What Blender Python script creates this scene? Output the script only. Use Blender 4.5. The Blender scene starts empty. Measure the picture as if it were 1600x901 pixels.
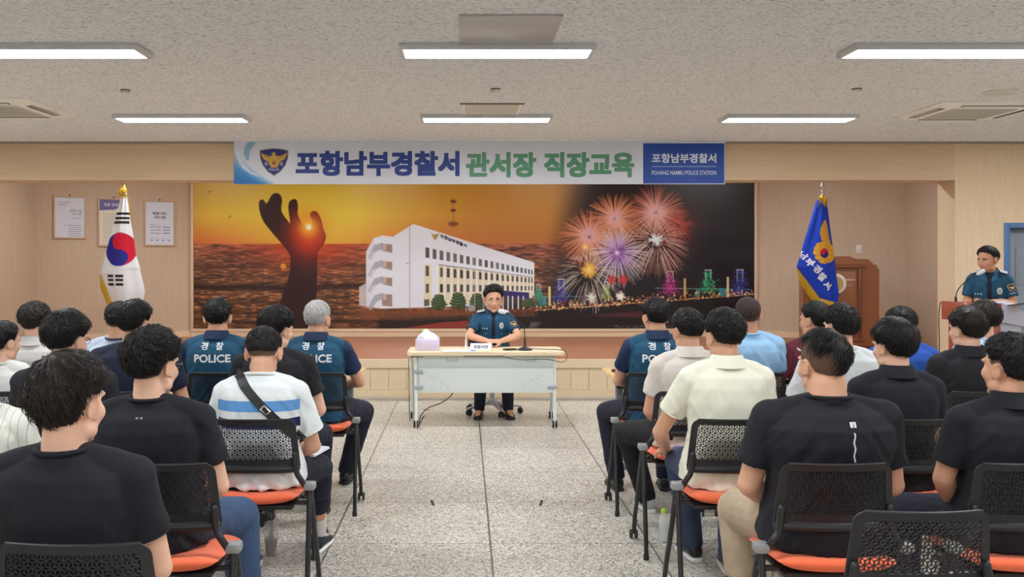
import bpy, bmesh, math, random
import numpy as np
from mathutils import Vector, Matrix, noise as mnoise
from mathutils.bvhtree import BVHTree

S = bpy.context.scene
COL = S.collection
PI = math.pi
R = math.radians

# ------------------------------------------------------------------ camera
HC, FPX, VX, VY = 1.64, 1480.0, 725.0, 405.0       # eye height, focal length in pixels, vanishing point
cam_d = bpy.data.cameras.new('camera')
cam_d.sensor_width = 36.0
cam_d.lens = FPX / 1600.0 * 36.0
cam_d.shift_x = (800.0 - VX) / 1600.0
cam_d.shift_y = -(450.5 - VY) / 1600.0
cam_d.clip_start = 0.05
cam = bpy.data.objects.new('camera', cam_d)
cam.location = (0, 0, HC)
cam.rotation_euler = (PI / 2, 0, 0)
COL.objects.link(cam)
S.camera = cam
S.view_settings.view_transform = 'Standard'
S.view_settings.look = 'None'
S.view_settings.gamma = 1.0
S.view_settings.use_curve_mapping = False
S.view_settings.exposure = 0.0
S.cycles.max_bounces = 8
S.cycles.diffuse_bounces = 5
S.cycles.glossy_bounces = 3
S.cycles.transparent_max_bounces = 12
S.cycles.caustics_reflective = False
S.cycles.caustics_refractive = False

LAMP_POWER = 42.0          # emission strength of the ceiling panels
WORLD = bpy.data.worlds.new('world')
S.world = WORLD
WORLD.use_nodes = True
WORLD.node_tree.nodes['Background'].inputs[0].default_value = (0.85, 0.92, 1.0, 1)
WORLD.node_tree.nodes['Background'].inputs[1].default_value = 0.3


def at(px, py, D):
    """world point that stands at distance D along the view and shows at that pixel"""
    return ((px - VX) * D / FPX, D, HC - (py - VY) * D / FPX)


# ------------------------------------------------------------------ colours and materials
def lin(c):
    c = c / 255.0
    return c / 12.92 if c <= 0.04045 else ((c + 0.055) / 1.055) ** 2.4


def rgb(r, g, b):
    return (lin(r), lin(g), lin(b), 1.0)


MATS = {}


def mat(name, col, rough=0.6, metal=0.0, spec=0.5, bump=None, vary=None, sss=0.0, sheen=0.0, trans=0.0, alpha=1.0, coat=0.0, ior=None):
    """principled material; bump=(scale xyz or float, strength, distance), vary=(scale, amount)"""
    if name in MATS:
        return MATS[name]
    m = bpy.data.materials.new(name)
    m.use_nodes = True
    nt = m.node_tree
    b = nt.nodes['Principled BSDF']
    b.inputs['Base Color'].default_value = col
    b.inputs['Roughness'].default_value = rough
    b.inputs['Metallic'].default_value = metal
    b.inputs['Specular IOR Level'].default_value = spec
    if sheen:
        b.inputs['Sheen Weight'].default_value = sheen
        b.inputs['Sheen Roughness'].default_value = 0.5
    if sss:
        b.inputs['Subsurface Weight'].default_value = sss
        b.inputs['Subsurface Radius'].default_value = (0.012, 0.004, 0.002)
        b.inputs['Subsurface Scale'].default_value = 1.0
    if trans:
        b.inputs['Transmission Weight'].default_value = trans
    if ior:
        b.inputs['IOR'].default_value = ior
    if coat:
        b.inputs['Coat Weight'].default_value = coat
    if alpha < 1:
        b.inputs['Alpha'].default_value = alpha
    tc = nt.nodes.new('ShaderNodeTexCoord')
    if vary:
        sc, am = vary
        mp = nt.nodes.new('ShaderNodeMapping')
        mp.inputs['Scale'].default_value = sc if hasattr(sc, '__len__') else (sc, sc, sc)
        nz = nt.nodes.new('ShaderNodeTexNoise')
        nz.inputs['Scale'].default_value = 1.0
        nz.inputs['Detail'].default_value = 5.0
        nz.inputs['Roughness'].default_value = 0.65
        nt.links.new(tc.outputs['Object'], mp.inputs['Vector'])
        nt.links.new(mp.outputs[0], nz.inputs['Vector'])
        mx = nt.nodes.new('ShaderNodeMixRGB')
        mx.blend_type = 'MULTIPLY'
        mx.inputs[0].default_value = 1.0
        mx.inputs[1].default_value = col
        rp = nt.nodes.new('ShaderNodeValToRGB')
        rp.color_ramp.elements[0].position = 0.3
        rp.color_ramp.elements[1].position = 0.7
        lo, hi = 1 - am, 1 + am * 0.6
        rp.color_ramp.elements[0].color = (lo, lo, lo, 1)
        rp.color_ramp.elements[1].color = (hi, hi, hi, 1)
        nt.links.new(nz.outputs[0], rp.inputs[0])
        nt.links.new(rp.outputs[0], mx.inputs[2])
        nt.links.new(mx.outputs[0], b.inputs['Base Color'])
    if bump:
        sc, st, di = bump
        mp = nt.nodes.new('ShaderNodeMapping')
        mp.inputs['Scale'].default_value = sc if hasattr(sc, '__len__') else (sc, sc, sc)
        nz = nt.nodes.new('ShaderNodeTexNoise')
        nz.inputs['Scale'].default_value = 1.0
        nz.inputs['Detail'].default_value = 6.0
        nt.links.new(tc.outputs['Object'], mp.inputs['Vector'])
        nt.links.new(mp.outputs[0], nz.inputs['Vector'])
        bp = nt.nodes.new('ShaderNodeBump')
        bp.inputs['Strength'].default_value = st
        bp.inputs['Distance'].default_value = di
        nt.links.new(nz.outputs[0], bp.inputs['Height'])
        nt.links.new(bp.outputs[0], b.inputs['Normal'])
    MATS[name] = m
    return m


def emat(name, col, strength):
    m = bpy.data.materials.new(name)
    m.use_nodes = True
    nt = m.node_tree
    for n in list(nt.nodes):
        nt.nodes.remove(n)
    e = nt.nodes.new('ShaderNodeEmission')
    e.inputs[0].default_value = col
    e.inputs[1].default_value = strength
    o = nt.nodes.new('ShaderNodeOutputMaterial')
    nt.links.new(e.outputs[0], o.inputs[0])
    return m


def painted(name, rough=0.5, spec=0.4):
    """material that reads the printed pattern of its own sheet (point attribute 'ink')"""
    m = bpy.data.materials.new(name)
    m.use_nodes = True
    nt = m.node_tree
    b = nt.nodes['Principled BSDF']
    a = nt.nodes.new('ShaderNodeAttribute')
    a.attribute_name = 'ink'
    nt.links.new(a.outputs['Color'], b.inputs['Base Color'])
    b.inputs['Roughness'].default_value = rough
    b.inputs['Specular IOR Level'].default_value = spec
    return m


# ------------------------------------------------------------------ tagging
def tag(o, label=None, cat=None, group=None, kind=None):
    if label:
        o['label'] = label
    if cat:
        o['category'] = cat
    if group:
        o['group'] = group
    if kind:
        o['kind'] = kind
    return o


def thing(name, label, cat, loc=(0, 0, 0), rotz=0.0, group=None):
    o = bpy.data.objects.new(name, None)
    o.empty_display_size = 0.1
    COL.objects.link(o)
    o.location = loc
    o.rotation_euler = (0, 0, rotz)
    return tag(o, label, cat, group)


def copy_tree(o, parent=None):
    c = o.copy()
    COL.objects.link(c)
    if parent:
        c.parent = parent
    for ch in list(o.children):
        copy_tree(ch, c)
    return c


# ------------------------------------------------------------------ geometry collector
class G:
    def __init__(self):
        self.v = []
        self.f = []
        self.n = 0
        self.mi = []
        self.cur = 0

    def add(self, v, f):
        v = np.asarray(v, dtype=float).reshape(-1, 3)
        self.v.append(v)
        for q in f:
            self.f.append(tuple(int(i) + self.n for i in q))
            self.mi.append(self.cur)
        self.n += len(v)
        return self

    def verts(self):
        return np.concatenate(self.v) if self.v else np.zeros((0, 3))

    # -- box with chamfered edges
    def box(self, c, s, bev=0.0, rot=None):
        cx, cy, cz = c
        hx, hy, hz = s[0] / 2, s[1] / 2, s[2] / 2
        b = min(bev, hx * .99, hy * .99, hz * .99)
        if b <= 0:
            v = np.array([(x, y, z) for z in (-hz, hz) for y in (-hy, hy) for x in (-hx, hx)])
            f = [(0, 2, 3, 1), (4, 5, 7, 6), (0, 1, 5, 4), (2, 6, 7, 3), (0, 4, 6, 2), (1, 3, 7, 5)]
        else:
            bm = bmesh.new()
            bmesh.ops.create_cube(bm, size=1.0)
            for w in bm.verts:
                w.co = Vector((w.co.x * 2 * hx, w.co.y * 2 * hy, w.co.z * 2 * hz))
            bmesh.ops.bevel(bm, geom=list(bm.edges), offset=b, segments=2, profile=0.5, affect='EDGES')
            bm.verts.index_update()
            v = np.array([w.co[:] for w in bm.verts])
            f = [tuple(w.index for w in q.verts) for q in bm.faces]
            bm.free()
        if rot is not None:
            v = v @ np.array(rot).T
        return self.add(v + np.array([cx, cy, cz]), f)

    # -- loft of elliptical rings. secs: list of (center, xaxis, yaxis) with axes carrying the radii
    def loft(self, secs, n=24, p=2.0, cap=True):
        t = np.linspace(0, 2 * PI, n, endpoint=False)
        ct, st = np.cos(t), np.sin(t)
        e = 2.0 / p
        cx = np.sign(ct) * np.abs(ct) ** e
        sy = np.sign(st) * np.abs(st) ** e
        V, F = [], []
        for c, ax, ay in secs:
            V.append(np.array(c)[None] + cx[:, None] * np.array(ax)[None] + sy[:, None] * np.array(ay)[None])
        m = len(secs)
        for i in range(m - 1):
            for j in range(n):
                k = (j + 1) % n
                F.append((i * n + j, i * n + k, (i + 1) * n + k, (i + 1) * n + j))
        V = np.concatenate(V)
        if cap:
            F.append(tuple(range(n))[::-1])
            F.append(tuple((m - 1) * n + j for j in range(n)))
        return self.add(V, F)

    # -- round tube along points with radii, rounded ends
    def tube(self, pts, rad, n=14, ends=True, flat=None):
        P = np.array(pts, float)
        m = len(P)
        rad = np.full(m, rad, float) if np.isscalar(rad) else np.array(rad, float)
        T = np.gradient(P, axis=0) if m > 2 else np.array([P[1] - P[0]] * 2)
        T /= np.linalg.norm(T, axis=1)[:, None] + 1e-12
        a = np.array([0, 0, 1.0]) if abs(T[0][2]) < .9 else np.array([1.0, 0, 0])
        if flat is not None:
            a = np.array(flat[0], float)
        secs = []
        u = np.cross(T[0], a)
        u /= np.linalg.norm(u)
        for i in range(m):
            u = u - T[i] * np.dot(u, T[i])
            u /= np.linalg.norm(u)
            w = np.cross(T[i], u)
            r = rad[i]
            fl = flat[1] if flat is not None else 1.0
            if ends and i == 0:
                for a2 in (80, 55, 28):
                    secs.append((P[0] - T[0] * r * math.sin(R(a2)), u * r * math.cos(R(a2)), w * r * fl * math.cos(R(a2))))
            secs.append((P[i], u * r, w * r * fl))
            if ends and i == m - 1:
                for a2 in (28, 55, 80):
                    secs.append((P[i] + T[i] * r * math.sin(R(a2)), u * r * math.cos(R(a2)), w * r * fl * math.cos(R(a2))))
        return self.loft(secs, n)

    def ell(self, c, r, rot=None, n=20, m=12):
        th = np.linspace(0, PI, m + 1)
        V = [(0, 0, 1.0)]
        for t in th[1:-1]:
            for k in range(n):
                a = 2 * PI * k / n
                V.append((math.sin(t) * math.cos(a), math.sin(t) * math.sin(a), math.cos(t)))
        V.append((0, 0, -1.0))
        F = []
        for k in range(n):
            F.append((0, 1 + k, 1 + (k + 1) % n))
        for i in range(m - 2):
            for k in range(n):
                a, b = 1 + i * n + k, 1 + i * n + (k + 1) % n
                F.append((a, a + n, b + n, b))
        l = len(V) - 1
        for k in range(n):
            F.append((l, 1 + (m - 2) * n + (k + 1) % n, 1 + (m - 2) * n + k))
        V = np.array(V) * np.array(r)
        if rot is not None:
            V = V @ np.array(rot).T
        return self.add(V + np.array(c), F)

    # -- solid of revolution about z through c; prof: (r, z)
    def lathe(self, c, prof, n=24, axis='z'):
        V, F = [], []
        for r, z in prof:
            for k in range(n):
                a = 2 * PI * k / n
                V.append((r * math.cos(a), r * math.sin(a), z))
        for i in range(len(prof) - 1):
            for k in range(n):
                j = (k + 1) % n
                F.append((i * n + k, i * n + j, (i + 1) * n + j, (i + 1) * n + k))
        F.append(tuple(range(n))[::-1])
        F.append(tuple((len(prof) - 1) * n + k for k in range(n)))
        V = np.array(V)
        if axis == 'x':
            V = V[:, [2, 0, 1]]
        if axis == 'y':
            V = V[:, [0, 2, 1]]
            F = [q[::-1] for q in F]
        return self.add(V + np.array(c), F)

    # -- prism of a polygon in xz plane extruded along y
    def prism(self, poly, y0, y1, plane='xz'):
        n = len(poly)
        ar = sum(poly[i][0] * poly[(i + 1) % n][1] - poly[(i + 1) % n][0] * poly[i][1] for i in range(n))
        if ar < 0:
            poly = poly[::-1]
        if plane == 'xz':
            V = [(a, y0, b) for a, b in poly] + [(a, y1, b) for a, b in poly]
        elif plane == 'xy':
            V = [(a, b, y1) for a, b in poly] + [(a, b, y0) for a, b in poly]
        else:
            V = [(y1, a, b) for a, b in poly] + [(y0, a, b) for a, b in poly]
        F = [tuple(range(n)), tuple(range(2 * n - 1, n - 1, -1))]
        for i in range(n):
            j = (i + 1) % n
            F.append((i, i + n, j + n, j))
        return self.add(V, F)

    def obj(self, name, m, parent=None, smooth=True, angle=35, loc=None):
        me = bpy.data.meshes.new(name)
        V = self.verts()
        me.from_pydata(V.tolist(), [], self.f)
        ms = m if isinstance(m, (list, tuple)) else [m]
        for x in ms:
            me.materials.append(x)
        if len(ms) > 1:
            me.polygons.foreach_set('material_index', self.mi)
        if smooth:
            me.polygons.foreach_set('use_smooth', [True] * len(me.polygons))
            me.set_sharp_from_angle(angle=R(angle))
        me.update()
        o = bpy.data.objects.new(name, me)
        COL.objects.link(o)
        if parent:
            o.parent = parent
        if loc:
            o.location = loc
        return o


def rotz(a):
    c, s = math.cos(a), math.sin(a)
    return np.array([[c, -s, 0], [s, c, 0], [0, 0, 1]])


def rotx(a):
    c, s = math.cos(a), math.sin(a)
    return np.array([[1, 0, 0], [0, c, -s], [0, s, c]])


def roty(a):
    c, s = math.cos(a), math.sin(a)
    return np.array([[c, 0, s], [0, 1, 0], [-s, 0, c]])


def curve(pts, k=6):
    """catmull-rom resample"""
    P = np.array(pts, float)
    P = np.vstack([2 * P[0] - P[1], P, 2 * P[-1] - P[-2]])
    out = []
    for i in range(1, len(P) - 2):
        for t in np.linspace(0, 1, k, endpoint=False):
            a, b, c, d = P[i - 1], P[i], P[i + 1], P[i + 2]
            out.append(0.5 * ((2 * b) + (-a + c) * t + (2 * a - 5 * b + 4 * c - d) * t * t + (-a + 3 * b - 3 * c + d) * t ** 3))
    out.append(P[-2])
    return np.array(out)


# ------------------------------------------------------------------ vectorised value noise
_rs = np.random.RandomState(7)
_TAB = _rs.rand(4096)


def vnoise(P):
    P = np.asarray(P, float)
    I = np.floor(P).astype(np.int64)
    Fr = P - I
    Fr = Fr * Fr * (3 - 2 * Fr)
    d = P.shape[1]
    out = 0
    for c in range(2 ** d):
        w = 1.0
        h = np.zeros(len(P), np.int64)
        for k in range(d):
            b = (c >> k) & 1
            w = w * (Fr[:, k] if b else 1 - Fr[:, k])
            h = h + (I[:, k] + b) * (73856093, 19349663, 83492791)[k]
        h = (h ^ (h >> 13)) * 1274126177
        h = (h ^ (h >> 16)) & 4095
        out = out + w * _TAB[h]
    return out * 2 - 1


def fbm(P, o=4):
    s, a, t = 0, 1.0, 0
    P = np.asarray(P, float)
    for i in range(o):
        s = s + a * vnoise(P * 2 ** i + 17.3 * i)
        t += a
        a *= 0.5
    return s / t


# ------------------------------------------------------------------ text
def text_geo(body, size, bold=0.0, depth=0.0, align='CENTER', res=3, spacing=1.0, shear=0.0, xs=1.0):
    cu = bpy.data.curves.new('t', 'FONT')
    cu.body = body
    cu.size = size
    cu.offset = bold * size
    cu.extrude = depth
    cu.align_x = align
    cu.align_y = 'CENTER'
    cu.resolution_u = res
    cu.space_character = spacing
    cu.shear = shear
    o = bpy.data.objects.new('t', cu)
    COL.objects.link(o)
    dg = bpy.context.evaluated_depsgraph_get()
    me = bpy.data.meshes.new_from_object(o.evaluated_get(dg))
    V = np.array([v.co[:] for v in me.vertices]).reshape(-1, 3)
    F = [tuple(p.vertices) for p in me.polygons]
    bpy.data.objects.remove(o)
    bpy.data.curves.remove(cu)
    bpy.data.meshes.remove(me)
    if len(V):
        V[:, 0] *= xs
    return V, F


def fit_text(body, w, h, bold=0.02, depth=0.0):
    """text scaled so that its ink fills w x h, centred on 0 in the xy plane"""
    V, F = text_geo(body, 1.0, bold, 0.0)
    lo, hi = V.min(0), V.max(0)
    V = V - (lo + hi) / 2
    V[:, 0] *= w / (hi[0] - lo[0])
    V[:, 1] *= h / (hi[1] - lo[1])
    return V, F


def wall_text(g, body, cx, cz, w, h, y, bold=0.02):
    """text standing in an xz plane facing -y"""
    b = bold * h
    V, F = fit_text(body, w - 2 * b, h - 2 * b, 0.006)
    sh = [(0, 0)] if bold < .012 else [(0, 0)] + [(b * i_, b * j_) for i_ in (-1, 0, 1) for j_ in (-1, 0, 1) if i_ or j_]
    for i, (ox, oz) in enumerate(sh):
        g.add(np.c_[V[:, 0] + cx + ox, np.full(len(V), y - i * 2e-5), V[:, 1] + cz + oz], F)


# ------------------------------------------------------------------ printed sheets
class Canvas:
    """numpy picture in its own coordinates, x right, y down"""

    def __init__(self, x0, y0, x1, y1, k, base):
        self.x0, self.y0, self.k = x0, y0, k
        self.w = int((x1 - x0) * k)
        self.h = int((y1 - y0) * k)
        self.X, self.Y = np.meshgrid(x0 + (np.arange(self.w) + .5) / k, y0 + (np.arange(self.h) + .5) / k)
        self.a = np.zeros((self.h, self.w, 3))
        self.a[:] = np.array(base[:3], float)

    def blend(self, m, c):
        c = np.array(c, float)
        if c.ndim == 1:
            c = c[None, None, :]
        self.a = self.a * (1 - m[..., None]) + c * m[..., None]

    def poly_mask(self, pts, soft=0.0):
        X, Y = self.X, self.Y
        ins = np.zeros(X.shape, bool)
        n = len(pts)
        dm = np.full(X.shape, 1e9) if soft else None
        for i in range(n):
            (xa, ya), (xb, yb) = pts[i], pts[(i + 1) % n]
            if ya != yb:
                c = ((ya > Y) != (yb > Y)) & (X < (xb - xa) * (Y - ya) / (yb - ya) + xa)
                ins ^= c
            if soft:
                dx, dy = xb - xa, yb - ya
                t = np.clip(((X - xa) * dx + (Y - ya) * dy) / (dx * dx + dy * dy + 1e-9), 0, 1)
                dm = np.minimum(dm, np.hypot(X - xa - t * dx, Y - ya - t * dy))
        if soft:
            sd = np.where(ins, dm, -dm)
            return np.clip(sd / soft + .5, 0, 1)
        return ins.astype(float)

    def poly(self, pts, c, al=1.0, soft=0.0):
        self.blend(self.poly_mask(pts, soft) * al, c)

    def disc(self, x, y, r, c, al=1.0, soft=0.6, ry=None):
        d = np.hypot(self.X - x, (self.Y - y) * (r / ry if ry else 1))
        self.blend(np.clip((r - d) / soft + .5, 0, 1) * al, c)

    def glow(self, x, y, r, c, al=1.0, p=2.0):
        d = np.hypot(self.X - x, self.Y - y) / r
        self.blend(np.exp(-(d ** p)) * al, c)

    def line(self, x0, y0, x1, y1, w, c, al=1.0):
        pad = w + 1.5
        ix0 = max(0, int((min(x0, x1) - pad - self.x0) * self.k))
        ix1 = min(self.w, int((max(x0, x1) + pad - self.x0) * self.k) + 1)
        iy0 = max(0, int((min(y0, y1) - pad - self.y0) * self.k))
        iy1 = min(self.h, int((max(y0, y1) + pad - self.y0) * self.k) + 1)
        if ix1 <= ix0 or iy1 <= iy0:
            return
        X, Y = self.X[iy0:iy1, ix0:ix1], self.Y[iy0:iy1, ix0:ix1]
        dx, dy = x1 - x0, y1 - y0
        t = np.clip(((X - x0) * dx + (Y - y0) * dy) / (dx * dx + dy * dy + 1e-9), 0, 1)
        d = np.hypot(X - x0 - t * dx, Y - y0 - t * dy)
        m = (np.clip((w / 2 - d) * self.k + .5, 0, 1) * al)[..., None]
        s = self.a[iy0:iy1, ix0:ix1]
        self.a[iy0:iy1, ix0:ix1] = s * (1 - m) + np.array(c[:3], float) * m

    def linear(self):
        a = np.clip(self.a, 0, 255) / 255.0
        return np.where(a <= 0.04045, a / 12.92, ((a + 0.055) / 1.055) ** 2.4)


def sheet(name, cv, fn, m, parent=None, back=None):
    """grid whose points carry the canvas colours; fn(X, Y) -> N x 3 points"""
    h, w = cv.h, cv.w
    V = fn(cv.X.ravel(), cv.Y.ravel())
    idx = np.arange(h * w).reshape(h, w)
    q = np.stack([idx[:-1, :-1], idx[1:, :-1], idx[1:, 1:], idx[:-1, 1:]], -1).reshape(-1, 4)
    me = bpy.data.meshes.new(name)
    me.vertices.add(len(V))
    me.vertices.foreach_set('co', V.ravel())
    me.loops.add(q.size)
    me.loops.foreach_set('vertex_index', q.ravel().astype(np.int32))
    me.polygons.add(len(q))
    me.polygons.foreach_set('loop_start', np.arange(0, q.size, 4, dtype=np.int32))
    me.polygons.foreach_set('loop_total', np.full(len(q), 4, dtype=np.int32))
    me.polygons.foreach_set('use_smooth', np.ones(len(q), bool))
    me.update(calc_edges=True)
    at_ = me.attributes.new('ink', 'FLOAT_COLOR', 'POINT')
    c = np.ones((len(V), 4))
    c[:, :3] = cv.linear().reshape(-1, 3)
    at_.data.foreach_set('color', c.ravel())
    me.materials.append(m)
    me.validate()
    o = bpy.data.objects.new(name, me)
    COL.objects.link(o)
    if parent:
        o.parent = parent
    return o


def flat_sheet(name, cv, X0, X1, Z1, Z0, y, m, parent=None):
    """canvas as an upright sheet facing -y"""
    x0, y0 = cv.X[0, 0], cv.Y[0, 0]
    x1, y1 = cv.X[0, -1], cv.Y[-1, 0]
    return sheet(name, cv, lambda X, Y: np.c_[X0 + (X - x0) / (x1 - x0) * (X1 - X0), np.full(len(X), y),
                                              Z1 + (Y - y0) / (y1 - y0) * (Z0 - Z1)], m, parent)
# ================================================================== SETTING
CEIL = 2.99
YH = 10.88            # front face of the beam above the stage
ZH = 2.55             # underside of that beam
YS, ZS = 11.2, 0.46   # stage front and stage height
YB = 14.5             # wall behind the stage
XW = 7.7


def struct(g, name, m, smooth=False, parent=None):
    o = g.obj(name, m, parent, smooth)
    if parent is None:
        o['kind'] = 'structure'
    return o


def nt_of(m):
    return m.node_tree, m.node_tree.nodes['Principled BSDF']


def wood_mat(name, col, rough, stretch, amount=0.10, fine=0.05):
    """printed wood / fabric-grain panel"""
    m = bpy.data.materials.new(name)
    m.use_nodes = True
    nt, b = nt_of(m)
    tc = nt.nodes.new('ShaderNodeTexCoord')
    prev = None
    for sc, am in ((stretch, amount), (tuple(s * 5 for s in stretch), fine)):
        mp = nt.nodes.new('ShaderNodeMapping')
        mp.inputs['Scale'].default_value = sc
        nt.links.new(tc.outputs['Object'], mp.inputs[0])
        nz = nt.nodes.new('ShaderNodeTexNoise')
        nz.inputs['Scale'].default_value = 1
        nz.inputs['Detail'].default_value = 4
        nt.links.new(mp.outputs[0], nz.inputs['Vector'])
        rp = nt.nodes.new('ShaderNodeMapRange')
        rp.inputs[1].default_value = 0.3
        rp.inputs[2].default_value = 0.7
        rp.inputs[3].default_value = 1 - am
        rp.inputs[4].default_value = 1 + am * .5
        nt.links.new(nz.outputs[0], rp.inputs[0])
        mx = nt.nodes.new('ShaderNodeMixRGB')
        mx.blend_type = 'MULTIPLY'
        mx.inputs[0].default_value = 1
        if prev is None:
            mx.inputs[1].default_value = col
        else:
            nt.links.new(prev.outputs[0], mx.inputs[1])
        nt.links.new(rp.outputs[0], mx.inputs[2])
        prev = mx
    nt.links.new(prev.outputs[0], b.inputs['Base Color'])
    b.inputs['Roughness'].default_value = rough
    b.inputs['Specular IOR Level'].default_value = 0.35
    return m


M_beam = wood_mat('beam_panel', rgb(214, 187, 156), 0.6, (1.5, 1.5, 40), .06, .05)
M_wall = wood_mat('wall_panel', rgb(200, 178, 154), 0.65, (55, 55, 3), .07, .06)
M_wall_r = wood_mat('pillar_panel', rgb(222, 198, 166), 0.65, (55, 55, 3), .06, .05)
M_stagefront = wood_mat('stage_front_panel', rgb(224, 203, 170), 0.5, (60, 60, 5), .05, .03)
M_stagefloor = wood_mat('stage_floor_boards', rgb(176, 122, 92), 0.42, (3, 60, 3), .12, .06)
M_frame = wood_mat('mural_frame_wood', rgb(226, 200, 168), 0.5, (3, 3, 60), .05, .03)
M_side = mat('side_wall_paint', rgb(214, 203, 186), 0.8)


def floor_mat():
    m = bpy.data.materials.new('terrazzo')
    m.use_nodes = True
    nt, b = nt_of(m)
    N, L = nt.nodes.new, nt.links.new
    tc = N('ShaderNodeTexCoord')

    def math_(op, a, c=None, v=None):
        n = N('ShaderNodeMath')
        n.operation = op
        L(a, n.inputs[0])
        if c is not None:
            L(c, n.inputs[1])
        if v is not None:
            n.inputs[1].default_value = v
        return n.outputs[0]
    v1 = N('ShaderNodeTexVoronoi')
    v1.inputs['Scale'].default_value = 120
    mpv = N('ShaderNodeMapping')
    nzw = N('ShaderNodeTexNoise')
    nzw.inputs['Scale'].default_value = 45
    L(tc.outputs['Object'], nzw.inputs['Vector'])
    mv = N('ShaderNodeMixRGB')
    mv.blend_type = 'LINEAR_LIGHT'
    mv.inputs[0].default_value = 0.02
    L(tc.outputs['Object'], mv.inputs[1])
    L(nzw.outputs['Color'], mv.inputs[2])
    L(mv.outputs[0], v1.inputs['Vector'])
    sp = N('ShaderNodeSeparateColor')
    L(v1.outputs['Color'], sp.inputs[0])
    rp = N('ShaderNodeValToRGB')
    rp.color_ramp.interpolation = 'CONSTANT'
    els = rp.color_ramp.elements
    cols = [(0.0, rgb(74, 74, 70)), (0.07, rgb(126, 122, 114)), (0.20, rgb(172, 166, 154)), (0.42, rgb(206, 201, 190)), (0.74, rgb(228, 224, 214)), (0.93, rgb(150, 132, 112))]
    els[0].position, els[0].color = cols[0]
    els[1].position, els[1].color = cols[1]
    for p, c in cols[2:]:
        e = els.new(p)
        e.color = c
    L(sp.outputs[0], rp.inputs[0])
    # slab to slab tone
    sx = N('ShaderNodeSeparateXYZ')
    L(tc.outputs['Object'], sx.inputs[0])
    gx = math_('MULTIPLY', math_('SUBTRACT', sx.outputs[0], v=0.152), v=1 / .922)
    gy = math_('MULTIPLY', math_('SUBTRACT', sx.outputs[1], v=0.862), v=1 / .922)
    fx, fy = math_('FLOOR', gx), math_('FLOOR', gy)
    cb = N('ShaderNodeCombineXYZ')
    L(fx, cb.inputs[0])
    L(fy, cb.inputs[1])
    wn = N('ShaderNodeTexWhiteNoise')
    L(cb.outputs[0], wn.inputs['Vector'])
    tone = N('ShaderNodeMapRange')
    tone.inputs[3].default_value = 0.92
    tone.inputs[4].default_value = 1.05
    L(wn.outputs[0], tone.inputs[0])
    big = N('ShaderNodeTexNoise')
    big.inputs['Scale'].default_value = 1.7
    big.inputs['Detail'].default_value = 5
    L(tc.outputs['Object'], big.inputs['Vector'])
    bigr = N('ShaderNodeMapRange')
    bigr.inputs[1].default_value = .35
    bigr.inputs[2].default_value = .65
    bigr.inputs[3].default_value = .9
    bigr.inputs[4].default_value = 1.04
    L(big.outputs[0], bigr.inputs[0])
    t2 = math_('MULTIPLY', tone.outputs[0], bigr.outputs[0])
    mx = N('ShaderNodeMixRGB')
    mx.blend_type = 'MULTIPLY'
    mx.inputs[0].default_value = 1
    L(rp.outputs[0], mx.inputs[1])
    L(t2, mx.inputs[2])
    # seams
    def dist(gv, half):
        fr = math_('FRACT', gv)
        a = math_('ABSOLUTE', math_('SUBTRACT', fr, v=.5))
        return math_('GREATER_THAN', a, v=.5 - half / .922)
    seam = math_('MAXIMUM', dist(gx, .0055), dist(gy, .0028))
    mx2 = N('ShaderNodeMixRGB')
    L(math_('MULTIPLY', seam, v=.85), mx2.inputs[0])
    L(mx.outputs[0], mx2.inputs[1])
    mx2.inputs[2].default_value = rgb(52, 52, 50)
    L(mx2.outputs[0], b.inputs['Base Color'])
    rr = N('ShaderNodeMapRange')
    rr.inputs[3].default_value = .22
    rr.inputs[4].default_value = .42
    L(big.outputs[0], rr.inputs[0])
    L(rr.outputs[0], b.inputs['Roughness'])
    b.inputs['Specular IOR Level'].default_value = .5
    return m


def ceiling_mat():
    m = bpy.data.materials.new('mineral_ceiling')
    m.use_nodes = True
    nt, b = nt_of(m)
    N, L = nt.nodes.new, nt.links.new
    tc = N('ShaderNodeTexCoord')
    mp = N('ShaderNodeMapping')
    mp.inputs['Scale'].default_value = (45, 95, 45)
    L(tc.outputs['Object'], mp.inputs[0])
    nz = N('ShaderNodeTexNoise')
    nz.inputs['Scale'].default_value = 1
    nz.inputs['Detail'].default_value = 3
    nz.inputs['Roughness'].default_value = .7
    L(mp.outputs[0], nz.inputs['Vector'])
    rp = N('ShaderNodeValToRGB')
    rp.color_ramp.elements[0].position = .35
    rp.color_ramp.elements[0].color = rgb(150, 147, 142)
    rp.color_ramp.elements[1].position = .46
    rp.color_ramp.elements[1].color = rgb(232, 234, 238)
    L(nz.outputs[0], rp.inputs[0])
    # faint tile joints
    br = N('ShaderNodeTexBrick')
    br.inputs['Scale'].default_value = 1
    br.inputs['Brick Width'].default_value = .6
    br.inputs['Row Height'].default_value = .3
    br.inputs['Mortar Size'].default_value = .0018
    br.inputs['Color1'].default_value = (1, 1, 1, 1)
    br.inputs['Color2'].default_value = (.985, .985, .985, 1)
    br.inputs['Mortar'].default_value = (.8, .8, .8, 1)
    L(tc.outputs['Object'], br.inputs['Vector'])
    mx = N('ShaderNodeMixRGB')
    mx.blend_type = 'MULTIPLY'
    mx.inputs[0].default_value = 1
    L(rp.outputs[0], mx.inputs[1])
    L(br.outputs[0], mx.inputs[2])
    L(mx.outputs[0], b.inputs['Base Color'])
    b.inputs['Roughness'].default_value = .9
    b.inputs['Specular IOR Level'].default_value = .1
    return m


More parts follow.
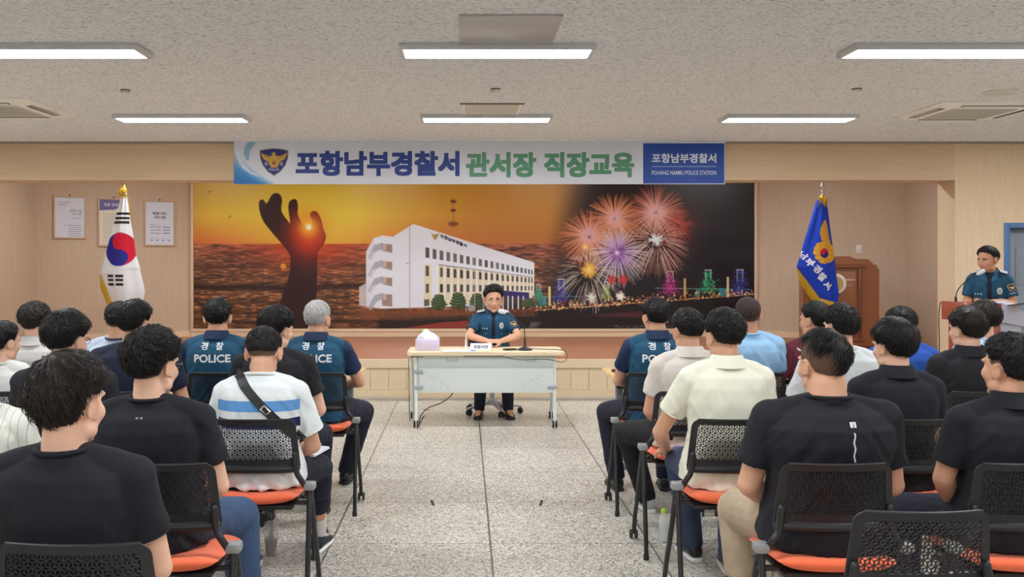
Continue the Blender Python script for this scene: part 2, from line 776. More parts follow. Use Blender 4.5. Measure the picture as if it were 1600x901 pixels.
YR = -4.0   # rear wall behind the photographer
g = G()
g.box((0, (YR + 15) / 2, -.1), (2 * XW + .4, 15 - YR + .4, .2))
struct(g, 'floor', floor_mat())
g = G()
g.box((0, (YR + YH + .5) / 2, CEIL + .1), (2 * XW + .4, YH + .5 - YR + .4, .2))
struct(g, 'ceiling', ceiling_mat())
g = G()
g.box((-XW - .1, (YR + 15) / 2, 1.6), (.2, 15 - YR + .4, 3.2))
struct(g, 'wall_left', M_side)
g = G()
g.box((XW + .1, (YR + 15) / 2, 1.6), (.2, 15 - YR + .4, 3.2))
struct(g, 'wall_right', M_side)
g = G()
g.box((0, YR - .1, 1.6), (2 * XW + .4, .2, 3.2))
struct(g, 'wall_rear', M_side)
# beam over the stage opening, pillars beside it
XJ = 5.64
g = G()
g.box((0, YH + .2, (ZH + CEIL) / 2), (2 * XJ, .4, CEIL - ZH))
struct(g, 'wall_beam', M_beam)
g = G()
DX0, DX1, DZ = 6.2, 7.15, 2.06
g.box(((XJ + DX0) / 2, YH + .2, CEIL / 2), (DX0 - XJ, .4, CEIL))
g.box(((DX1 + XW) / 2, YH + .2, CEIL / 2), (XW - DX1, .4, CEIL))
g.box(((DX0 + DX1) / 2, YH + .2, (DZ + CEIL) / 2), (DX1 - DX0, .4, CEIL - DZ))
struct(g, 'wall_front_right', M_wall_r)
g = G()
g.box((-(XJ + XW) / 2, YH + .2, CEIL / 2), (XW - XJ, .4, CEIL))
struct(g, 'wall_front_left', M_wall_r)
# stage recess
g = G()
g.box((0.15, YB + .1, 1.6), (8.66, .2, 3.2))
struct(g, 'wall_back', M_wall)
XL, XR_, YC = -6.12, 6.31, 13.55
g = G()
g.prism([(4.46, YB), (XR_, YC), (XR_ + .12, YC + .16), (4.46, YB + .2)], 0, 3.2, 'xy')
struct(g, 'wall_back_right', M_wall)
g = G()
g.prism([(-4.17, YB), (-4.17, YB + .2), (XL - .12, YC + .16), (XL, YC)], 0, 3.2, 'xy')
struct(g, 'wall_back_left', M_wall)
g = G()
g.box((XR_ + .08, (YH + .4 + YC) / 2, 1.6), (.16, YC - YH - .4, 3.2))
struct(g, 'wall_stage_right', M_wall)
g = G()
g.box((XL - .08, (YH + .4 + YC) / 2, 1.6), (.16, YC - YH - .4, 3.2))
struct(g, 'wall_stage_left', M_wall)
g = G()
g.box((0, (YH + .4 + YB) / 2 + .2, 3.25), (13.2, YB - YH, .1))
struct(g, 'ceiling_stage', mat('stage_ceiling_paint', rgb(214, 208, 198), .8))
# stage platform
g = G()
g.prism([(-XJ, YS), (XJ, YS), (XJ, YH + .4), (XR_, YH + .4), (XR_, YC), (4.46, YB), (-4.17, YB), (XL, YC), (XL, YH + .4), (-XJ, YH + .4)], 0.02, ZS - .004, 'xy')
struct(g, 'floor_stage', M_stagefloor)
g = G()
g.box((0, YS - .015, ZS - .05), (2 * XJ - .01, .045, .105), .006)         # nosing band
pw = .215
x = -XJ + .02
while x < XJ - pw:
    g.box((x + pw / 2, YS - .006, .23), (pw - .008, .016, .26), .003)
    x += pw
g.box((0, YS - .012, .05), (2 * XJ - .01, .028, .10), .003)
g.box((0, YS - .002, .21), (2 * XJ - .01, .004, .42))
struct(g, 'trim_stage_front', M_stagefront)
g = G()
g.box((0, YS - .05, .012), (2 * XJ - .02, .06, .024), .004)
struct(g, 'trim_stage_foot', mat('foot_strip', rgb(196, 186, 170), .6))
# base moulding along the three back walls
def strip(name, a, b, z0, z1, t, m):
    dx, dy = b[0] - a[0], b[1] - a[1]
    l = math.hypot(dx, dy)
    nx, ny = dy / l, -dx / l
    g = G()
    g.prism([a, b, (b[0] + nx * t, b[1] + ny * t), (a[0] + nx * t, a[1] + ny * t)], z0, z1, 'xy')
    return struct(g, name, m)


strip('baseboard_back', (-4.17, YB), (4.46, YB), ZS, .545, .05, M_frame)
strip('baseboard_back_right', (4.46, YB), (XR_, YC), ZS, .55, .03, M_frame)
strip('baseboard_back_left', (XL, YC), (-4.17, YB), ZS, .55, .03, M_frame)
# ceiling edge shadow gap trim
g = G()
g.box((0, YH - .012, CEIL - .012), (2 * XW, .024, .024))
struct(g, 'trim_ceiling_edge', mat('edge_trim', rgb(150, 142, 130), .6))
# door on the right
d = thing('door_1', None, None, ((DX0 + DX1) / 2, YH + .1, 0))
d['kind'] = 'structure'
w2 = (DX1 - DX0) / 2
g = G()
for s in (-1, 1):
    g.box((s * (w2 - .035), 0, DZ / 2), (.07, .22, DZ), .004)
g.box((0, 0, DZ - .03), (2 * w2 - .14, .22, .06), .004)
g.obj('door_frame', mat('door_frame_blue', rgb(74, 112, 160), .45), d, angle=30)
g = G()
g.box((0, .03, DZ / 2 - .03), (2 * w2 - .15, .045, DZ - .07), .004)
for zz in (1.58, 1.02, .46):
    g.box((.03, .003, zz - .02), (.62, .012, .46), .004)
g.obj('door_leaf', mat('door_leaf_grey', rgb(130, 140, 150), .5), d, angle=30)
g = G()
g.tube([(.36, .0, 1.0), (.36, -.05, 1.0), (.26, -.055, 1.0)], .01)
g.obj('door_handle', mat('steel', rgb(180, 182, 186), .3, 1.0), d)

# ================================================================== CEILING FITTINGS
M_lampframe = mat('lamp_frame', rgb(206, 208, 214), .45)
M_diff = emat('lamp_diffuser', (.94, .97, 1.0, 1), LAMP_POWER)


def ceiling_lamp(label):
    t = thing('ceiling_light', label, 'light', group='ceiling lights')
    L, W = 1.235, .31
    g = G()
    fw = .028
    zc, h = -.02, .04
    g.box((0, -W / 2 + fw / 2, zc), (L, fw, h), .004)
    g.box((0, W / 2 - fw / 2, zc), (L, fw, h), .004)
    g.box((-L / 2 + fw / 2, 0, zc), (fw, W - 2 * fw, h), .004)
    g.box((L / 2 - fw / 2, 0, zc), (fw, W - 2 * fw, h), .004)
    g.box((0, 0, -.006), (L - 2 * fw, W - 2 * fw, .01))
    g.obj('lamp_frame', M_lampframe, t, angle=30)
    g = G()
    g.box((0, 0, -.030), (L - 2 * fw, W - 2 * fw, .012))
    g.obj('diffuser', M_diff, t, smooth=False)
    return t


rows = [(6.06, 'second row'), (8.95, 'row nearest the banner'), (3.15, 'added unseen row above the audience'), (.25, 'added unseen row by the rear wall'), (-2.6, 'added unseen last row')]  # last three rows lie out of view, added to light the room
colsx = [(-2.66, 'left'), (.21, 'middle'), (3.06, 'right')]
lamp0 = None
for yy, rn in rows[:5]:
    for xx, cn in colsx:
        lb = 'bright rectangular ceiling light, %s one in the %s' % (cn, rn)
        if lamp0 is None:
            lamp0 = ceiling_lamp(lb)
            o = lamp0
        else:
            o = copy_tree(lamp0)
            o['label'] = lb
        o.location = (xx, yy, CEIL)
for xx, cn in ((-5.9, 'far left'), (6.2, 'far right')):  # side columns out of view, extra lamps added for more light
    for yy, rn in (rows[0], rows[1], rows[2]):
        o = copy_tree(lamp0)
        o['label'] = 'added unseen ceiling light at the %s side, %s' % (cn, rn)
        o.location = (xx, yy - (.0 if yy < 8 else 2.9 * 0), CEIL)

for i, xx in enumerate((-4.2, -1.4, 1.4, 4.2)):       # the stage has its own row of lamps behind the beam
    o = copy_tree(lamp0)
    o['label'] = 'ceiling light above the stage behind the beam, number %s from the flag side' % ('one', 'two', 'three', 'four')[i]
    o['group'] = 'stage lights'
    o.location = (xx, 12.3, 3.2)

M_ac = mat('aircon_plastic', rgb(240, 240, 236), .45)
M_dark = mat('dark_slot', rgb(38, 36, 34), .6)


def aircon(label):
    t = thing('ceiling_air_conditioner', label, 'air conditioner', group='ceiling air conditioners')
    g = G()
    s = .475
    g.prism([(-s, -s), (s, -s), (s, s), (-s, s)], -.012, 0, 'xy')
    # sloping skirt
    a, b = .47, .40
    V = [(x * a, y * a, -.012) for x, y in ((-1, -1), (1, -1), (1, 1), (-1, 1))] + [(x * b, y * b, -.035) for x, y in ((-1, -1), (1, -1), (1, 1), (-1, 1))]
    g.add(V, [(0, 4, 5, 1), (1, 5, 6, 2), (2, 6, 7, 3), (3, 7, 4, 0), (7, 6, 5, 4)])
    g.obj('housing', M_ac, t, angle=20)
    for k in range(4):
        g = G()
        r = rotz(k * PI / 2)
        v = np.array([0, -.385, -.031]) @ r.T
        g.box(v, (.56, .055, .012), .005, rot=r)
        sl = g.obj('air_slot', M_dark, t, angle=30)
        g = G()
        v = np.array([0, -.405, -.036]) @ r.T
        g.box(v, (.55, .03, .006), .002, rot=r @ rotx(.5))
        g.obj('louver', M_ac, sl, angle=30)
    g = G()
    g.box((0, 0, -.037), (.56, .56, .012), .004)
    for k in range(13):
        g.box((0, -.24 + k * .04, -.045), (.5, .012, .005))
    g.obj('intake_grille', mat('grille_plastic', rgb(196, 194, 188), .5), t, angle=30)
    return t


ac = aircon('white four-way ceiling air conditioner cut off by the left picture edge')
ac.location = (-4.12, 8.4, CEIL)
ac2 = copy_tree(ac)
ac2['label'] = 'white four-way ceiling air conditioner near the round ceiling speaker'
ac2.location = (4.56, 8.55, CEIL)

M_white = mat('white_plastic', rgb(226, 224, 218), .5)
t = thing('ceiling_speaker', 'round white ceiling speaker beside the air conditioner above the lectern', 'speaker', (4.32, 7.63, CEIL))
g = G()
g.lathe((0, 0, 0), [(.13, 0), (.13, -.01), (.118, -.02), (.11, -.018)], 40)
g.obj('speaker_rim', M_white, t)
g = G()
g.lathe((0, 0, -.012), [(.112, 0), (.11, -.008), (.05, -.013), (.001, -.014)], 40)
g.obj('speaker_grille', mat('grille_metal', rgb(205, 203, 196), .5), t)
sp0 = None
for xx, yy, w in ((-2.7, 7.55, 'left of the three, above the audience by the flag side'), (.25, 7.5, 'middle of the three, in line with the table'), (3.11, 7.5, 'right of the three, nearest the speaker grille')):
    lb = 'small round ceiling sprinkler, ' + w
    if sp0 is None:
        sp0 = thing('sprinkler', lb, 'sprinkler', group='ceiling sprinklers')
        g = G()
        g.lathe((0, 0, 0), [(.04, 0), (.04, -.006), (.02, -.01)], 24)
        g.obj('escutcheon', mat('sprinkler_dark', rgb(96, 88, 80), .5), sp0)
        g = G()
        g.lathe((0, 0, -.008), [(.031, 0), (.033, -.022), (.026, -.027)], 24)
        g.obj('sprinkler_cap', M_white, sp0)
        o = sp0
    else:
        o = copy_tree(sp0)
        o['label'] = lb
    o.location = (xx, yy, CEIL)
t = thing('ceiling_access_panel', 'flat grey square ceiling panel just in front of a bright light', 'panel', (.26, 5.58, CEIL))
g = G()
g.box((0, 0, -.006), (.575, .72, .012), .003)
g.obj('panel_board', mat('panel_grey', rgb(176, 177, 178), .3, spec=.6), t, angle=30)
g = G()
g.box((0, .368, -.008), (.6, .012, .016))
g.obj('panel_edge', mat('panel_edge_dark', rgb(110, 108, 106), .5), t, smooth=False)
t = thing('ceiling_hatch', 'ceiling hatch with bright side strips before the light nearest the banner', 'hatch', (.245, 8.5, CEIL))
g = G()
g.box((0, 0, -.003), (.48, .60, .006))
g.obj('hatch_board', mat('hatch_board', rgb(206, 202, 194), .8), t, smooth=False)
for s in (-1, 1):
    g = G()
    g.box((s * .245, 0, -.006), (.012, .6, .012))
    g.obj('edge_strip', mat('edge_strip_white', rgb(245, 243, 236), .4), t, smooth=False)
g = G()
g.box((0, -.305, -.006), (.56, .01, .012))
g.obj('hatch_lip', mat('panel_edge_dark', rgb(110, 108, 106), .5), t, smooth=False)

# ================================================================== MURAL
M_ink = painted('mural_print', .32, .45)


def paint_mural():
    rs = np.random.RandomState(3)
    cv = Canvas(300, 272, 1181, 514, 1.45, (0, 0, 0))
    X, Y = cv.X, cv.Y
    hor = 381.0
    P = np.c_[X.ravel(), Y.ravel()]

    def lerp(a, b, t):
        return np.array(a, float)[None, None] * (1 - t[..., None]) + np.array(b, float)[None, None] * t[..., None]
    # sunset sky
    t = np.clip((Y - 285) / (hor - 285), 0, 1)
    base = np.where((t < .55)[..., None], lerp((208, 166, 52), (232, 186, 58), t / .55), lerp((232, 186, 58), (214, 96, 52), np.clip((t - .55) / .45, 0, 1)))
    cv.a = base
    d = np.hypot((X - 485) / 1.5, (Y - 335))
    cv.blend(np.exp(-(d / 95) ** 2) * .85, (240, 222, 74))
    cv.blend(np.clip((X - 560) / 220, 0, 1) * .9, lerp((204, 150, 50), (184, 116, 54), t))
    cv.blend(np.clip((330 - X) / 60, 0, 1) * .35, (150, 110, 40))
    # sea
    ts = np.clip((Y - hor) / (514 - hor), 0, 1)
    sea = np.where((ts < .35)[..., None], lerp((150, 90, 70), (104, 74, 58), ts / .35), lerp((104, 74, 58), (110, 74, 50), (ts - .35) / .65))
    n = fbm(np.c_[P[:, 0] / 26, P[:, 1] / 3.4], 5).reshape(X.shape)
    n2 = fbm(np.c_[P[:, 0] / 9 + 40, P[:, 1] / 1.6], 4).reshape(X.shape)
    sea = sea * (1 + .35 * n + .5 * n2)[..., None] * np.array([1.0, .96, .92])
    m = (Y > hor).astype(float)
    cv.blend(m, sea)
    cv.blend(m * np.clip(n2 * 2.8 - .10, 0, 1) * np.clip(ts * 3, 0, 1) * .65, (226, 152, 88))
    cv.blend(m * np.clip(-n * 2.4 - .3, 0, 1) * .6, (44, 28, 26))
    glow = np.exp(-((X - 480) / 90) ** 2) * np.exp(-((Y - hor) / 40.) ** 2)
    cv.blend(m * glow * .8, (214, 74, 40))
    # dark wave crests
    for y0, amp, th, al in ((449, 3, 4.5, .85), (443, 4, 2.2, .4), (470, 3, 2.2, .5), (414, 4, 5, .28), (430, 3, 3, .3), (488, 3, 3, .5), (500, 3, 2.4, .5)):
        c = y0 + amp * fbm(np.c_[P[:, 0] / 60 + y0, P[:, 1] * 0 + y0], 3).reshape(X.shape) * 2
        tt = th * (1 + .6 * n)
        cv.blend(np.exp(-((Y - c) / tt) ** 2) * al * (X < 600), (36, 18, 16))
    # night half on the right
    nt_ = np.clip((X - 838 - (405 - Y) * .22) / 75, 0, 1)
    nt_ = nt_ * nt_ * (3 - 2 * nt_)
    cv.blend(nt_, lerp((34, 26, 32), (24, 16, 22), t))
    cv.blend(np.clip((Y - 462) / 8, 0, 1) * np.clip((X - 640) / 80, 0, 1) * .0, (20, 16, 20))
    # land and dark water under the building
    cv.poly([(600, 482), (700, 486), (835, 484), (1181, 460), (1181, 514), (590, 514), (590, 500)], (26, 20, 24), .95, 6)
    cv.poly([(300, 500), (640, 497), (720, 505), (720, 514), (300, 514)], (60, 34, 26), .4, 8)
    cv.poly([(590, 482), (720, 486), (835, 487), (835, 493), (640, 500), (540, 498)], (120, 78, 52), .75, 5)
    cv.poly([(625, 513), (690, 503), (735, 500), (738, 513)], (150, 62, 52), .9, 2)
    cv.poly([(905, 493), (1000, 486), (1060, 484), (1000, 496)], (92, 36, 44), .8, 3)
    for i in range(900):
        x = rs.uniform(560, 840)
        y = 490 + rs.normal(0, 3)
        cv.line(x, y, x + rs.uniform(-1, 1), y - rs.uniform(2, 6), .8, (rs.uniform(90, 190), rs.uniform(50, 110), 50), .5)
    for i in range(120):
        x = 640 + i * 1.7
        cv.line(x, 500 - (x - 640) * .05, x, 497 - (x - 640) * .05, .8, (30, 22, 24), .9)
    # raised open hand, a plain silhouette
    hand = (46, 18, 22)
    arm = [(430, 514), (437, 470), (450, 430), (452, 402), (442, 385), (424, 364), (410, 346), (404, 330), (403, 316), (409, 312), (415, 318),
           (424, 304), (434, 303), (439, 312), (438, 330), (448, 345), (452, 348), (449, 325), (452, 314), (461, 312), (464, 322), (464, 336), (472, 351),
           (480, 354), (487, 347), (483, 337), (486, 331), (493, 331), (500, 342), (504, 358), (508, 370), (503, 384), (495, 396), (494, 430), (492, 470), (480, 514)]
    arm = [tuple(p) for p in curve(np.c_[np.array(arm + [arm[0]]), np.zeros(len(arm) + 1)], 4)[:-1, :2]]
    m = cv.poly_mask(arm, 1.4)
    cv.blend(m, hand)
    red = np.exp(-(np.hypot(X - 482, Y - 372) / 34) ** 2)
    cv.blend(m * red * .95, (206, 44, 30))
    cv.glow(481, 355, 26, (240, 120, 30), .75)
    cv.glow(481, 355, 13, (255, 214, 70), .95)
    cv.disc(481, 355, 4.6, (255, 252, 226), 1, 2)
    cv.disc(441, 416, 4.6, (226, 150, 46), .95, 1.5)
    for bx, by in ((325, 300), (357, 339)):
        cv.line(bx - 2.5, by + 1.5, bx, by, 1, (80, 54, 30))
        cv.line(bx, by, bx + 3, by - 1.5, 1, (80, 54, 30))
    # far mast
    for cy, s in ((315, 4.5), (329, 4), (350, 8)):
        for k in range(14):
            a = 2 * PI * k / 14
            cv.line(708 + s * .3 * math.cos(a), cy + s * .2 * math.sin(a), 708 + s * math.cos(a), cy + s * .6 * math.sin(a), 1.0, (96, 48, 26), .85)
        cv.line(708 - s, cy, 708 + s, cy, 1, (92, 46, 26), .9)
    cv.line(708, 310, 708, 356, .8, (110, 60, 30), .6)
    # police station building
    W, Wd, Cr = (226, 234, 246), (196, 206, 222), (226, 220, 190)
    cv.poly([(571, 393), (583, 372), (597, 368), (613, 370), (645, 350), (835, 410), (835, 463), (800, 476), (662, 480), (596, 482), (571, 479)], W, 1, 1)
    cv.poly([(571, 393), (578, 384), (583, 372), (583, 480), (571, 479)], (214, 222, 234), 1, .8)
    cv.poly([(560, 448), (571, 442), (571, 479), (560, 477)], (206, 204, 206), .9, 1.5)
    for k, y in enumerate((381, 408, 433, 459)):
        cv.poly([(574, y + 22), (584, y + 2), (597, y - 2), (597, y + 8), (588, y + 12), (578, y + 26)], (164, 170, 182), .85, 1.2)
        cv.poly([(596, y), (612, y + 1), (612, y + 14 + (6 if k == 3 else 0)), (596, y + 12 + (6 if k == 3 else 0))], (158, 136, 130), 1, .8)
        cv.poly([(597, y + 1), (603, y + 1), (603, y + 9), (597, y + 9)], (206, 188, 180), .8, .8)
        if k < 3:
            cv.poly([(572, y + 30), (580, y + 13), (598, y + 9), (612, y + 15), (612, y + 22), (592, y + 22), (582, y + 34)], W, .6, 1)
    cv.line(639.5, 352, 639.5, 480, .8, (120, 124, 134))
    cv.line(638, 412, 634, 411, .8, (120, 124, 134))

    def fac(u, v):
        x = 662 + (835 - 662) * (u * 1.0) ** .82 if False else 662 + 173 * (1 - (1 - u) ** 1.35)
        top = 357 + (x - 662) * (410 - 357) / 173.
        bot = 480 + (x - 662) * (463 - 480) / 173.
        return (x, top + (bot - top) * v)

    def fq(u0, v0, u1, v1, c, al=1.0, soft=.7):
        cv.poly([fac(u0, v0), fac(u1, v0), fac(u1, v1), fac(u0, v1)], c, al, soft)
    fq(.0, .02, 1, .45, (228, 236, 248))
    fq(.10, .43, .96, 1, Cr)
    fq(.0, .45, .05, .97, Cr)
    fq(.10, .425, .97, .45, (140, 146, 156), .8)
    ncol = 20
    for k in range(ncol):
        u0 = .01 + k * .97 / ncol
        u1 = u0 + .026
        g_ = 96 + rs.uniform(-18, 24)
        fq(u0, .235, u1, .365, (g_, g_ * 1.02, g_ * 1.04))
        if k >= 2 or k == 0:
            for v0, v1 in ((.47, .60), (.70, .815)):
                g_ = 70 + rs.uniform(-18, 24)
                fq(u0 + .002, v0, u1 - .003, v1, (g_, g_ * .98, g_ * .96))
        if k >= 1:
            fq(u0 + .030, .44, u0 + .040, 1, (238, 240, 244))
    fq(.0, .9, .035, .985, (96, 92, 90))
    cv.poly([(783, 453.5), (827, 457), (827, 467), (783, 463)], (52, 44, 112), 1, .8)
    cv.poly([(784, 463), (826, 467), (826, 481), (784, 482)], (50, 44, 46), .9, .8)
    for x in (786, 794, 801, 810, 818):
        cv.line(x, 463, x, 482, 2.2, (214, 214, 218))
    # ground greenery
    for bx, by, w, h in ((685, 472, 14, 22), (716, 470, 15, 24), (745, 471, 14, 23), (825, 474, 14, 12), (845, 474, 12, 12)):
        for k in range(5):
            yy = by + h * .35 - k * h * .19
            ww = w * (.95 - .14 * abs(k - 1.2))
            cv.disc(bx + rs.uniform(-1, 1), yy, ww, (56, 76, 48), 1, 1.2, ry=h * .16)
            cv.disc(bx - ww * .2, yy - h * .05, ww * .7, (96, 116, 74), .8, 1.5, ry=h * .08)
        cv.line(bx, by + h * .3, bx, by + h * .6, 2, (60, 44, 34))
    cv.disc(736, 481, 5.5, (170, 168, 176), .9, 2)
    for x in (728, 741.5, 755):
        cv.line(x, 425, x, 486, .9, (206, 210, 220), .9)
    cv.line(676, 412, 683, 407, .8, (220, 224, 230))
    # rooftop emblem
    cv.poly([(672.5, 363), (677, 367), (681, 366), (686, 364), (683, 371), (680, 375.5), (677, 373)], (176, 148, 84), 1, 1)

    # steelworks by night
    def tower(x, y, c, s=1.0, c2=(200, 210, 220)):
        for i in range(160):
            a = rs.uniform(0, 1)
            px = x + rs.normal(0, 7 * s * (1 - .62 * a))
            py = y - a * 34 * s + 10
            cv.line(px, py, px + rs.uniform(-4, 4) * s, py + rs.uniform(-3, 3), rs.uniform(.6, 1.5), np.array(c) * rs.uniform(.35, 1.25), .75)
        cv.glow(x, y, 13 * s, c, .35)
        cv.line(x - 5 * s, y - 26 * s, x + 5 * s, y - 26 * s, 1.4, c2)
        cv.line(x - 4 * s, y - 26 * s, x - 4 * s, y - 10 * s, 1.0, c2, .8)
        cv.line(x + 4 * s, y - 26 * s, x + 4 * s, y - 10 * s, 1.0, c2, .8)
    cv.line(840, 464, 905, 463, 1.2, (84, 160, 160), .8)
    cv.line(1025, 450, 1175, 452, 1.3, (110, 170, 170), .8)
    tower(877.5, 462, (70, 84, 190))
    tower(1049, 450, (226, 60, 170), 1.0)
    tower(1108, 448, (50, 190, 130), 1.0)
    tower(1158, 450, (70, 84, 190), 1.1)
    tower(842, 460, (70, 170, 140), .6)
    tower(948, 456, (150, 190, 90), .6)
    for x, y0, y1, c in ((859, 449, 476, (226, 216, 150)), (1071.5, 436, 462, (206, 176, 110)), (1139, 434, 462, (220, 206, 150))):
        cv.line(x, y0, x, y1, 3.6, c, .95)
    for x, y, c in ((851, 470, (70, 150, 170)), (846, 472, (50, 120, 130)), (1128, 456, (60, 150, 160)), (1134, 456, (60, 140, 160)), (1092, 458, (60, 150, 150)), (893, 474, (150, 120, 110)), (926, 468, (200, 190, 190)), (1000, 470, (120, 60, 60))):
        cv.poly([(x - 3.2, y - 6), (x + 3.2, y - 6), (x + 3.2, y + 6), (x - 3.2, y + 6)], c, .85, 1)
    for k in range(16):
        a = PI * k / 15
        cv.disc(1046 + 26 * math.cos(a), 466 - 12 * math.sin(a), 1.6, (120, 50, 44), .5, 1)
        cv.disc(993 + 40 * math.cos(a), 474 - 11 * math.sin(a), .9, (150, 110, 90), .9, .6)
    for i in range(330):
        x = rs.uniform(836, 1180)
        yb = 486 - (x - 836) * .075
        y = yb - abs(rs.normal(0, 6))
        c = [(232, 150, 80), (250, 200, 130), (206, 90, 50), (240, 228, 200)][rs.randint(4)]
        cv.disc(x, y, rs.uniform(.5, 1.7), c, .85, .8)
    for i in range(170):
        x = 836 + i * 2.05
        cv.disc(x, 484.5 - (x - 836) * .072, .7, (240, 190, 120), .9, .5)
    for x, y in ((932, 489), (1008, 484)):
        cv.line(x, y, x, y - 5, .8, (230, 210, 190))
    cv.poly([(830, 502), (846, 503), (838, 511), (826, 513)], (120, 130, 140), .6, 4)
    for i in range(200):
        cv.disc(rs.uniform(960, 1100), rs.uniform(508, 513), .6, (180, 176, 196), .5, .5)

    # fireworks
    def burst(cx, cy, r, cin, cout, n, droop=.12, w=.85, r0=.12, al=.85, spread=None):
        r = r * 1.12 if r > 20 else r
        for i in range(int(n * 1.3)):
            a = rs.uniform(0, 2 * PI) if spread is None else rs.uniform(*spread)
            rr = r * rs.uniform(.72, 1.04)
            s0 = r0 * rs.uniform(.5, 1.6)
            px, py = None, None
            for j in range(9):
                q = s0 + (1 - s0) * j / 8.
                x = cx + rr * q * math.cos(a)
                y = cy + rr * q * math.sin(a) + droop * r * q * q
                if px is not None:
                    c = np.array(cin) * (1 - q) + np.array(cout) * q
                    cv.line(px, py, x, y, w * (1.15 - .4 * q), c, al * (1 - .25 * q))
                px, py = x, y
    cv.glow(1062, 352, 30, (150, 50, 44), .6)
    cv.glow(1050, 398, 26, (96, 34, 34), .5)
    cv.glow(960, 345, 34, (120, 60, 40), .5)
    cv.glow(920, 372, 32, (130, 60, 40), .5)
    burst(1026, 333, 46, (250, 200, 190), (206, 110, 84), 230, .1)
    burst(1060, 352, 26, (214, 90, 70), (150, 60, 52), 80, .1, .9, .3, .6)
    burst(961, 342, 41, (240, 190, 160), (222, 132, 84), 230, .12)
    burst(921, 370, 44, (240, 180, 150), (214, 124, 84), 240, .12)
    cv.glow(1024, 332, 15, (240, 196, 206), .75)
    cv.glow(961, 340, 13, (226, 186, 214), .7)
    cv.glow(920, 366, 13, (214, 176, 214), .6)
    burst(1027, 376, 46, (240, 230, 222), (206, 150, 130), 120, .25, 1.0, .45, .8)
    burst(966, 394, 44, (190, 150, 230), (226, 214, 214), 150, .2, .95, .25, .85)
    cv.glow(966, 396, 12, (170, 110, 214), .8)
    cv.glow(965, 395, 4, (250, 240, 255), .9)
    for i in range(70):
        a = rs.uniform(0, 2 * PI)
        rr = 14 * rs.uniform(.3, 1)
        cv.line(1027, 374, 1027 + rr * math.cos(a), 374 + rr * .8 * math.sin(a), 1.1, (228, 246, 246), .9)
    cv.disc(915, 386, 4, (255, 214, 120), .95, 4)
    burst(921, 423, 46, (230, 206, 170), (206, 196, 190), 80, .3, .95, .45, .8)
    burst(921, 421, 14, (250, 220, 120), (226, 170, 70), 90, .1, 1.0, .0)
    cv.disc(957, 437, 6, (206, 44, 44), .8, 4)
    cv.disc(975, 437, 7, (206, 44, 50), .8, 4)
    burst(970, 462, 8, (250, 245, 235), (240, 236, 226), 40, .0, 1.0, .0)
    burst(924, 464, 9, (240, 236, 226), (220, 220, 210), 30, .0, 1.0, .0)
    return cv


cv = paint_mural()
PX0, PX1, PY0, PY1 = 303.5, 1177.5, 272, 513
t = thing('wall_mural', 'wide photographic mural of sunset sea, white police building and night fireworks', 'mural', (0, 0, 0))
k = YB / FPX
flat_sheet('mural_print', cv, (PX0 - VX) * k, (PX1 - VX) * k, HC - (PY0 - VY) * k, HC - (PY1 - VY) * k, YB - .03, M_ink, t)
x0, x1 = (PX0 - VX) * k, (PX1 - VX) * k
z0, z1 = HC - (PY1 - VY) * k, HC - (PY0 - VY) * k
g = G()
g.box(((x0 + x1) / 2, YB - .012, (z0 + z1) / 2), (x1 - x0, .022, z1 - z0))
g.obj('backing_board', mat('board_brown', rgb(120, 96, 70), .7), t, smooth=False)
for nm, c, s in (('frame_rail', ((x0 + x1) / 2, YB - .03, z0 - .024), (x1 - x0 + .08, .06, .048)), ('frame_rail', ((x0 + x1) / 2, YB - .03, z1 + .02), (x1 - x0 + .08, .06, .04)),
                 ('frame_stile', (x0 - .02, YB - .03, (z0 + z1) / 2), (.04, .06, z1 - z0)), ('frame_stile', (x1 + .02, YB - .03, (z0 + z1) / 2), (.04, .06, z1 - z0))):
    g = G()
    g.box(c, s, .006)
    g.obj(nm, M_frame, t, angle=30)
g = G()
wall_text(g, '포항남부경찰서', 0, 0, 41, 6.2, 0, .03)
V = g.verts()
ang = math.atan2(-17, 41)
V2 = np.c_[(708.5 - VX) * k + (V[:, 0]) * k, np.full(len(V), YB - .033), HC - (376 - VY) * k + (V[:, 2] + V[:, 0] * math.tan(ang) * .95) * k]
g2 = G()
g2.add(V2, g.f)
g2.obj('building_lettering', mat('mural_blue_ink', rgb(64, 84, 190), .4), t, smooth=False)

# ================================================================== BANNER
YN = YH - .03


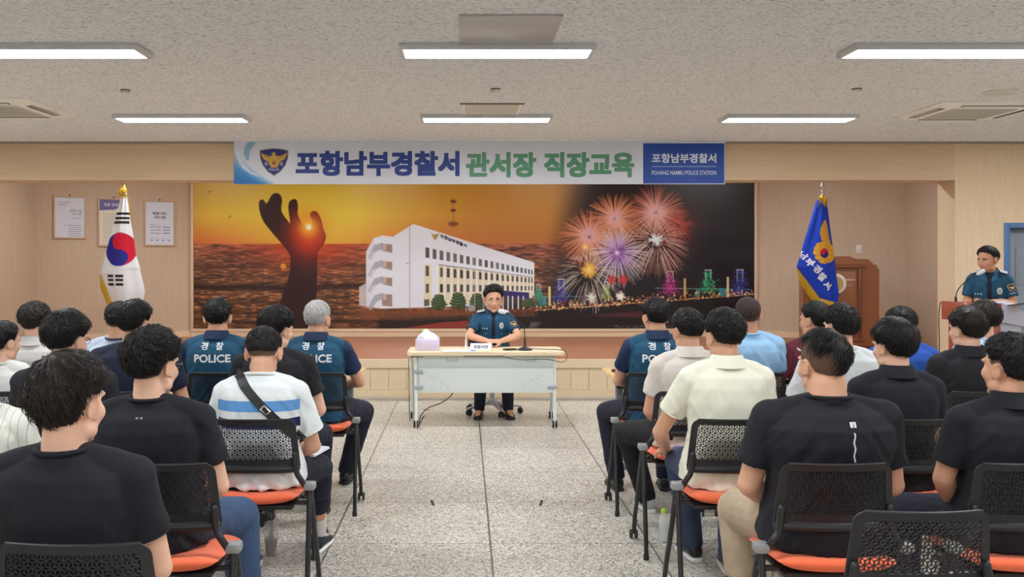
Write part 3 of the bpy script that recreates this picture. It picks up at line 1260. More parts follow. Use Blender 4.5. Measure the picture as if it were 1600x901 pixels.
def paint_banner():
    cv = Canvas(365, 221, 1133.5, 287.5, 1.9, (218, 222, 236))
    X, Y = cv.X, cv.Y
    # blue swoosh at the left end
    t = np.clip((Y - 222) / 64, 0, 1)
    c = np.array((150, 190, 226.))[None, None] * (1 - t[..., None]) + np.array((24, 118, 190.))[None, None] * t[..., None]
    edge = 367 + 2 + (t ** 1.9) * 62
    a = np.clip((edge - X) / 26, 0, 1)
    cv.blend(a ** .8, c)
    cv.poly([(366, 221), (372, 236), (380, 255), (392, 268), (410, 276), (392, 272), (378, 262), (369, 245), (366, 236)], (222, 230, 242), .85, 1.5)
    cv.poly([(387, 222), (400, 222), (391, 234), (388, 250), (385, 250), (380, 240), (382, 230)], (134, 178, 216), .9, 1.5)
    cv.poly([(366, 287.5), (366, 272), (380, 278), (392, 283), (400, 287.5)], (34, 96, 170), .6, 8)
    # shield
    sh = [(405, 235), (416, 232.5), (428, 231.5), (440, 232.5), (450.5, 235), (450, 247), (446, 258), (438, 268), (428, 274.5), (418, 268), (410, 258), (406, 247)]
    cv.poly(sh, (150, 140, 110), 1, .8)
    sh2 = [(428 + (x - 428) * .94, 253 + (y - 253) * .94) for x, y in sh]
    cv.poly(sh2, (38, 44, 122), 1, .6)
    gold, gd = (206, 164, 70), (150, 104, 44)
    for s in (-1, 1):
        def mx(p):
            return [(428 + s * (x - 428), y) for x, y in p]
        cv.poly(mx([(449, 238), (447, 244), (444, 249), (438, 252), (434, 253), (431, 249), (430, 243), (436, 244), (443, 241)]), gold, 1, .7)
        for q in range(4):
            cv.line(428 + s * (20 - q * 3), 239.5 + q * 1.3, 428 + s * (8 - q), 248 + q, .5, gd, .8)
        cv.poly(mx([(428, 250), (436, 251), (437, 256), (434, 258), (434, 261), (428, 261)]), gold, 1, .7)
    cv.poly([(426, 238), (429.5, 237.5), (430, 240), (432, 250), (424, 250), (425, 242), (423.8, 240)], gold, 1, .6)
    cv.disc(428, 254.5, 2.7, (150, 60, 50), 1, .8)
    cv.poly([(423, 258), (433, 258), (432, 261.5), (424, 261.5)], gold, 1, .6)
    # blue end panel
    cv.poly([(1005, 224), (1132, 224), (1132, 286), (1005, 286)], (26, 72, 164), 1, .6)
    cv.line(1019, 259.8, 1118.5, 259.8, .8, (196, 210, 236))
    return cv


cv = paint_banner()
k = YN / FPX


def bx(p):
    return (p - VX) * k


def bz(p):
    return HC - (p - VY) * k


t = thing('banner', 'long white banner with blue and green lettering hung below the ceiling', 'banner')
flat_sheet('banner_sheet', cv, bx(365.5), bx(1133), bz(221), bz(287.5), YN, painted('banner_print', .45, .4), t)
g = G()
g.box(((bx(365.5) + bx(1133)) / 2, YN + .006, (bz(221) + bz(287.5)) / 2), (bx(1133) - bx(365.5), .01, bz(221) - bz(287.5)))
g.obj('banner_backing', mat('banner_cloth', rgb(214, 218, 230), .6), t, smooth=False)
M_bblue, M_bgreen, M_bwhite = mat('banner_blue', rgb(34, 62, 140), .5), mat('banner_green', rgb(86, 150, 118), .5), mat('banner_white', rgb(222, 230, 244), .5)


def banner_words(name, body, px0, px1, py0, py1, m, bold):
    g = G()
    wall_text(g, body, bx((px0 + px1) / 2), bz((py0 + py1) / 2), (px1 - px0) * k, (py1 - py0) * k, YN - .003, bold)
    g.obj(name, m, t, smooth=False)


banner_words('blue_lettering', '포항남부경찰서', 462, 718, 235.5, 275, M_bblue, .038)
banner_words('green_lettering', '관서장', 728, 838, 237.5, 277, M_bgreen, .038)
banner_words('green_lettering', '직장교육', 850, 991, 237.5, 277, M_bgreen, .038)
banner_words('panel_lettering', '포항남부경찰서', 1018.5, 1119, 239.5, 254.5, M_bwhite, .022)
banner_words('panel_lettering', 'POHANG NAMBU POLICE STATION', 1018.5, 1119, 266.5, 273, M_bwhite, .006)
banner_words('shield_lettering', 'POLICE', 420.5, 436, 263.2, 266.4, M_bwhite, .0)
banner_words('shield_lettering', '경', 413.5, 417.5, 253, 258.5, M_bwhite, .0)
banner_words('shield_lettering', '찰', 438, 442, 253, 258.5, M_bwhite, .0)

# ================================================================== FRAMED NOTICES on the left wall
wdir = np.array([-4.17 - XL, YB - YC])
wlen = np.linalg.norm(wdir)
wang = math.atan2(wdir[1], wdir[0])


def on_left_wall(px, py):
    """point on the slanting left wall seen at that pixel"""
    s = (px - VX) / FPX
    # XL + a*dx = s*(YC + a*dy)
    dx, dy = wdir
    a = (s * YC - XL) / (dx - s * dy)
    D = YC + a * dy
    return np.array([XL + a * dx, D, HC - (py - VY) * D / FPX])


M_pframe = mat('notice_frame_wood', rgb(196, 168, 140), .45)
M_paper = mat('notice_paper', rgb(214, 220, 234), .25, spec=.5)
M_paper2 = mat('notice_paper_cream', rgb(222, 216, 200), .3)
M_inkd = mat('notice_ink', rgb(66, 60, 78), .6)
M_purple = mat('notice_purple', rgb(104, 92, 150), .5)
M_pinkink = mat('notice_pink', rgb(176, 120, 150), .6)


def notice(px0, py0, px1, py1, label, kind):
    a, b = on_left_wall(px0, (py0 + py1) / 2), on_left_wall(px1, (py0 + py1) / 2)
    w = np.linalg.norm((b - a)[:2])
    c = (a + b) / 2
    h = (py1 - py0) * c[1] / FPX
    t = thing('framed_notice', label, 'picture', (c[0], c[1], c[2]), wang, 'framed notices')
    g = G()
    f = .025
    for s in (-1, 1):
        g.box((s * (w / 2 - f / 2), -.014, 0), (f, .028, h), .004)
        g.box((0, -.014, s * (h / 2 - f / 2)), (w - 2 * f, .028, f), .004)
    g.obj('frame', M_pframe, t, angle=30)
    g = G()
    g.box((0, -.009, 0), (w - 2 * f, .01, h - 2 * f))
    g.obj('poster', M_paper2 if kind == 1 else M_paper, t, smooth=False)
    W, H = w - 2 * f, h - 2 * f
    g = G()
    gp = G()
    y = -.0155

    def ln(x0, x1, z, th=.006):
        n = max(2, int((x1 - x0) / .03))
        for i in range(n):
            xa = x0 + (x1 - x0) * i / n
            g.box((W * 0 + xa + (x1 - x0) / n * .42, y, z), ((x1 - x0) / n * .8, .001, th))
    if kind == 0:
        wall_text(gp, '당신이 든든하게', -.07, H * .38, W * .42, .03, y, .01)
        wall_text(gp, '국민경찰', -.10, H * .31, W * .28, .03, y, .01)
        wall_text(g, '함께하는 경찰', .08, H * .17, W * .4, .035, y, .01)
        wall_text(g, '국민의 경찰', .09, H * .09, W * .34, .035, y, .01)
        ln(.03, .16, -.01)
        for q in range(6):
            ln(-.02, .15 + .01 * (q % 2), -H * .2 - q * .03)
        ln(-.08, -.04, -H * .2)
    elif kind == 1:
        gp.prism([(-W / 2, H / 2), (W / 2, H / 2), (W / 2, H * .38), (0, H * .28), (-W / 2, H * .26)], y + .0005, y - .0005)
        gw = G()
        wall_text(gw, '경찰 헌장', -.04, H * .39, W * .5, .045, y - .002, .01)
        gw.obj('white_lettering', M_bwhite, t, smooth=False)
        for q in range(16):
            ln(-W * .38, W * .38, H * .18 - q * .033, .004)
    else:
        wall_text(g, '책임을 다하는', 0, H * .23, W * .52, .045, y, .02)
        wall_text(g, '국민의 경찰', 0, H * .14, W * .42, .042, y, .02)
        ln(-.14, -.09, -H * .03)
        g.box((0, y, -H * .045), (W * .62, .001, .002))
        for q in range(3):
            ln(-.14, .02, -H * .09 - q * .046, .008)
            ln(.05, .15, -H * .09 - q * .046, .012)
        ln(-.14, -.09, -H * .34)
        g.box((0, y, -H * .36), (W * .62, .001, .002))
        for q in range(4):
            ln(-.14 + q * .085, -.10 + q * .085, -H * .4, .012)
    g.obj('ink_lettering', M_inkd, t, smooth=False)
    if gp.n:
        gp.obj('header_print', M_purple if kind == 1 else M_pinkink, t, smooth=False)
    g = G()
    g.box((0, -.003, h / 2 + .008), (.03, .006, .02))
    g.obj('hanger', M_dark, t, smooth=False)


notice(83, 306, 134.5, 373, 'framed white notice with pink brush lettering, farthest left of the three', 0)
notice(152.5, 309.5, 203, 385, 'framed cream charter with purple header, partly behind the white flag', 1)
notice(225, 313, 273.5, 384.5, 'framed white notice with bold heading, between white flag and mural', 2)
# wall switch on the right slanting wall
sx_, sy_ = 1342, 389
s = (sx_ - VX) / FPX
dx, dy = XR_ - 4.46, YC - YB
a = (s * YB - 4.46) / (dx - s * dy)
D = YB + a * dy
t = thing('wall_switch', 'small white switch plate on the wall above the tall podium', 'switch', (4.46 + a * dx, D, HC - (sy_ - VY) * D / FPX), math.atan2(dy, dx))
g = G()
g.box((0, -.006, 0), (.075, .012, .12), .003)
g.obj('plate', M_white, t, angle=30)
g = G()
g.box((0, -.015, 0), (.03, .01, .05), .003)
g.obj('rocker', mat('rocker_white', rgb(214, 220, 222), .4), t, angle=30)
# ================================================================== AUDIENCE CHAIR
M_black = mat('chair_black_plastic', rgb(33, 33, 36), .45, spec=.4)
M_tube = mat('chair_black_tube', rgb(40, 40, 42), .35, metal=.2)
M_orange = mat('chair_orange_fabric', rgb(232, 104, 62), .75, sheen=.2, bump=(400, .15, .001))
M_hinge = mat('chair_grey_joint', rgb(150, 152, 154), .4, metal=.3)
M_rubber = mat('caster_rubber', rgb(28, 28, 30), .5)


def back_map(u, z):
    """u across, z height -> point on the curved reclined backrest"""
    t = (z - .60) / .30
    w = 1.0 + .13 * (1 - t)
    return np.c_[u * w, -.150 - .045 * t + .040 * (u / .215) ** 2 - .0 * t, z]


def make_chair():
    t = thing('audience_chair', 'x', 'chair', group='audience chairs')
    # perforated panel: rhombic holes along the edges of a triangular lattice
    a = .0235
    hgt = a * math.sqrt(3) / 2
    u0, u1, z0, z1 = -.178, .178, .700, .888
    nx, nz = int((u1 - u0) / a), int((z1 - z0) / hgt)
    nodes, faces, verts = {}, [], []

    def vert(key, p):
        if key not in nodes:
            nodes[key] = len(verts)
            verts.append(p)
        return nodes[key]

    def pos(i, j):
        return np.array([u0 + i * a + (.5 * a if j % 2 else 0), z0 + j * hgt])
    oth = {}

    def tri(n0, n1, n2):
        P = [pos(*n) for n in (n0, n1, n2)]
        c = sum(P) / 3
        ring = []
        ns = (n0, n1, n2)
        for k in range(3):
            p, q, A, B = ns[k], ns[(k + 1) % 3], P[k], P[(k + 1) % 3]
            ring.append(vert(('n', p), A))
            ek = (min(p, q), max(p, q))
            ring.append(vert(('e', ek, p), A + (B - A) * .11))
            mid = (A + B) / 2
            inn = c - mid
            inn /= np.linalg.norm(inn)
            ring.append(vert(('s', ek, ns[k], ns), mid + inn * a * .20))
            ring.append(vert(('e', ek, q), B + (A - B) * .11))
        faces.append(ring)
    for j in range(nz):
        for i in range(nx):
            if j % 2 == 0:
                tri((i, j), (i + 1, j), (i, j + 1))
                tri((i + 1, j), (i + 1, j + 1), (i, j + 1))
            else:
                tri((i, j), (i + 1, j), (i + 1, j + 1))
                tri((i, j), (i + 1, j + 1), (i, j + 1))
    UV = np.array(verts)
    V = back_map(UV[:, 0], UV[:, 1])
    n = len(V)
    Vb = V + np.array([0, .004, 0])
    F = [tuple(f) for f in faces] + [tuple(i + n for i in f[::-1]) for f in faces]
    # side walls of holes only along boundary edges
    ec = {}
    for f in faces:
        for k in range(len(f)):
            e = (f[k], f[(k + 1) % len(f)])
            ec[e] = 1
    for (p, q) in list(ec):
        if (q, p) not in ec:
            F.append((q, p, p + n, q + n))
    g = G()
    g.add(np.vstack([V, Vb]), F)
    # moulded rim around the holes
    def ring(hw, zt, zb, rc, m=10):
        pts = []
        for cx, cz, a0 in ((hw - rc, zt - rc, 0), (-hw + rc, zt - rc, 90), (-hw + rc, zb + rc, 180), (hw - rc, zb + rc, 270)):
            for k in range(m):
                an = R(a0 + 90 * k / (m - 1))
                pts.append((cx + rc * math.cos(an), cz + rc * math.sin(an)))
        # densify so that it follows the curve
        out = []
        for i in range(len(pts)):
            p, q = np.array(pts[i]), np.array(pts[(i + 1) % len(pts)])
            k = max(1, int(np.linalg.norm(q - p) / .02))
            if i % m == m - 1:
                k = 18
            else:
                k = 1
            for s in range(k):
                out.append(p + (q - p) * s / k)
        return np.array(out)
    A = ring(.200, .905, .652, .036)
    B = ring(.172, .880, .718, .012)
    off = {}
    rings = []
    for arr, yo in ((A, .0045), (A, -.002), (B, -.002), (B, .0055)):
        q = back_map(arr[:, 0], arr[:, 1])
        q[:, 1] += yo
        rings.append(q)
    m = len(A)
    F = []
    for r_ in range(4):
        s_ = (r_ + 1) % 4
        for i in range(m):
            j = (i + 1) % m
            F.append((r_ * m + i, r_ * m + j, s_ * m + j, s_ * m + i))
    g.add(np.vstack(rings), F)
    g.obj('backrest', M_black, t, angle=40)
    # moulded band under the holes
    g = G()
    P = back_map(np.linspace(-.182, .182, 15), np.full(15, .672))
    P[:, 1] += .002
    g.tube(P, .019, 10)
    g.obj('lower_band', M_black, t)
    g = G()
    P = back_map(np.linspace(-.172, .172, 15), np.full(15, .903))
    P[:, 1] += .002
    g.tube(P, .0055, 10)
    g.obj('top_rail', M_black, t)
    # seat
    g = G()

    def seat_sec(y, w, zc, th, bow):
        n = 17
        xs = np.linspace(-1, 1, n)
        top = [(x * w, y, zc + th / 2 * (1 - abs(x) ** 6) + bow * x * x) for x in xs]
        bot = [(x * w, y, zc - th / 2 * (1 - abs(x) ** 6) + bow * x * x) for x in xs[::-1][1:-1]]
        return top + bot
    secs = [seat_sec(y, w, z, th, b) for y, w, z, th, b in ((-.205, .18, .540, .016, .012), (-.20, .205, .540, .036, .014), (-.17, .216, .537, .048, .016), (-.05, .218, .532, .048, .014),
                                                            (.10, .218, .530, .046, .006), (.19, .212, .526, .044, .0), (.225, .205, .512, .034, 0), (.232, .18, .505, .015, 0))]
    V = np.array(secs).reshape(-1, 3)
    n = len(secs[0])
    F = []
    for i in range(len(secs) - 1):
        for j in range(n):
            k = (j + 1) % n
            F.append((i * n + j, (i + 1) * n + j, (i + 1) * n + k, i * n + k))
    F.append(tuple(range(n)))
    F.append(tuple((len(secs) - 1) * n + j for j in range(n))[::-1])
    g.add(V, F)
    g.obj('seat', M_orange, t, angle=60)
    g = G()
    g.box((0, .01, .498), (.38, .36, .022), .008)
    g.obj('seat_pan', M_black, t)
    for s in (-1, 1):
        g = G()
        g.tube(curve([(s * .255, -.11, .578), (s * .235, -.06, .528), (s * .225, .08, .488)], 4), .011, 10)
        g.obj('seat_rail', M_tube, t)
        g = G()
        g.tube(curve([(s * .196, -.153, .74), (s * .206, -.155, .66), (s * .225, -.155, .625), (s * .243, -.135, .585)], 5), .0135, 10)
        g.obj('back_support', M_tube, t)
        g = G()
        g.box((s * .262, -.125, .590), (.052, .062, .034), .006)
        g.obj('joint', M_hinge, t, angle=30)
        g = G()
        g.tube(curve([(s * .262, -.13, .578), (s * .266, -.19, .35), (s * .27, -.255, .10), (s * .27, -.262, .012)], 5), .0125, 10)
        l = g.obj('rear_leg', M_tube, t)
        g = G()
        g.lathe((s * .27, -.262, 0), [(.015, 0), (.016, .004), (.015, .03), (.012, .034)], 14)
        g.obj('glide', M_rubber, l)
        g = G()
        g.tube(curve([(s * .262, -.11, .578), (s * .264, -.01, .36), (s * .268, .10, .13), (s * .268, .125, .055)], 5), .0125, 10)
        l = g.obj('front_leg', M_tube, t)
        g = G()
        for q in (-1, 1):
            g.lathe((s * .268 + q * .015 - .008, .14, .027), [(.004, 0), (.024, .001), (.027, .005), (.027, .011), (.024, .016), (.004, .017)], 18, axis='x')
        g.box((s * .268, .135, .045), (.012, .03, .03), .004)
        g.obj('caster', M_rubber, l, angle=50)
    g = G()
    g.tube([(-.26, -.10, .505), (.26, -.10, .505)], .011, 10)
    g.obj('crossbar', M_tube, t)
    g = G()
    g.tube([(-.225, .08, .485), (.225, .08, .485)], .009, 10)
    g.obj('crossbar', M_tube, t)
    return t


CHAIR = make_chair()
_used = [False]


def chair(x, y, label, rz=0.0):
    if not _used[0]:
        o = CHAIR
        _used[0] = True
    else:
        o = copy_tree(CHAIR)
    o.location = (x, y, 0)
    o.rotation_euler = (0, 0, rz)
    o['label'] = label
    return o


# ================================================================== SPEAKER TABLE
M_top = mat('table_top_maple', rgb(236, 216, 180), .4, vary=((3, 40, 40), .06))
M_twhite = mat('table_white_metal', rgb(224, 232, 232), .4)
M_tgrey = mat('table_grey_bracket', rgb(160, 168, 180), .4)
TX0, TX1, TY0, TY1, TZ = -.555, .985, 9.22, 9.84, .735
t = thing('folding_table', 'white wheeled table with maple top where the seated officer rests his hands', 'table', ((TX0 + TX1) / 2, (TY0 + TY1) / 2, 0))
hx, hy = (TX1 - TX0) / 2, (TY1 - TY0) / 2
g = G()
c_ = .05
g.prism([(-hx + c_, -hy), (hx - c_, -hy), (hx, -hy + c_ * .8), (hx, hy - c_), (hx - c_, hy), (-hx + c_, hy), (-hx, hy - c_), (-hx, -hy + c_ * .8)], TZ - .032, TZ, 'xy')
g.obj('tabletop', M_top, t, angle=20)
g = G()
g.box((0, -hy + .065, TZ - .034 - .065), (1.33, .012, .135), .003)
g.obj('cable_tray', mat('tray_white', rgb(206, 216, 214), .4), t, angle=30)
g = G()
g.box((0, -hy + .05, .455), (1.31, .014, .24), .004)
g.obj('modesty_panel', M_twhite, t, angle=30)
g = G()
rs = np.random.RandomState(5)
for s in (-1, 1):
    for i in range(26):
        a_, b_ = rs.rand(), rs.rand()
        px_, pz_ = s * (.57 - .22 * a_), .36 + .19 * b_ * (1 - a_ * .8)
        an = rs.choice([0, PI / 3, -PI / 3])
        g.box((px_, -hy + .0425, pz_), (.018, .001, .0025), rot=roty(an))
g.obj('panel_slots', mat('slot_grey', rgb(176, 184, 184), .6), t, smooth=False)
for sx, px_ in ((-1, -.468), (1, .885)):
    xx = px_ - (TX0 + TX1) / 2
    g = G()
    g.tube([(xx, -hy + .10, TZ - .04), (xx, -hy + .02, .075)], .017, 12)
    g.obj('leg', M_twhite, t)
    g = G()
    xr = (-.525 if sx < 0 else .90) - (TX0 + TX1) / 2
    g.tube([(xr, -hy + .22, TZ - .05), (xr, hy - .06, .075)], .017, 12)
    g.obj('leg', M_twhite, t)
    g = G()
    g.tube([(xx, -hy + .10, TZ - .06), (xr, hy - .14, TZ - .06)], .014, 10)
    g.obj('top_rail', M_twhite, t)
    for zz in (.395, .545) if sx < 0 else (.395,):
        g = G()
        g.box((xx + (.02 if sx < 0 else -.02), -hy + .028, zz + (.0)), (.095, .03, .03), .004)
        g.obj('bracket', M_tgrey, t, angle=30)
    for cx_, cy_ in ((xx, -hy + .02), (xr, hy - .06)):
        g = G()
        for q in (-1, 1):
            g.lathe((cx_ + q * .016 - .009, cy_, .036), [(.004, 0), (.032, .001), (.036, .005), (.036, .013), (.032, .018), (.004, .019)], 20, axis='x')
        cst = g.obj('caster', M_rubber, t, angle=50)
        g = G()
        g.box((cx_, cy_, .07), (.014, .04, .035), .004)
        for q in (-1, 1):
            g.lathe((cx_ + q * .0262 - .001, cy_, .036), [(.002, 0), (.024, .0005), (.024, .0015), (.002, .002)], 20, axis='x')
        g.obj('caster_fork', M_twhite, cst, angle=40)
for xx in (-.33, .44):
    g = G()
    g.tube([(xx - .05, -hy + .04, TZ - .045), (xx - .05, -hy + .04, TZ - .09), (xx + .05, -hy + .04, TZ - .09), (xx + .05, -hy + .04, TZ - .045)], .004, 8)
    g.obj('tray_clip', M_tgrey, t)
g = G()
g.box((-.02, -hy + .05, TZ - .038), (.4, .02, .012), .002)
g.obj('latch_bar', M_dark, t)
# cables of the table
M_cable = mat('black_cable', rgb(30, 30, 32), .5)


def cable(label, pts, r=.004):
    g = G()
    g.tube(curve(pts, 8), r, 8)
    o = g.obj('cable', M_cable)
    return tag(o, label, 'cable')


cable('black cable hanging in a loop along the front of the table', [(.62, 9.55, .742), (.75, 9.5, .742), (.95, 9.42, .742), (1.0, 9.3, .735), (1.003, 9.215, .69), (.95, 9.19, .645), (.8, 9.19, .67), (.55, 9.2, .665), (.40, 9.2, .69)], .0035)
cable('black cable running from under the table down to the floor', [(-.10, 9.7, .38), (-.12, 9.66, .27), (-.22, 9.55, .20), (-.36, 9.42, .16), (-.43, 9.35, .09), (-.44, 9.33, .004), (-.44, 9.5, .004), (-.42, 9.9, .004)], .005)
cable('thin black cable down the left table leg', [(-.40, 9.2, .692), (-.50, 9.2, .692), (-.535, 9.22, .66), (-.54, 9.3, .45), (-.545, 9.45, .2), (-.55, 9.6, .004)], .0035)


def on(px, D):
    return (px - VX) * D / FPX


# things on the table ------------------------------------------------
D = 9.42
t = thing('tissue_box', 'pale lilac tissue box with white tissue sticking out, on the table', 'tissue box', (on(668, D), D, TZ))
g = G()
g.box((0, 0, .058), (.235, .115, .115), .006)
g.obj('carton', mat('lilac_card', rgb(214, 202, 228), .6, vary=(60, .08)), t, angle=30)
g = G()
n, m_ = 26, 16
U, Vv = np.meshgrid(np.linspace(0, 2 * PI, n, endpoint=False), np.linspace(0, 1, m_))
rr = .075 * np.cos(Vv * PI / 2) ** .6 + .002
nn = vnoise(np.c_[np.cos(U).ravel() * 2 + 5, np.sin(U).ravel() * 2, Vv.ravel() * 3]).reshape(U.shape)
rr = rr * (1 + .35 * nn)
V = np.c_[(rr * np.cos(U)).ravel() * 1.15, (rr * np.sin(U)).ravel() * .5, (.112 + .085 * Vv * (1 + .25 * nn)).ravel()]
F = [(i * n + j, i * n + (j + 1) % n, (i + 1) * n + (j + 1) % n, (i + 1) * n + j) for i in range(m_ - 1) for j in range(n)]
F.append(tuple((m_ - 1) * n + j for j in range(n)))
g.add(V, F)
g.obj('tissue', mat('tissue_white', rgb(236, 238, 244), .8), t, angle=80)


def bottle(name, label, cat, loc, h, r, liquid, cap, glass=(240, 244, 244), neck=.32, group=None, level=.8, lab=None):
    t = thing(name, label, cat, loc, 0, group)
    g = G()
    b = h * .88
    g.lathe((0, 0, 0), [(r * .8, 0), (r, .006), (r, b * (1 - neck) * .5), (r * .96, b * (1 - neck) * .55), (r, b * (1 - neck) * .6), (r, b * (1 - neck)), (r * .8, b * (1 - neck * .6)), (r * .45, b * (1 - neck * .2)), (r * .40, b)], 28)
    g.obj('bottle_body', mat('clear_plastic_%d_%d' % (glass[0], glass[2]), rgb(*glass), .08, alpha=.34), t)
    if liquid:
        g = G()
        rr_ = r * .93
        g.lathe((0, 0, .004), [(rr_ * .8, 0), (rr_, .006), (rr_, b * level * (1 - neck)), (rr_ * .9, b * level * (1 - neck) + .001)], 28)
        g.obj('drink', liquid, t)
    g = G()
    g.lathe((0, 0, b - .004), [(r * .48, 0), (r * .5, .002), (r * .5, h * .1), (r * .44, h * .12)], 20)
    g.obj('cap', cap, t)
    if lab:
        g = G()
        g.lathe((0, 0, b * .25), [(r * 1.012, 0), (r * 1.012, b * .25)], 28)
        g.obj('label_wrap', lab, t)
    return t


M_water = mat('water', rgb(206, 216, 214), .05, alpha=.4)
M_oj = mat('orange_drink', rgb(240, 150, 30), .3)
M_limecap = mat('lime_cap', rgb(178, 226, 40), .4)
M_redcap = mat('red_orange_cap', rgb(206, 76, 40), .4)
D = 9.60
bottle('water_bottle', 'small clear bottle with yellow-green cap behind the tissue box', 'bottle', (on(661, D), D, TZ), .20, .033, M_water, M_limecap)
t = thing('paper_cup', 'small pale paper cup right behind the tissue', 'cup', (on(681, D), D, TZ))
g = G()
g.lathe((0, 0, 0), [(.024, 0), (.034, .115), (.035, .117), (.032, .115), (.023, .006)], 24)
g.obj('cup_body', mat('cup_paper', rgb(206, 214, 216), .5), t)
g = G()
g.lathe((0, 0, .113), [(.037, 0), (.037, .006), (.03, .008)], 24)
g.obj('cup_lid', M_white, t)
D = 9.34
t = thing('name_plate', 'white tent name plate with blue lettering on the table', 'name plate', (on(751.3, D), D, TZ))
g = G()
g.prism([(-.045, 0), (.045, 0), (.004, .078), (-.004, .078)], -.104, .104, 'yz')
g.obj('card', mat('plate_white', rgb(232, 238, 244), .4), t, smooth=False)
g = G()
V, F = fit_text('경찰서장', .145, .034, .01)
sl = .041 / .078


def on_plate(V, oz, d=.0012):
    z = V[:, 1] + oz
    return np.c_[V[:, 0], -.045 + z * sl - d, z]


for ox in (0, .0012, -.0012):
    g.add(on_plate(V + np.array([ox, 0, 0]), .045), F)
g.obj('lettering', mat('plate_ink', rgb(44, 50, 90), .5), t, smooth=False)
for nm, x0_, x1_, c in (('blue_stripe', -.104, -.05, (44, 62, 140)), ('green_stripe', -.05, .104, (196, 212, 70))):
    g = G()
    q = np.array([(x0_, .002, 0), (x1_, .002, 0), (x1_, .014, 0), (x0_, .014, 0)])
    g.add(on_plate(q, 0), [(0, 1, 2, 3)])
    g.obj(nm, mat(nm, rgb(*c), .5), t, smooth=False)
g = G()
g.box((.02, 9.36, TZ + .004), (.46, .22, .003))
tag(g.obj('paper_sheets', mat('sheet_white', rgb(240, 242, 246), .7), smooth=False), 'white paper sheets lying under the name plate on the table', 'paper')
bpy.data.objects['paper_sheets'].location = (0, -.0, 0)
t = thing('pen_stand', 'small white cone pen holder left of the name plate', 'pen stand', (on(728, 9.5), 9.5, TZ))
g = G()
g.lathe((0, 0, 0), [(.026, 0), (.026, .004), (.012, .02), (.0075, .06), (.006, .105)], 20)
g.obj('holder', mat('ivory', rgb(240, 236, 222), .4), t)
g = G()
g.tube([(0, 0, .10), (.004, 0, .16)], .0045, 10)
g.obj('pen', M_white, t)
t = thing('mobile_phone', 'black smartphone lying right of the name plate', 'phone', (on(797, 9.45), 9.45, TZ), .4)
g = G()
g.box((0, 0, .008), (.13, .072, .014), .005)
g.obj('phone_body', M_dark, t)
g = G()
g.box((0, 0, .0155), (.12, .062, .002))
g.obj('screen', mat('screen_black', rgb(26, 28, 34), .1), t, smooth=False)


def gooseneck(name, label, loc, base_r, pts, head, hd, headmat):
    t = thing(name, label, 'microphone', loc)
    g = G()
    g.lathe((0, 0, 0), [(base_r, 0), (base_r, .008), (base_r * .8, .02), (base_r * .3, .032), (.012, .04), (.009, .06)], 28)
    g.obj('mic_base', M_black, t)
    g = G()
    P = curve(pts, 8)
    k_ = max(2, len(P) // 5)
    g.tube(P[:k_], .0095, 10)
    g.tube(P, .005, 10)
    g.obj('gooseneck', M_tube, t)
    g = G()
    h, d_ = np.array(head, float), np.array(hd, float)
    d_ /= np.linalg.norm(d_)
    g.tube([h - d_ * .03, h - d_ * .01, h + d_ * .02], [.013, .021, .022], 16)
    g.obj('foam_cover', headmat, t)
    return t


M_foam = mat('white_foam', rgb(206, 212, 224), .9, bump=(300, .4, .002))
D = 9.45
bx0 = on(820, D)
mic = gooseneck('table_microphone', 'black gooseneck microphone with white foam head on the table', (bx0, D, TZ), .075,
                [(0, 0, .03), (0, 0, .12), (-.005, .0, .20), (-.03, -.0, .26), (-.10, .0, .315), (-.2, .02, .37)], (-.225, .025, .382), (-.9, .05, .32), M_foam)
# ================================================================== OFFICE CHAIR of the seated officer
M_ocgrey = mat('office_chair_grey', rgb(196, 198, 202), .4)
OX, OY = .30, 10.12
t = thing('office_chair', 'grey five-star swivel chair behind the white table', 'chair', (OX, OY, 0), .15)
for k_ in range(5):
    an = R(-90 + 72 * k_ + 8)
    g = G()
    c, s = math.cos(an), math.sin(an)
    g.tube([(.02 * c, .02 * s, .115), (.15 * c, .15 * s, .10), (.30 * c, .30 * s, .075)], [.034, .026, .018], 12, flat=((0, 0, 1), .7))
    lg = g.obj('star_leg', M_ocgrey, t)
    g = G()
    for q in (-1, 1):
        o_ = np.array([-s, c, 0]) * q * .017
        ctr = np.array([.30 * c, .30 * s, .03]) + o_
        P = []
        g2 = G()
        g2.lathe((0, 0, 0), [(.004, -.009), (.026, -.008), (.03, -.004), (.03, .004), (.026, .008), (.004, .009)], 18, axis='x')
        v = g2.verts() @ rotz(an + PI / 2).T + ctr
        g.add(v, g2.f)
    g.box((.30 * c, .30 * s, .055), (.02, .02, .03), .004)
    g.obj('caster', M_rubber, lg, angle=50)
g = G()
g.lathe((0, 0, .09), [(.045, 0), (.045, .06), (.03, .065), (.03, .20), (.022, .205), (.022, .32)], 20)
g.obj('column', M_ocgrey, t)
g = G()
g.box((0, 0, .455), (.50, .47, .07), .03)
g.obj('seat', mat('office_fabric', rgb(50, 52, 58), .8), t, angle=50)
g = G()
P = []
g.box((0, .24, .82), (.44, .05, .42), .024)
g.obj('backrest', MATS['office_fabric'], t, angle=50)
g = G()
g.tube(curve([(0, .05, .42), (0, .22, .44), (0, .28, .55), (0, .27, .75)], 5), .02, 10)
g.obj('back_bracket', M_ocgrey, t)

# ================================================================== FRONT-ROW TABLES
M_ftop = mat('desk_top_beech', rgb(232, 196, 140), .4, vary=((3, 40, 40), .08))
M_fgrey = mat('desk_grey_leg', rgb(120, 128, 140), .4, metal=.2)


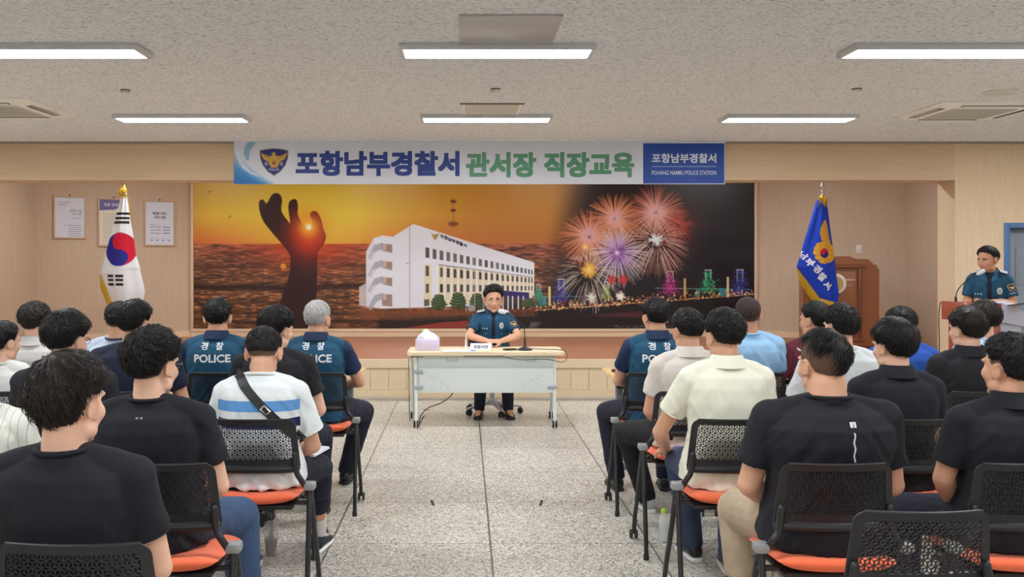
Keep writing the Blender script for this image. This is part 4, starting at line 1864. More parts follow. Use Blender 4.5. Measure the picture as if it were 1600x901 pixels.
def front_table(x0, x1, label):
    y0, y1, z = 7.36, 7.92, .735
    t = thing('front_row_table', label, 'table', ((x0 + x1) / 2, (y0 + y1) / 2, 0), 0, 'front row tables')
    hx, hy = (x1 - x0) / 2, (y1 - y0) / 2
    g = G()
    g.box((0, 0, z - .015), (2 * hx, 2 * hy, .03), .006)
    g.obj('tabletop', M_ftop, t, angle=30)
    for s in (-1, 1):
        g = G()
        g.box((s * (hx - .10), 0, .39), (.055, .07, .66), .008)
        g.obj('leg_post', M_fgrey, t, angle=30)
        g = G()
        g.tube([(s * (hx - .10), -hy + .02, .045), (s * (hx - .10), -hy + .12, .06), (s * (hx - .10), hy - .12, .06), (s * (hx - .10), hy - .02, .045)], [.02, .03, .03, .02], 12)
        for q in (-1, 1):
            g.lathe((s * (hx - .10), q * (hy - .03), 0), [(.018, 0), (.018, .03), (.012, .032)], 12)
        g.obj('foot', M_fgrey, t)
        g = G()
        g.box((s * (hx - .10), 0, z - .05), (.05, 2 * hy - .08, .035), .005)
        g.obj('top_bracket', M_tube, t, angle=30)
        g = G()
        g.tube([(s * (hx - .13), -.02, .56), (s * (hx - .2), -.1, .60), (s * (hx - .06), -.16, .63)], .008, 8)
        g.obj('folding_lever', M_tube, t)
    g = G()
    g.box((0, .02, z - .08), (2 * hx - .22, .03, .05), .005)
    g.box((0, .02, .36), (2 * hx - .22, .03, .03), .005)
    g.obj('beam', M_tube, t, angle=30)
    g = G()
    g.box((0, .02, z - .13), (2 * hx - .25, .22, .012), .003)
    g.obj('shelf', M_tube, t, angle=30)
    return t


front_table(-2.62, -.82, 'beech folding table in front of the two left police officers')
front_table(-4.46, -2.66, 'beech folding table at the far left with its end behind the audience')
front_table(1.15, 2.95, 'beech folding table in front of the right police officer')
front_table(2.99, 4.79, 'beech folding table at the far right before the lectern')
bottle('juice_bottle', 'small orange juice bottle on the left front table', 'bottle', (on(301, 7.62), 7.62, .735), .145, .026, M_oj, M_oj, level=.95, lab=mat('juice_label', rgb(240, 236, 226), .5))
t = thing('document_box', 'open white box on the far right table under the lectern', 'box', (on(1460, 7.72), 7.72, .735))
g = G()
for c, s in (((0, 0, .004), (.19, .15, .006)), ((-.093, 0, .05), (.004, .15, .1)), ((.093, 0, .05), (.004, .15, .1)), ((0, -.073, .05), (.19, .004, .1)), ((0, .073, .05), (.19, .004, .1))):
    g.box(c, s, .001)
g.obj('box_body', M_white, t, smooth=False)
g = G()
g.box((0, 0, .06), (.17, .13, .08), .003)
g.obj('paper_stack', M_paper, t, smooth=False)
t = thing('mobile_phone', 'dark phone at the left end of the right front table', 'phone', (1.24, 7.55, .735), .3)
g = G()
g.box((0, 0, .012), (.075, .15, .02), .006)
g.obj('phone_body', M_dark, t)
g = G()
g.box((0, 0, .0235), (.066, .138, .003))
g.obj('screen', MATS['screen_black'], t, smooth=False)

# ================================================================== FLOOR ITEMS
t = thing('iced_coffee_cup', 'clear takeaway iced coffee cup with black straw on the floor', 'cup', (-1.07, 5.25, 0))
g = G()
g.lathe((0, 0, 0), [(.028, 0), (.0285, .003), (.041, .145), (.043, .148)], 32)
g.lathe((0, 0, .148), [(.044, 0), (.042, .015), (.03, .038), (.012, .046)], 32)
g.obj('cup_and_dome', mat('cup_plastic', rgb(226, 228, 226), .12, alpha=.32), t)
g = G()
g.lathe((0, 0, .004), [(.026, 0), (.034, .085), (.033, .086)], 28)
g.obj('coffee', mat('iced_coffee', rgb(104, 88, 82), .25, alpha=.8), t)
g = G()
rs = np.random.RandomState(2)
for i in range(6):
    a_ = rs.rand() * 6.28
    g.box((.017 * math.cos(a_), .017 * math.sin(a_), .094 + rs.rand() * .02), (.018, .018, .018), .003, rot=rotz(a_) @ rotx(a_))
g.obj('ice_cubes', mat('ice', rgb(220, 222, 222), .1, alpha=.5), t)
g = G()
g.tube([(0, 0, .03), (.012, 0, .275)], .0038, 8)
g.obj('straw', M_cable, t)
bottle('water_bottle', 'clear water bottle with lime cap standing on the floor by the aisle', 'bottle', (1.16, 5.51, 0), .195, .0285, M_water, M_limecap, level=.9)
D = 4.5
t = thing('tumbler', 'beige lidded tumbler on the floor under a chair', 'tumbler', (on(1193, D), D, 0))
g = G()
g.lathe((0, 0, 0), [(.030, 0), (.032, .004), (.036, .16), (.037, .21)], 30)
g.obj('tumbler_body', mat('tumbler_beige', rgb(196, 184, 160), .4), t)
g = G()
g.lathe((0, 0, .205), [(.040, 0), (.041, .006), (.041, .026), (.034, .034)], 30)
g.tube(curve([(-.03, 0, .235), (-.02, 0, .262), (.02, 0, .262), (.03, 0, .235)], 5), .005, 8)
g.obj('tumbler_lid', mat('tumbler_lid', rgb(214, 208, 190), .4), t)
for px_, w in ((1210.5, 'left of the pair'), (1228, 'right of the pair')):
    bottle('vitamin_drink_bottle', 'small drink bottle with red-orange cap on the floor beside the tumbler, ' + w, 'bottle', (on(px_, 4.5), 4.5, 0), .185, .023, M_oj, M_redcap, group='small drink bottles', level=.8)
M_tape = mat('dark_tape', rgb(52, 50, 48), .7)
for x_, y_, w, rz_ in ((-.212, 6.38, 'left', .12), (.52, 6.38, 'right', -.15)):
    g = G()
    g.box((0, 0, .002), (.018, .14, .003))
    o = g.obj('floor_tape_mark', M_tape, smooth=False, loc=(x_, y_, 0))
    o.rotation_euler = (0, 0, rz_)
    tag(o, 'short dark tape mark on the aisle floor, the %s one' % w, 'tape', 'floor tape marks')
for y_, w in ((6.87, 'farther'), (5.95, 'nearer')):
    g = G()
    g.box((0, 0, .004), (.022, .07, .008), .002)
    o = g.obj('seam_clip', M_tape, smooth=False, loc=(1.074, y_, 0))
    tag(o, 'small black clip on the floor seam right of the aisle, %s one' % w, 'clip', 'seam clips')

# ================================================================== LECTERN with microphone
M_cherry = mat('lectern_cherry', rgb(150, 68, 46), .35, vary=((3, 3, 30), .12), coat=.3)
M_lside = mat('lectern_lit_side', rgb(168, 168, 186), .35)  # bluish-grey reflected light put into the lectern's side colour
LX, LY = 4.80, 8.76
LR = R(-58)
t = thing('lectern', 'cherry wood lectern with bluish reflections coloured into its sides where the standing officer reads', 'lectern', (LX, LY, 0), LR)
g = G()
g.box((0, -.2, 1.165), (.54, .04, .17), .006)
g.obj('front_board', M_cherry, t, angle=30)
g = G()
g.box((0, -.14, .56), (.46, .03, 1.04), .004)
g.box((0, -.16, .62), (.30, .015, .7), .006)
g.obj('front_panel', M_cherry, t, angle=30)
for s in (-1, 1):
    g = G()
    g.prism([(-.18, 1.08), (-.18, 1.25), (.24, 1.16), (.24, 1.02)], s * .258 - .012, s * .258 + .012, 'yz')
    g.obj('top_cheek', M_lside, t, smooth=False)
    g = G()
    g.box((s * .235, .02, .56), (.03, .32, 1.06), .006)
    g.obj('side_panel', M_cherry if s < 0 else M_lside, t, angle=30)
g = G()
V = [(-.25, -.18, 1.235), (.25, -.18, 1.235), (.25, .24, 1.15), (-.25, .24, 1.15)]
g.add(V + [(x, y, z - .02) for x, y, z in V], [(0, 1, 2, 3), (7, 6, 5, 4), (0, 4, 5, 1), (1, 5, 6, 2), (2, 6, 7, 3), (3, 7, 4, 0)])
g.obj('reading_top', M_cherry, t, smooth=False)
g = G()
g.box((0, .0, .02), (.54, .40, .04), .006)
g.obj('base', M_cherry, t, angle=30)
g = G()
g.box((0, -.222, 1.165), (.12, .004, .10), .002)
ca, sa = math.cos(LR), math.sin(LR)


def lec(x, y, z):
    return (LX + x * ca - y * sa, LY + x * sa + y * ca, z)


b_ = lec(-.20, -.10, 1.224)
gooseneck('lectern_microphone', 'gooseneck microphone with pale foam head on the lectern', b_, .03,
          [(0, 0, 0), (.0, 0, .07), (.02, 0, .13), (.06, -.02, .19), (.12, -.04, .245), (.17, -.06, .28)], (.195, -.07, .295), (.6, -.2, .4), M_foam)
t = thing('document_folder', 'dark open folder lying on the right side of the lectern', 'folder', lec(.25, .02, 1.22), LR)
g = G()
for s in (-1, 1):
    V = [(0, -.11, 0), (s * .15, -.11, .03), (s * .15, .11, .035), (0, .11, .0)]
    g.add(V + [(x, y, z + .006) for x, y, z in V], [(3, 2, 1, 0), (4, 5, 6, 7), (0, 1, 5, 4), (1, 2, 6, 5), (2, 3, 7, 6), (3, 0, 4, 7)])
g.obj('cover', mat('folder_dark', rgb(48, 54, 60), .5), t, smooth=False)
g = G()
g.add([(-.13, -.1, .036), (0, -.1, .012), (0, .1, .012), (-.13, .1, .04)], [(0, 1, 2, 3)])
g.obj('page', M_paper, t, smooth=False)
cable('brown cable hanging down the left edge of the lectern', [lec(-.275, -.225, 1.24), lec(-.285, -.235, 1.1), lec(-.28, -.235, .8), lec(-.29, -.25, .45), lec(-.28, -.24, .05), lec(-.25, -.3, .005)], .005)

# ================================================================== TALL PODIUM on the stage
M_oak = mat('podium_wood', rgb(146, 84, 44), .4, vary=((4, 4, 40), .18), coat=.2)
PXc, PYc = 5.02, 12.75
t = thing('tall_podium', 'tall reddish-brown wooden podium on the stage behind the blue flag', 'podium', (PXc, PYc, ZS), R(-14))
g = G()
hw = .46
out = [(-hw, 0), (-hw, 1.17), (-.38, 1.22), (.12, 1.22), (.20, 1.185), (.34, 1.185), (.47, 1.06), (.48, 0)]
g.prism(out, -.30, -.26)
g.obj('front_panel', M_oak, t, angle=20)
g = G()
for c, s in (((-.02, -.315, 1.08), (.66, .03, .035)), ((-.02, -.315, .12), (.66, .03, .035)), ((-.34, -.315, .60), (.035, .03, .93)), ((.24, -.315, .60), (.035, .03, .93))):
    g.box(c, s, .01)
g.obj('front_moulding', mat('podium_moulding', rgb(118, 62, 34), .4), t, angle=30)
g = G()
g.box((-.05, -.31, .6), (.5, .02, .86), .01)
g.obj('raised_panel', M_oak, t, angle=30)
g = G()
g.prism([(-.28, 0), (.25, 0), (.25, 1.03), (-.28, 1.05)], .44, .48, 'yz')
g.obj('side_panel', M_oak, t, smooth=False)
g = G()
g.prism([(-.28, 0), (.25, 0), (.25, 1.03), (-.28, 1.14)], -.46, -.42, 'yz')
g.obj('side_panel', M_oak, t, smooth=False)
g = G()
g.prism([(-.30, 1.08), (.26, .98), (.26, 1.01), (-.30, 1.11)], -.44, .45, 'yz')
g.obj('reading_top', M_oak, t, smooth=False)
g = G()
g.box((0, 0, .03), (.98, .6, .06), .01)
g.obj('plinth', M_oak, t, angle=30)
g = G()
g.lathe((-.06, -.335, .86), [(.005, 0), (.13, .0), (.135, .008), (.13, .016), (.005, .016)], 36, axis='y')
em = g.obj('round_emblem', mat('emblem_cream', rgb(226, 222, 214), .4), t, angle=40)
g = G()
g.lathe((-.06, -.338, .86), [(.09, 0), (.098, 0), (.098, .004), (.09, .004)], 36, axis='y')
g.prism([(-.10, .86), (-.085, .90), (-.06, .915), (-.035, .90), (-.02, .86), (-.06, .81)], -.339, -.336)
g.obj('emblem_gold', mat('emblem_gold', rgb(190, 160, 90), .4), em, smooth=False)
t2 = gooseneck('podium_microphone', 'short black microphone on top of the tall podium', (PXc - .12, PYc - .2, ZS + 1.09), .03,
               [(0, 0, .03), (0, 0, .10), (-.02, 0, .18), (-.05, 0, .23)], (-.06, 0, .26), (.8, 0, .5), M_black)

# ================================================================== FLAGS on the stage
M_gold = mat('flag_gold_fringe', rgb(200, 160, 40), .45, metal=.3)
M_brass = mat('brass', rgb(214, 180, 90), .28, metal=.9)
M_chrome = mat('chrome', rgb(220, 222, 226), .15, metal=1.0)
M_flag = painted('flag_cloth', .65, .2)


def flag(name, label, D, pole_px, top_py, rows_l, rows_r, cv, hem, finial, side_fringe=None):
    """rows_l / rows_r: (py, px) outlines; cv in pixel coordinates of the outline box"""
    k = D / FPX
    X0 = (pole_px - VX) * k
    t = thing(name, label, 'flag', (X0, D, ZS))

    def lx(px):
        return (px - pole_px) * k

    def lz(py):
        return HC - (py - VY) * k - ZS
    yl, xl = zip(*rows_l)
    yr, xr = zip(*rows_r)
    ytop, ybot = yl[0], yl[-1]

    def surf(px, py, back=False):
        a, b = np.interp(py, yl, xl), np.interp(py, yr, xr)
        u = np.clip((px - a) / np.maximum(b - a, .01), 0, 1)
        th = PI * (1 - u)
        w = (b - a) * k
        tt = (py - ytop) / (ybot - ytop)
        depth = w * .30 * (1 - .3 * tt)
        y = -depth * np.sin(th) ** .7
        y = y - .022 * np.clip(tt * 3, 0, 1) * np.cos(u * 2 * PI * 1.6 + tt * 2.0) * np.sin(th) - .01 * np.sin(u * 16 + tt * 5) * np.sin(th)
        if back:
            y = -y * .7
        return np.c_[(a + u * (b - a) - pole_px) * k, y, lz(py)]
    h, w = cv.h, cv.w
    U = np.linspace(0, 1, 90)
    PY = np.linspace(ytop, ybot, 220)
    UU, YY = np.meshgrid(U, PY)
    a, b = np.interp(YY, yl, xl), np.interp(YY, yr, xr)
    XX = a + UU * (b - a)

    class Tmp:
        pass
    sh = Tmp()
    sh.h, sh.w, sh.X, sh.Y = 220, 90, XX, YY
    ii = np.clip(((YY - cv.y0) * cv.k).astype(int), 0, h - 1)
    jj = np.clip(((XX - cv.x0) * cv.k).astype(int), 0, w - 1)
    Ln = cv.linear()[ii, jj]
    sh.linear = lambda: Ln
    cl = sheet('cloth', sh, lambda X, Y: surf(X, Y), M_flag, t)
    sb = Tmp()
    sb.h, sb.w, sb.X, sb.Y = 60, 40, None, None
    UU2, YY2 = np.meshgrid(np.linspace(0, 1, 40), np.linspace(ytop, ybot, 60))
    a, b = np.interp(YY2, yl, xl), np.interp(YY2, yr, xr)
    sb.X, sb.Y = a + UU2 * (b - a), YY2
    base = cv.linear()[2, 2]
    sb.linear = lambda: np.broadcast_to(base, (60, 40, 3))
    sheet('cloth_back', sb, lambda X, Y: surf(X, Y, True), M_flag, t)
    # fringe: many short strands along the hem line
    for (xa, ya), (xb, yb), ln_, dx_ in hem:
        g = G()
        nstr = int(math.hypot(xb - xa, yb - ya) / .55)
        rs = np.random.RandomState(1)
        for i in range(nstr):
            f = (i + rs.uniform(-.3, .3)) / nstr
            px, py = xa + (xb - xa) * f, ya + (yb - ya) * f
            p = surf(np.array([px]), np.array([py]))[0]
            e = p + np.array([dx_ * k + rs.uniform(-.004, .004), rs.uniform(-.006, .006), -ln_ * k * rs.uniform(.85, 1.05)])
            g.tube([p, (p + e) / 2 + np.array([rs.uniform(-.003, .003), -.004, 0]), e], [.0045, .0045, .002], 5)
        g.obj('fringe', M_gold, t)
    # pole, finial, base
    g = G()
    g.tube([(0, .0, .03), (0, .0, lz(top_py) - .04)], .0125, 14)
    g.obj('pole', M_chrome if finial == 'spear' else M_brass, t)
    g = G()
    zt = lz(top_py)
    if finial == 'ball':
        g.ell((0, 0, zt - .025), (.03, .03, .028))
        g.lathe((0, 0, zt - .14), [(.014, 0), (.03, .02), (.014, .04), (.024, .06), (.012, .08), (.012, .1)], 20)
        for q in range(5):
            an = 2 * PI * q / 5
            g.ell((.02 * math.cos(an), .02 * math.sin(an), zt - .045), (.012, .012, .02), n=10, m=6)
        g.obj('finial', M_brass, t)
    else:
        g.lathe((0, 0, zt - .18), [(.013, 0), (.02, .02), (.013, .05), (.028, .08), (.02, .11), (.008, .15), (.001, .19)], 20)
        g.obj('finial', M_chrome, t)
    g = G()
    rs = np.random.RandomState(4)
    zc = lz(ytop)
    g.lathe((0, 0, zc - .01), [(.02, 0), (.04, .01), (.035, .04), (.02, .07)], 20)
    for q in range(30):
        an = rs.uniform(0, 6.28)
        r_ = rs.uniform(.02, .05)
        p = np.array([r_ * math.cos(an), r_ * math.sin(an) - .02, zc + .03])
        g.tube([p, p + np.array([rs.uniform(-.02, .02), -.01, -.05]), p + np.array([rs.uniform(-.03, .03), -.01, -.10 + rs.uniform(-.03, .03)])], .004, 6)
    g.obj('tassel', M_gold, t)
    g = G()
    g.lathe((0, 0, 0), [(.2, 0), (.2, .02), (.12, .05), (.03, .09), (.02, .16)], 30)
    g.obj('stand', M_brass, t)
    return t, surf, k


# the white national flag
cv = Canvas(150, 290, 235, 525, 4.0, (226, 230, 236))
X, Y = cv.X, cv.Y
BK = (34, 34, 38)
for i in range(3):
    y = 334 + i * 6.7
    cv.poly([(183.2 - i * 1.3, y - 2.0), (203, y - 2.0), (203 + .2, y + 2.0), (181.6 - i * 1.3, y + 2.0)], BK, 1, .5)
for i in range(3):
    y = 430.5 + i * 6.6
    cv.poly([(171.8, y - 2), (183, y - 2), (183, y + 2), (171.8, y + 2)], BK, 1, .5)
    cv.poly([(186, y - 2), (198.2, y - 2), (198.2, y + 2), (186, y + 2)], BK, 1, .5)
cx_, cy_, rx_, ry_ = 190.5, 389.5, 23.8, 26
dx_, dy_ = (X - cx_) / rx_, (Y - cy_) / ry_
inside = np.clip((1 - np.hypot(dx_, dy_)) * 26 + .5, 0, 1)
an = R(86)
ux, uy = dx_ * math.cos(an) + dy_ * math.sin(an), -dx_ * math.sin(an) + dy_ * math.cos(an)
# s-curve between two small circles on the axis ux
red = (uy < 0) | (np.hypot(ux + .5, uy) < .5)
red &= ~(np.hypot(ux - .5, uy) < .5)
cv.blend(inside, (44, 44, 140))
cv.blend(inside * red, (206, 30, 56))
flag('national_flag', 'white flag with red and blue disc and black bars on a gold pole', 12.3, 193.5, 281,
     [(299, 191.5), (427, 156.5), (474, 176), (520, 205)], [(299, 197), (313, 200.5), (400, 213), (418, 219), (422, 219), (451, 226), (457, 226.5), (480, 222), (520, 214)], cv,
     [((156.8, 428), (176, 474), 22, 0), ((176, 474), (200, 512), 20, 0), ((203.5, 305), (210, 345), 14, 2.5)], 'ball')

# the blue police flag
cv = Canvas(1238, 305, 1318, 475, 5.0, (30, 66, 190))
X, Y = cv.X, cv.Y
gold, gdk = (222, 168, 60), (176, 120, 40)
cv.poly([(1286, 343), (1289, 347), (1291, 358), (1294, 372), (1296, 380), (1283, 380), (1279, 376), (1277, 366), (1278, 356), (1282, 349)], gold, 1, .8)
for i in range(6):
    cv.line(1278.5 + i * .6, 358 + i * 3.6, 1288 + i * 1.0, 348 + i * 5.2, .8, gdk, .8)
cv.poly([(1272, 380), (1281, 377), (1294, 378), (1304, 388), (1304, 402), (1297, 409), (1288, 410), (1278, 412), (1274, 403), (1267, 396), (1268, 388)], gold, 1, 1)
for i in range(12):
    a_ = 2 * PI * i / 12
    cv.disc(1284 + 14 * math.cos(a_), 395 + 14 * math.sin(a_), 3.6, gold, 1, 1)
for i in range(10):
    a_ = 2 * PI * i / 10 + .3
    cv.line(1284 + 10 * math.cos(a_), 395 + 10 * math.sin(a_), 1284 + 16 * math.cos(a_), 395 + 16 * math.sin(a_), .6, gdk, .8)
dx_, dy_ = (X - 1283.5) / 7.6, (Y - 395.3) / 7.6
inside = np.clip((1 - np.hypot(dx_, dy_)) * 30 + .5, 0, 1)
ux, uy = dx_ * math.cos(R(25)) + dy_ * math.sin(R(25)), -dx_ * math.sin(R(25)) + dy_ * math.cos(R(25))
red = ((uy < 0) | (np.hypot(ux + .5, uy) < .5)) & ~(np.hypot(ux - .5, uy) < .5)
cv.blend(inside, (36, 40, 120))
cv.blend(inside * red, (206, 36, 50))
t, surf, k = flag('police_flag', 'blue flag with gold winged emblem and gold fringe before the podium', 12.1, 1285, 280,
                  [(312, 1276), (417, 1244.5), (465, 1280), (474, 1292)], [(312, 1291.5), (461, 1311), (468, 1310), (474, 1307)], cv,
                  [((1245, 418), (1280, 465), 26, 5), ((1281, 466), (1308, 474), 12, 0)], 'spear')
g = G()
for ch, px, py, sz in (('남', 1253.5, 399.5, 11.5), ('부', 1261.5, 410, 11.5), ('경', 1271.5, 420, 11.5), ('찰', 1279.5, 432, 12), ('서', 1288.5, 445, 12)):
    V, F = fit_text(ch, sz, sz * .95, .02)
    an = R(-38)
    x_ = V[:, 0] * math.cos(an) - V[:, 1] * math.sin(an)
    z_ = V[:, 0] * math.sin(an) + V[:, 1] * math.cos(an)
    for ox, oz in ((0, 0), (.35, 0), (-.35, 0), (0, .35), (0, -.35)):
        P = surf(px + x_ + ox, py - z_ + oz)
        P[:, 1] -= .008
        g.add(P, F)
g.obj('white_lettering', mat('flag_white', rgb(226, 230, 240), .6), t, smooth=False)
# ================================================================== PEOPLE
def solid(g, voxel, smooth=4, decimate=None):
    """union of overlapping closed pieces as one continuous skin"""
    me = bpy.data.meshes.new('s')
    me.from_pydata(g.verts().tolist(), [], g.f)
    o = bpy.data.objects.new('s', me)
    COL.objects.link(o)
    m = o.modifiers.new('r', 'REMESH')
    m.mode = 'VOXEL'
    m.voxel_size = voxel
    m.use_smooth_shade = True
    if smooth:
        s = o.modifiers.new('s', 'SMOOTH')
        s.factor = .5
        s.iterations = smooth
    dg = bpy.context.evaluated_depsgraph_get()
    r = bpy.data.meshes.new_from_object(o.evaluated_get(dg))
    bpy.data.objects.remove(o)
    bpy.data.meshes.remove(me)
    return r


def mesh_np(me):
    V = np.zeros(len(me.vertices) * 3)
    me.vertices.foreach_get('co', V)
    N = np.zeros(len(me.vertices) * 3)
    me.vertices.foreach_get('normal', N)
    return V.reshape(-1, 3), N.reshape(-1, 3)


def set_co(me, V):
    me.vertices.foreach_set('co', V.ravel())
    me.update()


def link_mesh(name, me, m, parent):
    me.name = name
    me.materials.clear()
    me.materials.append(m)
    me.polygons.foreach_set('use_smooth', [True] * len(me.polygons))
    o = bpy.data.objects.new(name, me)
    COL.objects.link(o)
    o.parent = parent
    return o


def cloth_mat(name, col, rough=.85, weave=900, stripes=None, vstripes=None, sheen=.0, sides=None):
    """fabric; stripes = [(z0, z1, colour)] woven bands in the garment's own height"""
    if name in MATS:
        return MATS[name]
    m = mat(name, col, rough, spec=.25, bump=(weave, .25, .0006), vary=(9, .05), sheen=sheen)
    nt = m.node_tree
    b = nt.nodes['Principled BSDF']
    src = b.inputs['Base Color'].links[0].from_node
    if sides:
        stripes = [(-9, 9, sides[1])]
    if stripes or vstripes:
        tc = nt.nodes.new('ShaderNodeTexCoord')
        sp = nt.nodes.new('ShaderNodeSeparateXYZ')
        nt.links.new(tc.outputs['Object'], sp.inputs[0])
        prev = None
        for z0, z1, c in (stripes or []):
            a = nt.nodes.new('ShaderNodeMath')
            a.operation = 'GREATER_THAN'
            a.inputs[1].default_value = z0
            nt.links.new(sp.outputs[2], a.inputs[0])
            d = nt.nodes.new('ShaderNodeMath')
            d.operation = 'LESS_THAN'
            d.inputs[1].default_value = z1
            nt.links.new(sp.outputs[2], d.inputs[0])
            e = nt.nodes.new('ShaderNodeMath')
            e.operation = 'MULTIPLY'
            nt.links.new(a.outputs[0], e.inputs[0])
            nt.links.new(d.outputs[0], e.inputs[1])
            # bands only on the body of the shirt
            h = nt.nodes.new('ShaderNodeMath')
            h.operation = 'ABSOLUTE'
            nt.links.new(sp.outputs[0], h.inputs[0])
            h2 = nt.nodes.new('ShaderNodeMath')
            h2.operation = 'GREATER_THAN' if sides else 'LESS_THAN'
            h2.inputs[1].default_value = sides[0] if sides else .195
            nt.links.new(h.outputs[0], h2.inputs[0])
            e2 = nt.nodes.new('ShaderNodeMath')
            e2.operation = 'MULTIPLY'
            nt.links.new(e.outputs[0], e2.inputs[0])
            nt.links.new(h2.outputs[0], e2.inputs[1])
            mx = nt.nodes.new('ShaderNodeMixRGB')
            nt.links.new(e2.outputs[0], mx.inputs[0])
            nt.links.new((prev or src).outputs[0], mx.inputs[1])
            mx.inputs[2].default_value = c
            prev = mx
        if vstripes:
            pitch, c = vstripes
            a = nt.nodes.new('ShaderNodeMath')
            a.operation = 'MULTIPLY'
            a.inputs[1].default_value = 1 / pitch
            nt.links.new(sp.outputs[0], a.inputs[0])
            fr = nt.nodes.new('ShaderNodeMath')
            fr.operation = 'FRACT'
            nt.links.new(a.outputs[0], fr.inputs[0])
            d = nt.nodes.new('ShaderNodeMath')
            d.operation = 'LESS_THAN'
            d.inputs[1].default_value = .09
            nt.links.new(fr.outputs[0], d.inputs[0])
            mx = nt.nodes.new('ShaderNodeMixRGB')
            nt.links.new(d.outputs[0], mx.inputs[0])
            nt.links.new((prev or src).outputs[0], mx.inputs[1])
            mx.inputs[2].default_value = c
            prev = mx
        nt.links.new(prev.outputs[0], b.inputs['Base Color'])
    return m


SKIN = [mat('skin_light', rgb(226, 180, 154), .5, sss=.12, vary=(14, .06)), mat('skin_mid', rgb(212, 162, 134), .5, sss=.12, vary=(14, .06)), mat('skin_tan', rgb(194, 142, 112), .5, sss=.12, vary=(14, .06))]


def hair_mat(name, c, rough=.42):
    if name in MATS:
        return MATS[name]
    m = mat(name, c, rough, spec=.28, bump=((260, 260, 60), .5, .002), vary=((120, 120, 30), .3))
    return m


H_black = hair_mat('hair_black', rgb(17, 15, 15), .5)
H_brown = hair_mat('hair_dark_brown', rgb(30, 23, 20), .48)
H_grey = hair_mat('hair_silver', rgb(176, 174, 170), .5)
H_fade = mat('hair_fade', rgb(44, 36, 34), .85, vary=(300, .25), alpha=.62)
M_lip = mat('lip', rgb(186, 108, 100), .45)
M_eye = mat('eye_dark', rgb(40, 30, 28), .2)
M_eyew = mat('eye_white', rgb(226, 222, 218), .3)
M_shoe = mat('shoe_black_leather', rgb(26, 26, 28), .3)
M_sole = mat('sole_black', rgb(34, 34, 34), .7)
M_solew = mat('sole_white', rgb(226, 226, 224), .6)
M_navyt = mat('navy_trim', rgb(28, 38, 66), .7)


def unit(v):
    v = np.array(v, float)
    return v / (np.linalg.norm(v) + 1e-12)


class Frame:
    """head or torso frame: origin o, columns x (right), y (front), z (up)"""

    def __init__(self, o, M):
        self.o, self.M = np.array(o, float), np.array(M, float)

    def p(self, x, y, z):
        return self.o + self.M @ np.array([x, y, z], float)

    def pts(self, V):
        return np.asarray(V) @ self.M.T + self.o

    def v(self, x, y, z):
        return self.M @ np.array([x, y, z], float)


def skull_radius(d):
    """distance from the cranium centre to the skull along unit directions d (head frame)"""
    return 1 / np.sqrt((d[:, 0] / .0755) ** 2 + (d[:, 1] / .0945) ** 2 + (d[:, 2] / .090) ** 2)


CRAN = np.array([0, -.012, .026])


def head_geo(g, F, hs, female=False, detail=True, fw=1.0):
    """head in frame F (origin mid-head), scaled hs, added to collector g"""
    def E(c, r, rot=None):
        Rm = F.M @ (np.array(rot) if rot is not None else np.eye(3))
        g.ell(F.p(*(np.array(c) * hs)), np.array(r) * hs, rot=Rm, n=22, m=14)

    def T(pts, rad, fl=None):
        g.tube([F.p(*(np.array(p) * hs)) for p in pts], np.array(rad) * hs, 12, flat=(F.v(0, 0, 1), fl) if fl else None)
    E(CRAN, (.0755, .0945, .090))
    E((0, .028, -.022), (.064 * fw, .064, .078))
    E((0, .030, -.066), (.052 * fw * fw, .050, .044))
    E((0, .066, -.098), (.022, .018, .016))
    E((0, .0, -.055), (.060, .060, .050))
    for s in (-1, 1):
        E((s * .036, .056, -.026), (.026, .026, .028))
        E((s * .050, .012, -.068), (.016, .032, .026))
        E((s * .031, .074, .022), (.022, .014, .009))
        # ear: shell plus rim
        er = roty(s * .12) @ rotz(-s * .42)
        E((s * .0800, -.010, -.010), (.0075, .017, .031), rot=er)
        P = []
        for k in range(11):
            a = R(-60 + 300 * k / 10)
            q = er @ np.array([s * .006, -.0165 * math.cos(a + PI) * 1.0, .030 * math.sin(a) * 1.0])
            P.append(np.array([s * .0825, -.012, -.008]) + q)
        T(P, [.0034] * 11)
        E((s * .079, .0, -.034), (.006, .009, .010))
    T([(0, .084, .014), (0, .091, -.004), (0, .098, -.024), (0, .100, -.033)], [.008, .0085, .0105, .0105])
    for s in (-1, 1):
        E((s * .012, .089, -.036), (.009, .011, .0075))
    T([(-.022, .073, -.064), (-.008, .081, -.062), (.008, .081, -.062), (.022, .073, -.064)], [.005, .0068, .0068, .005])
    T([(-.018, .072, -.072), (0, .080, -.072), (.018, .072, -.072)], [.005, .0072, .005])
    # neck
    nr = .050 if female else .060
    return nr


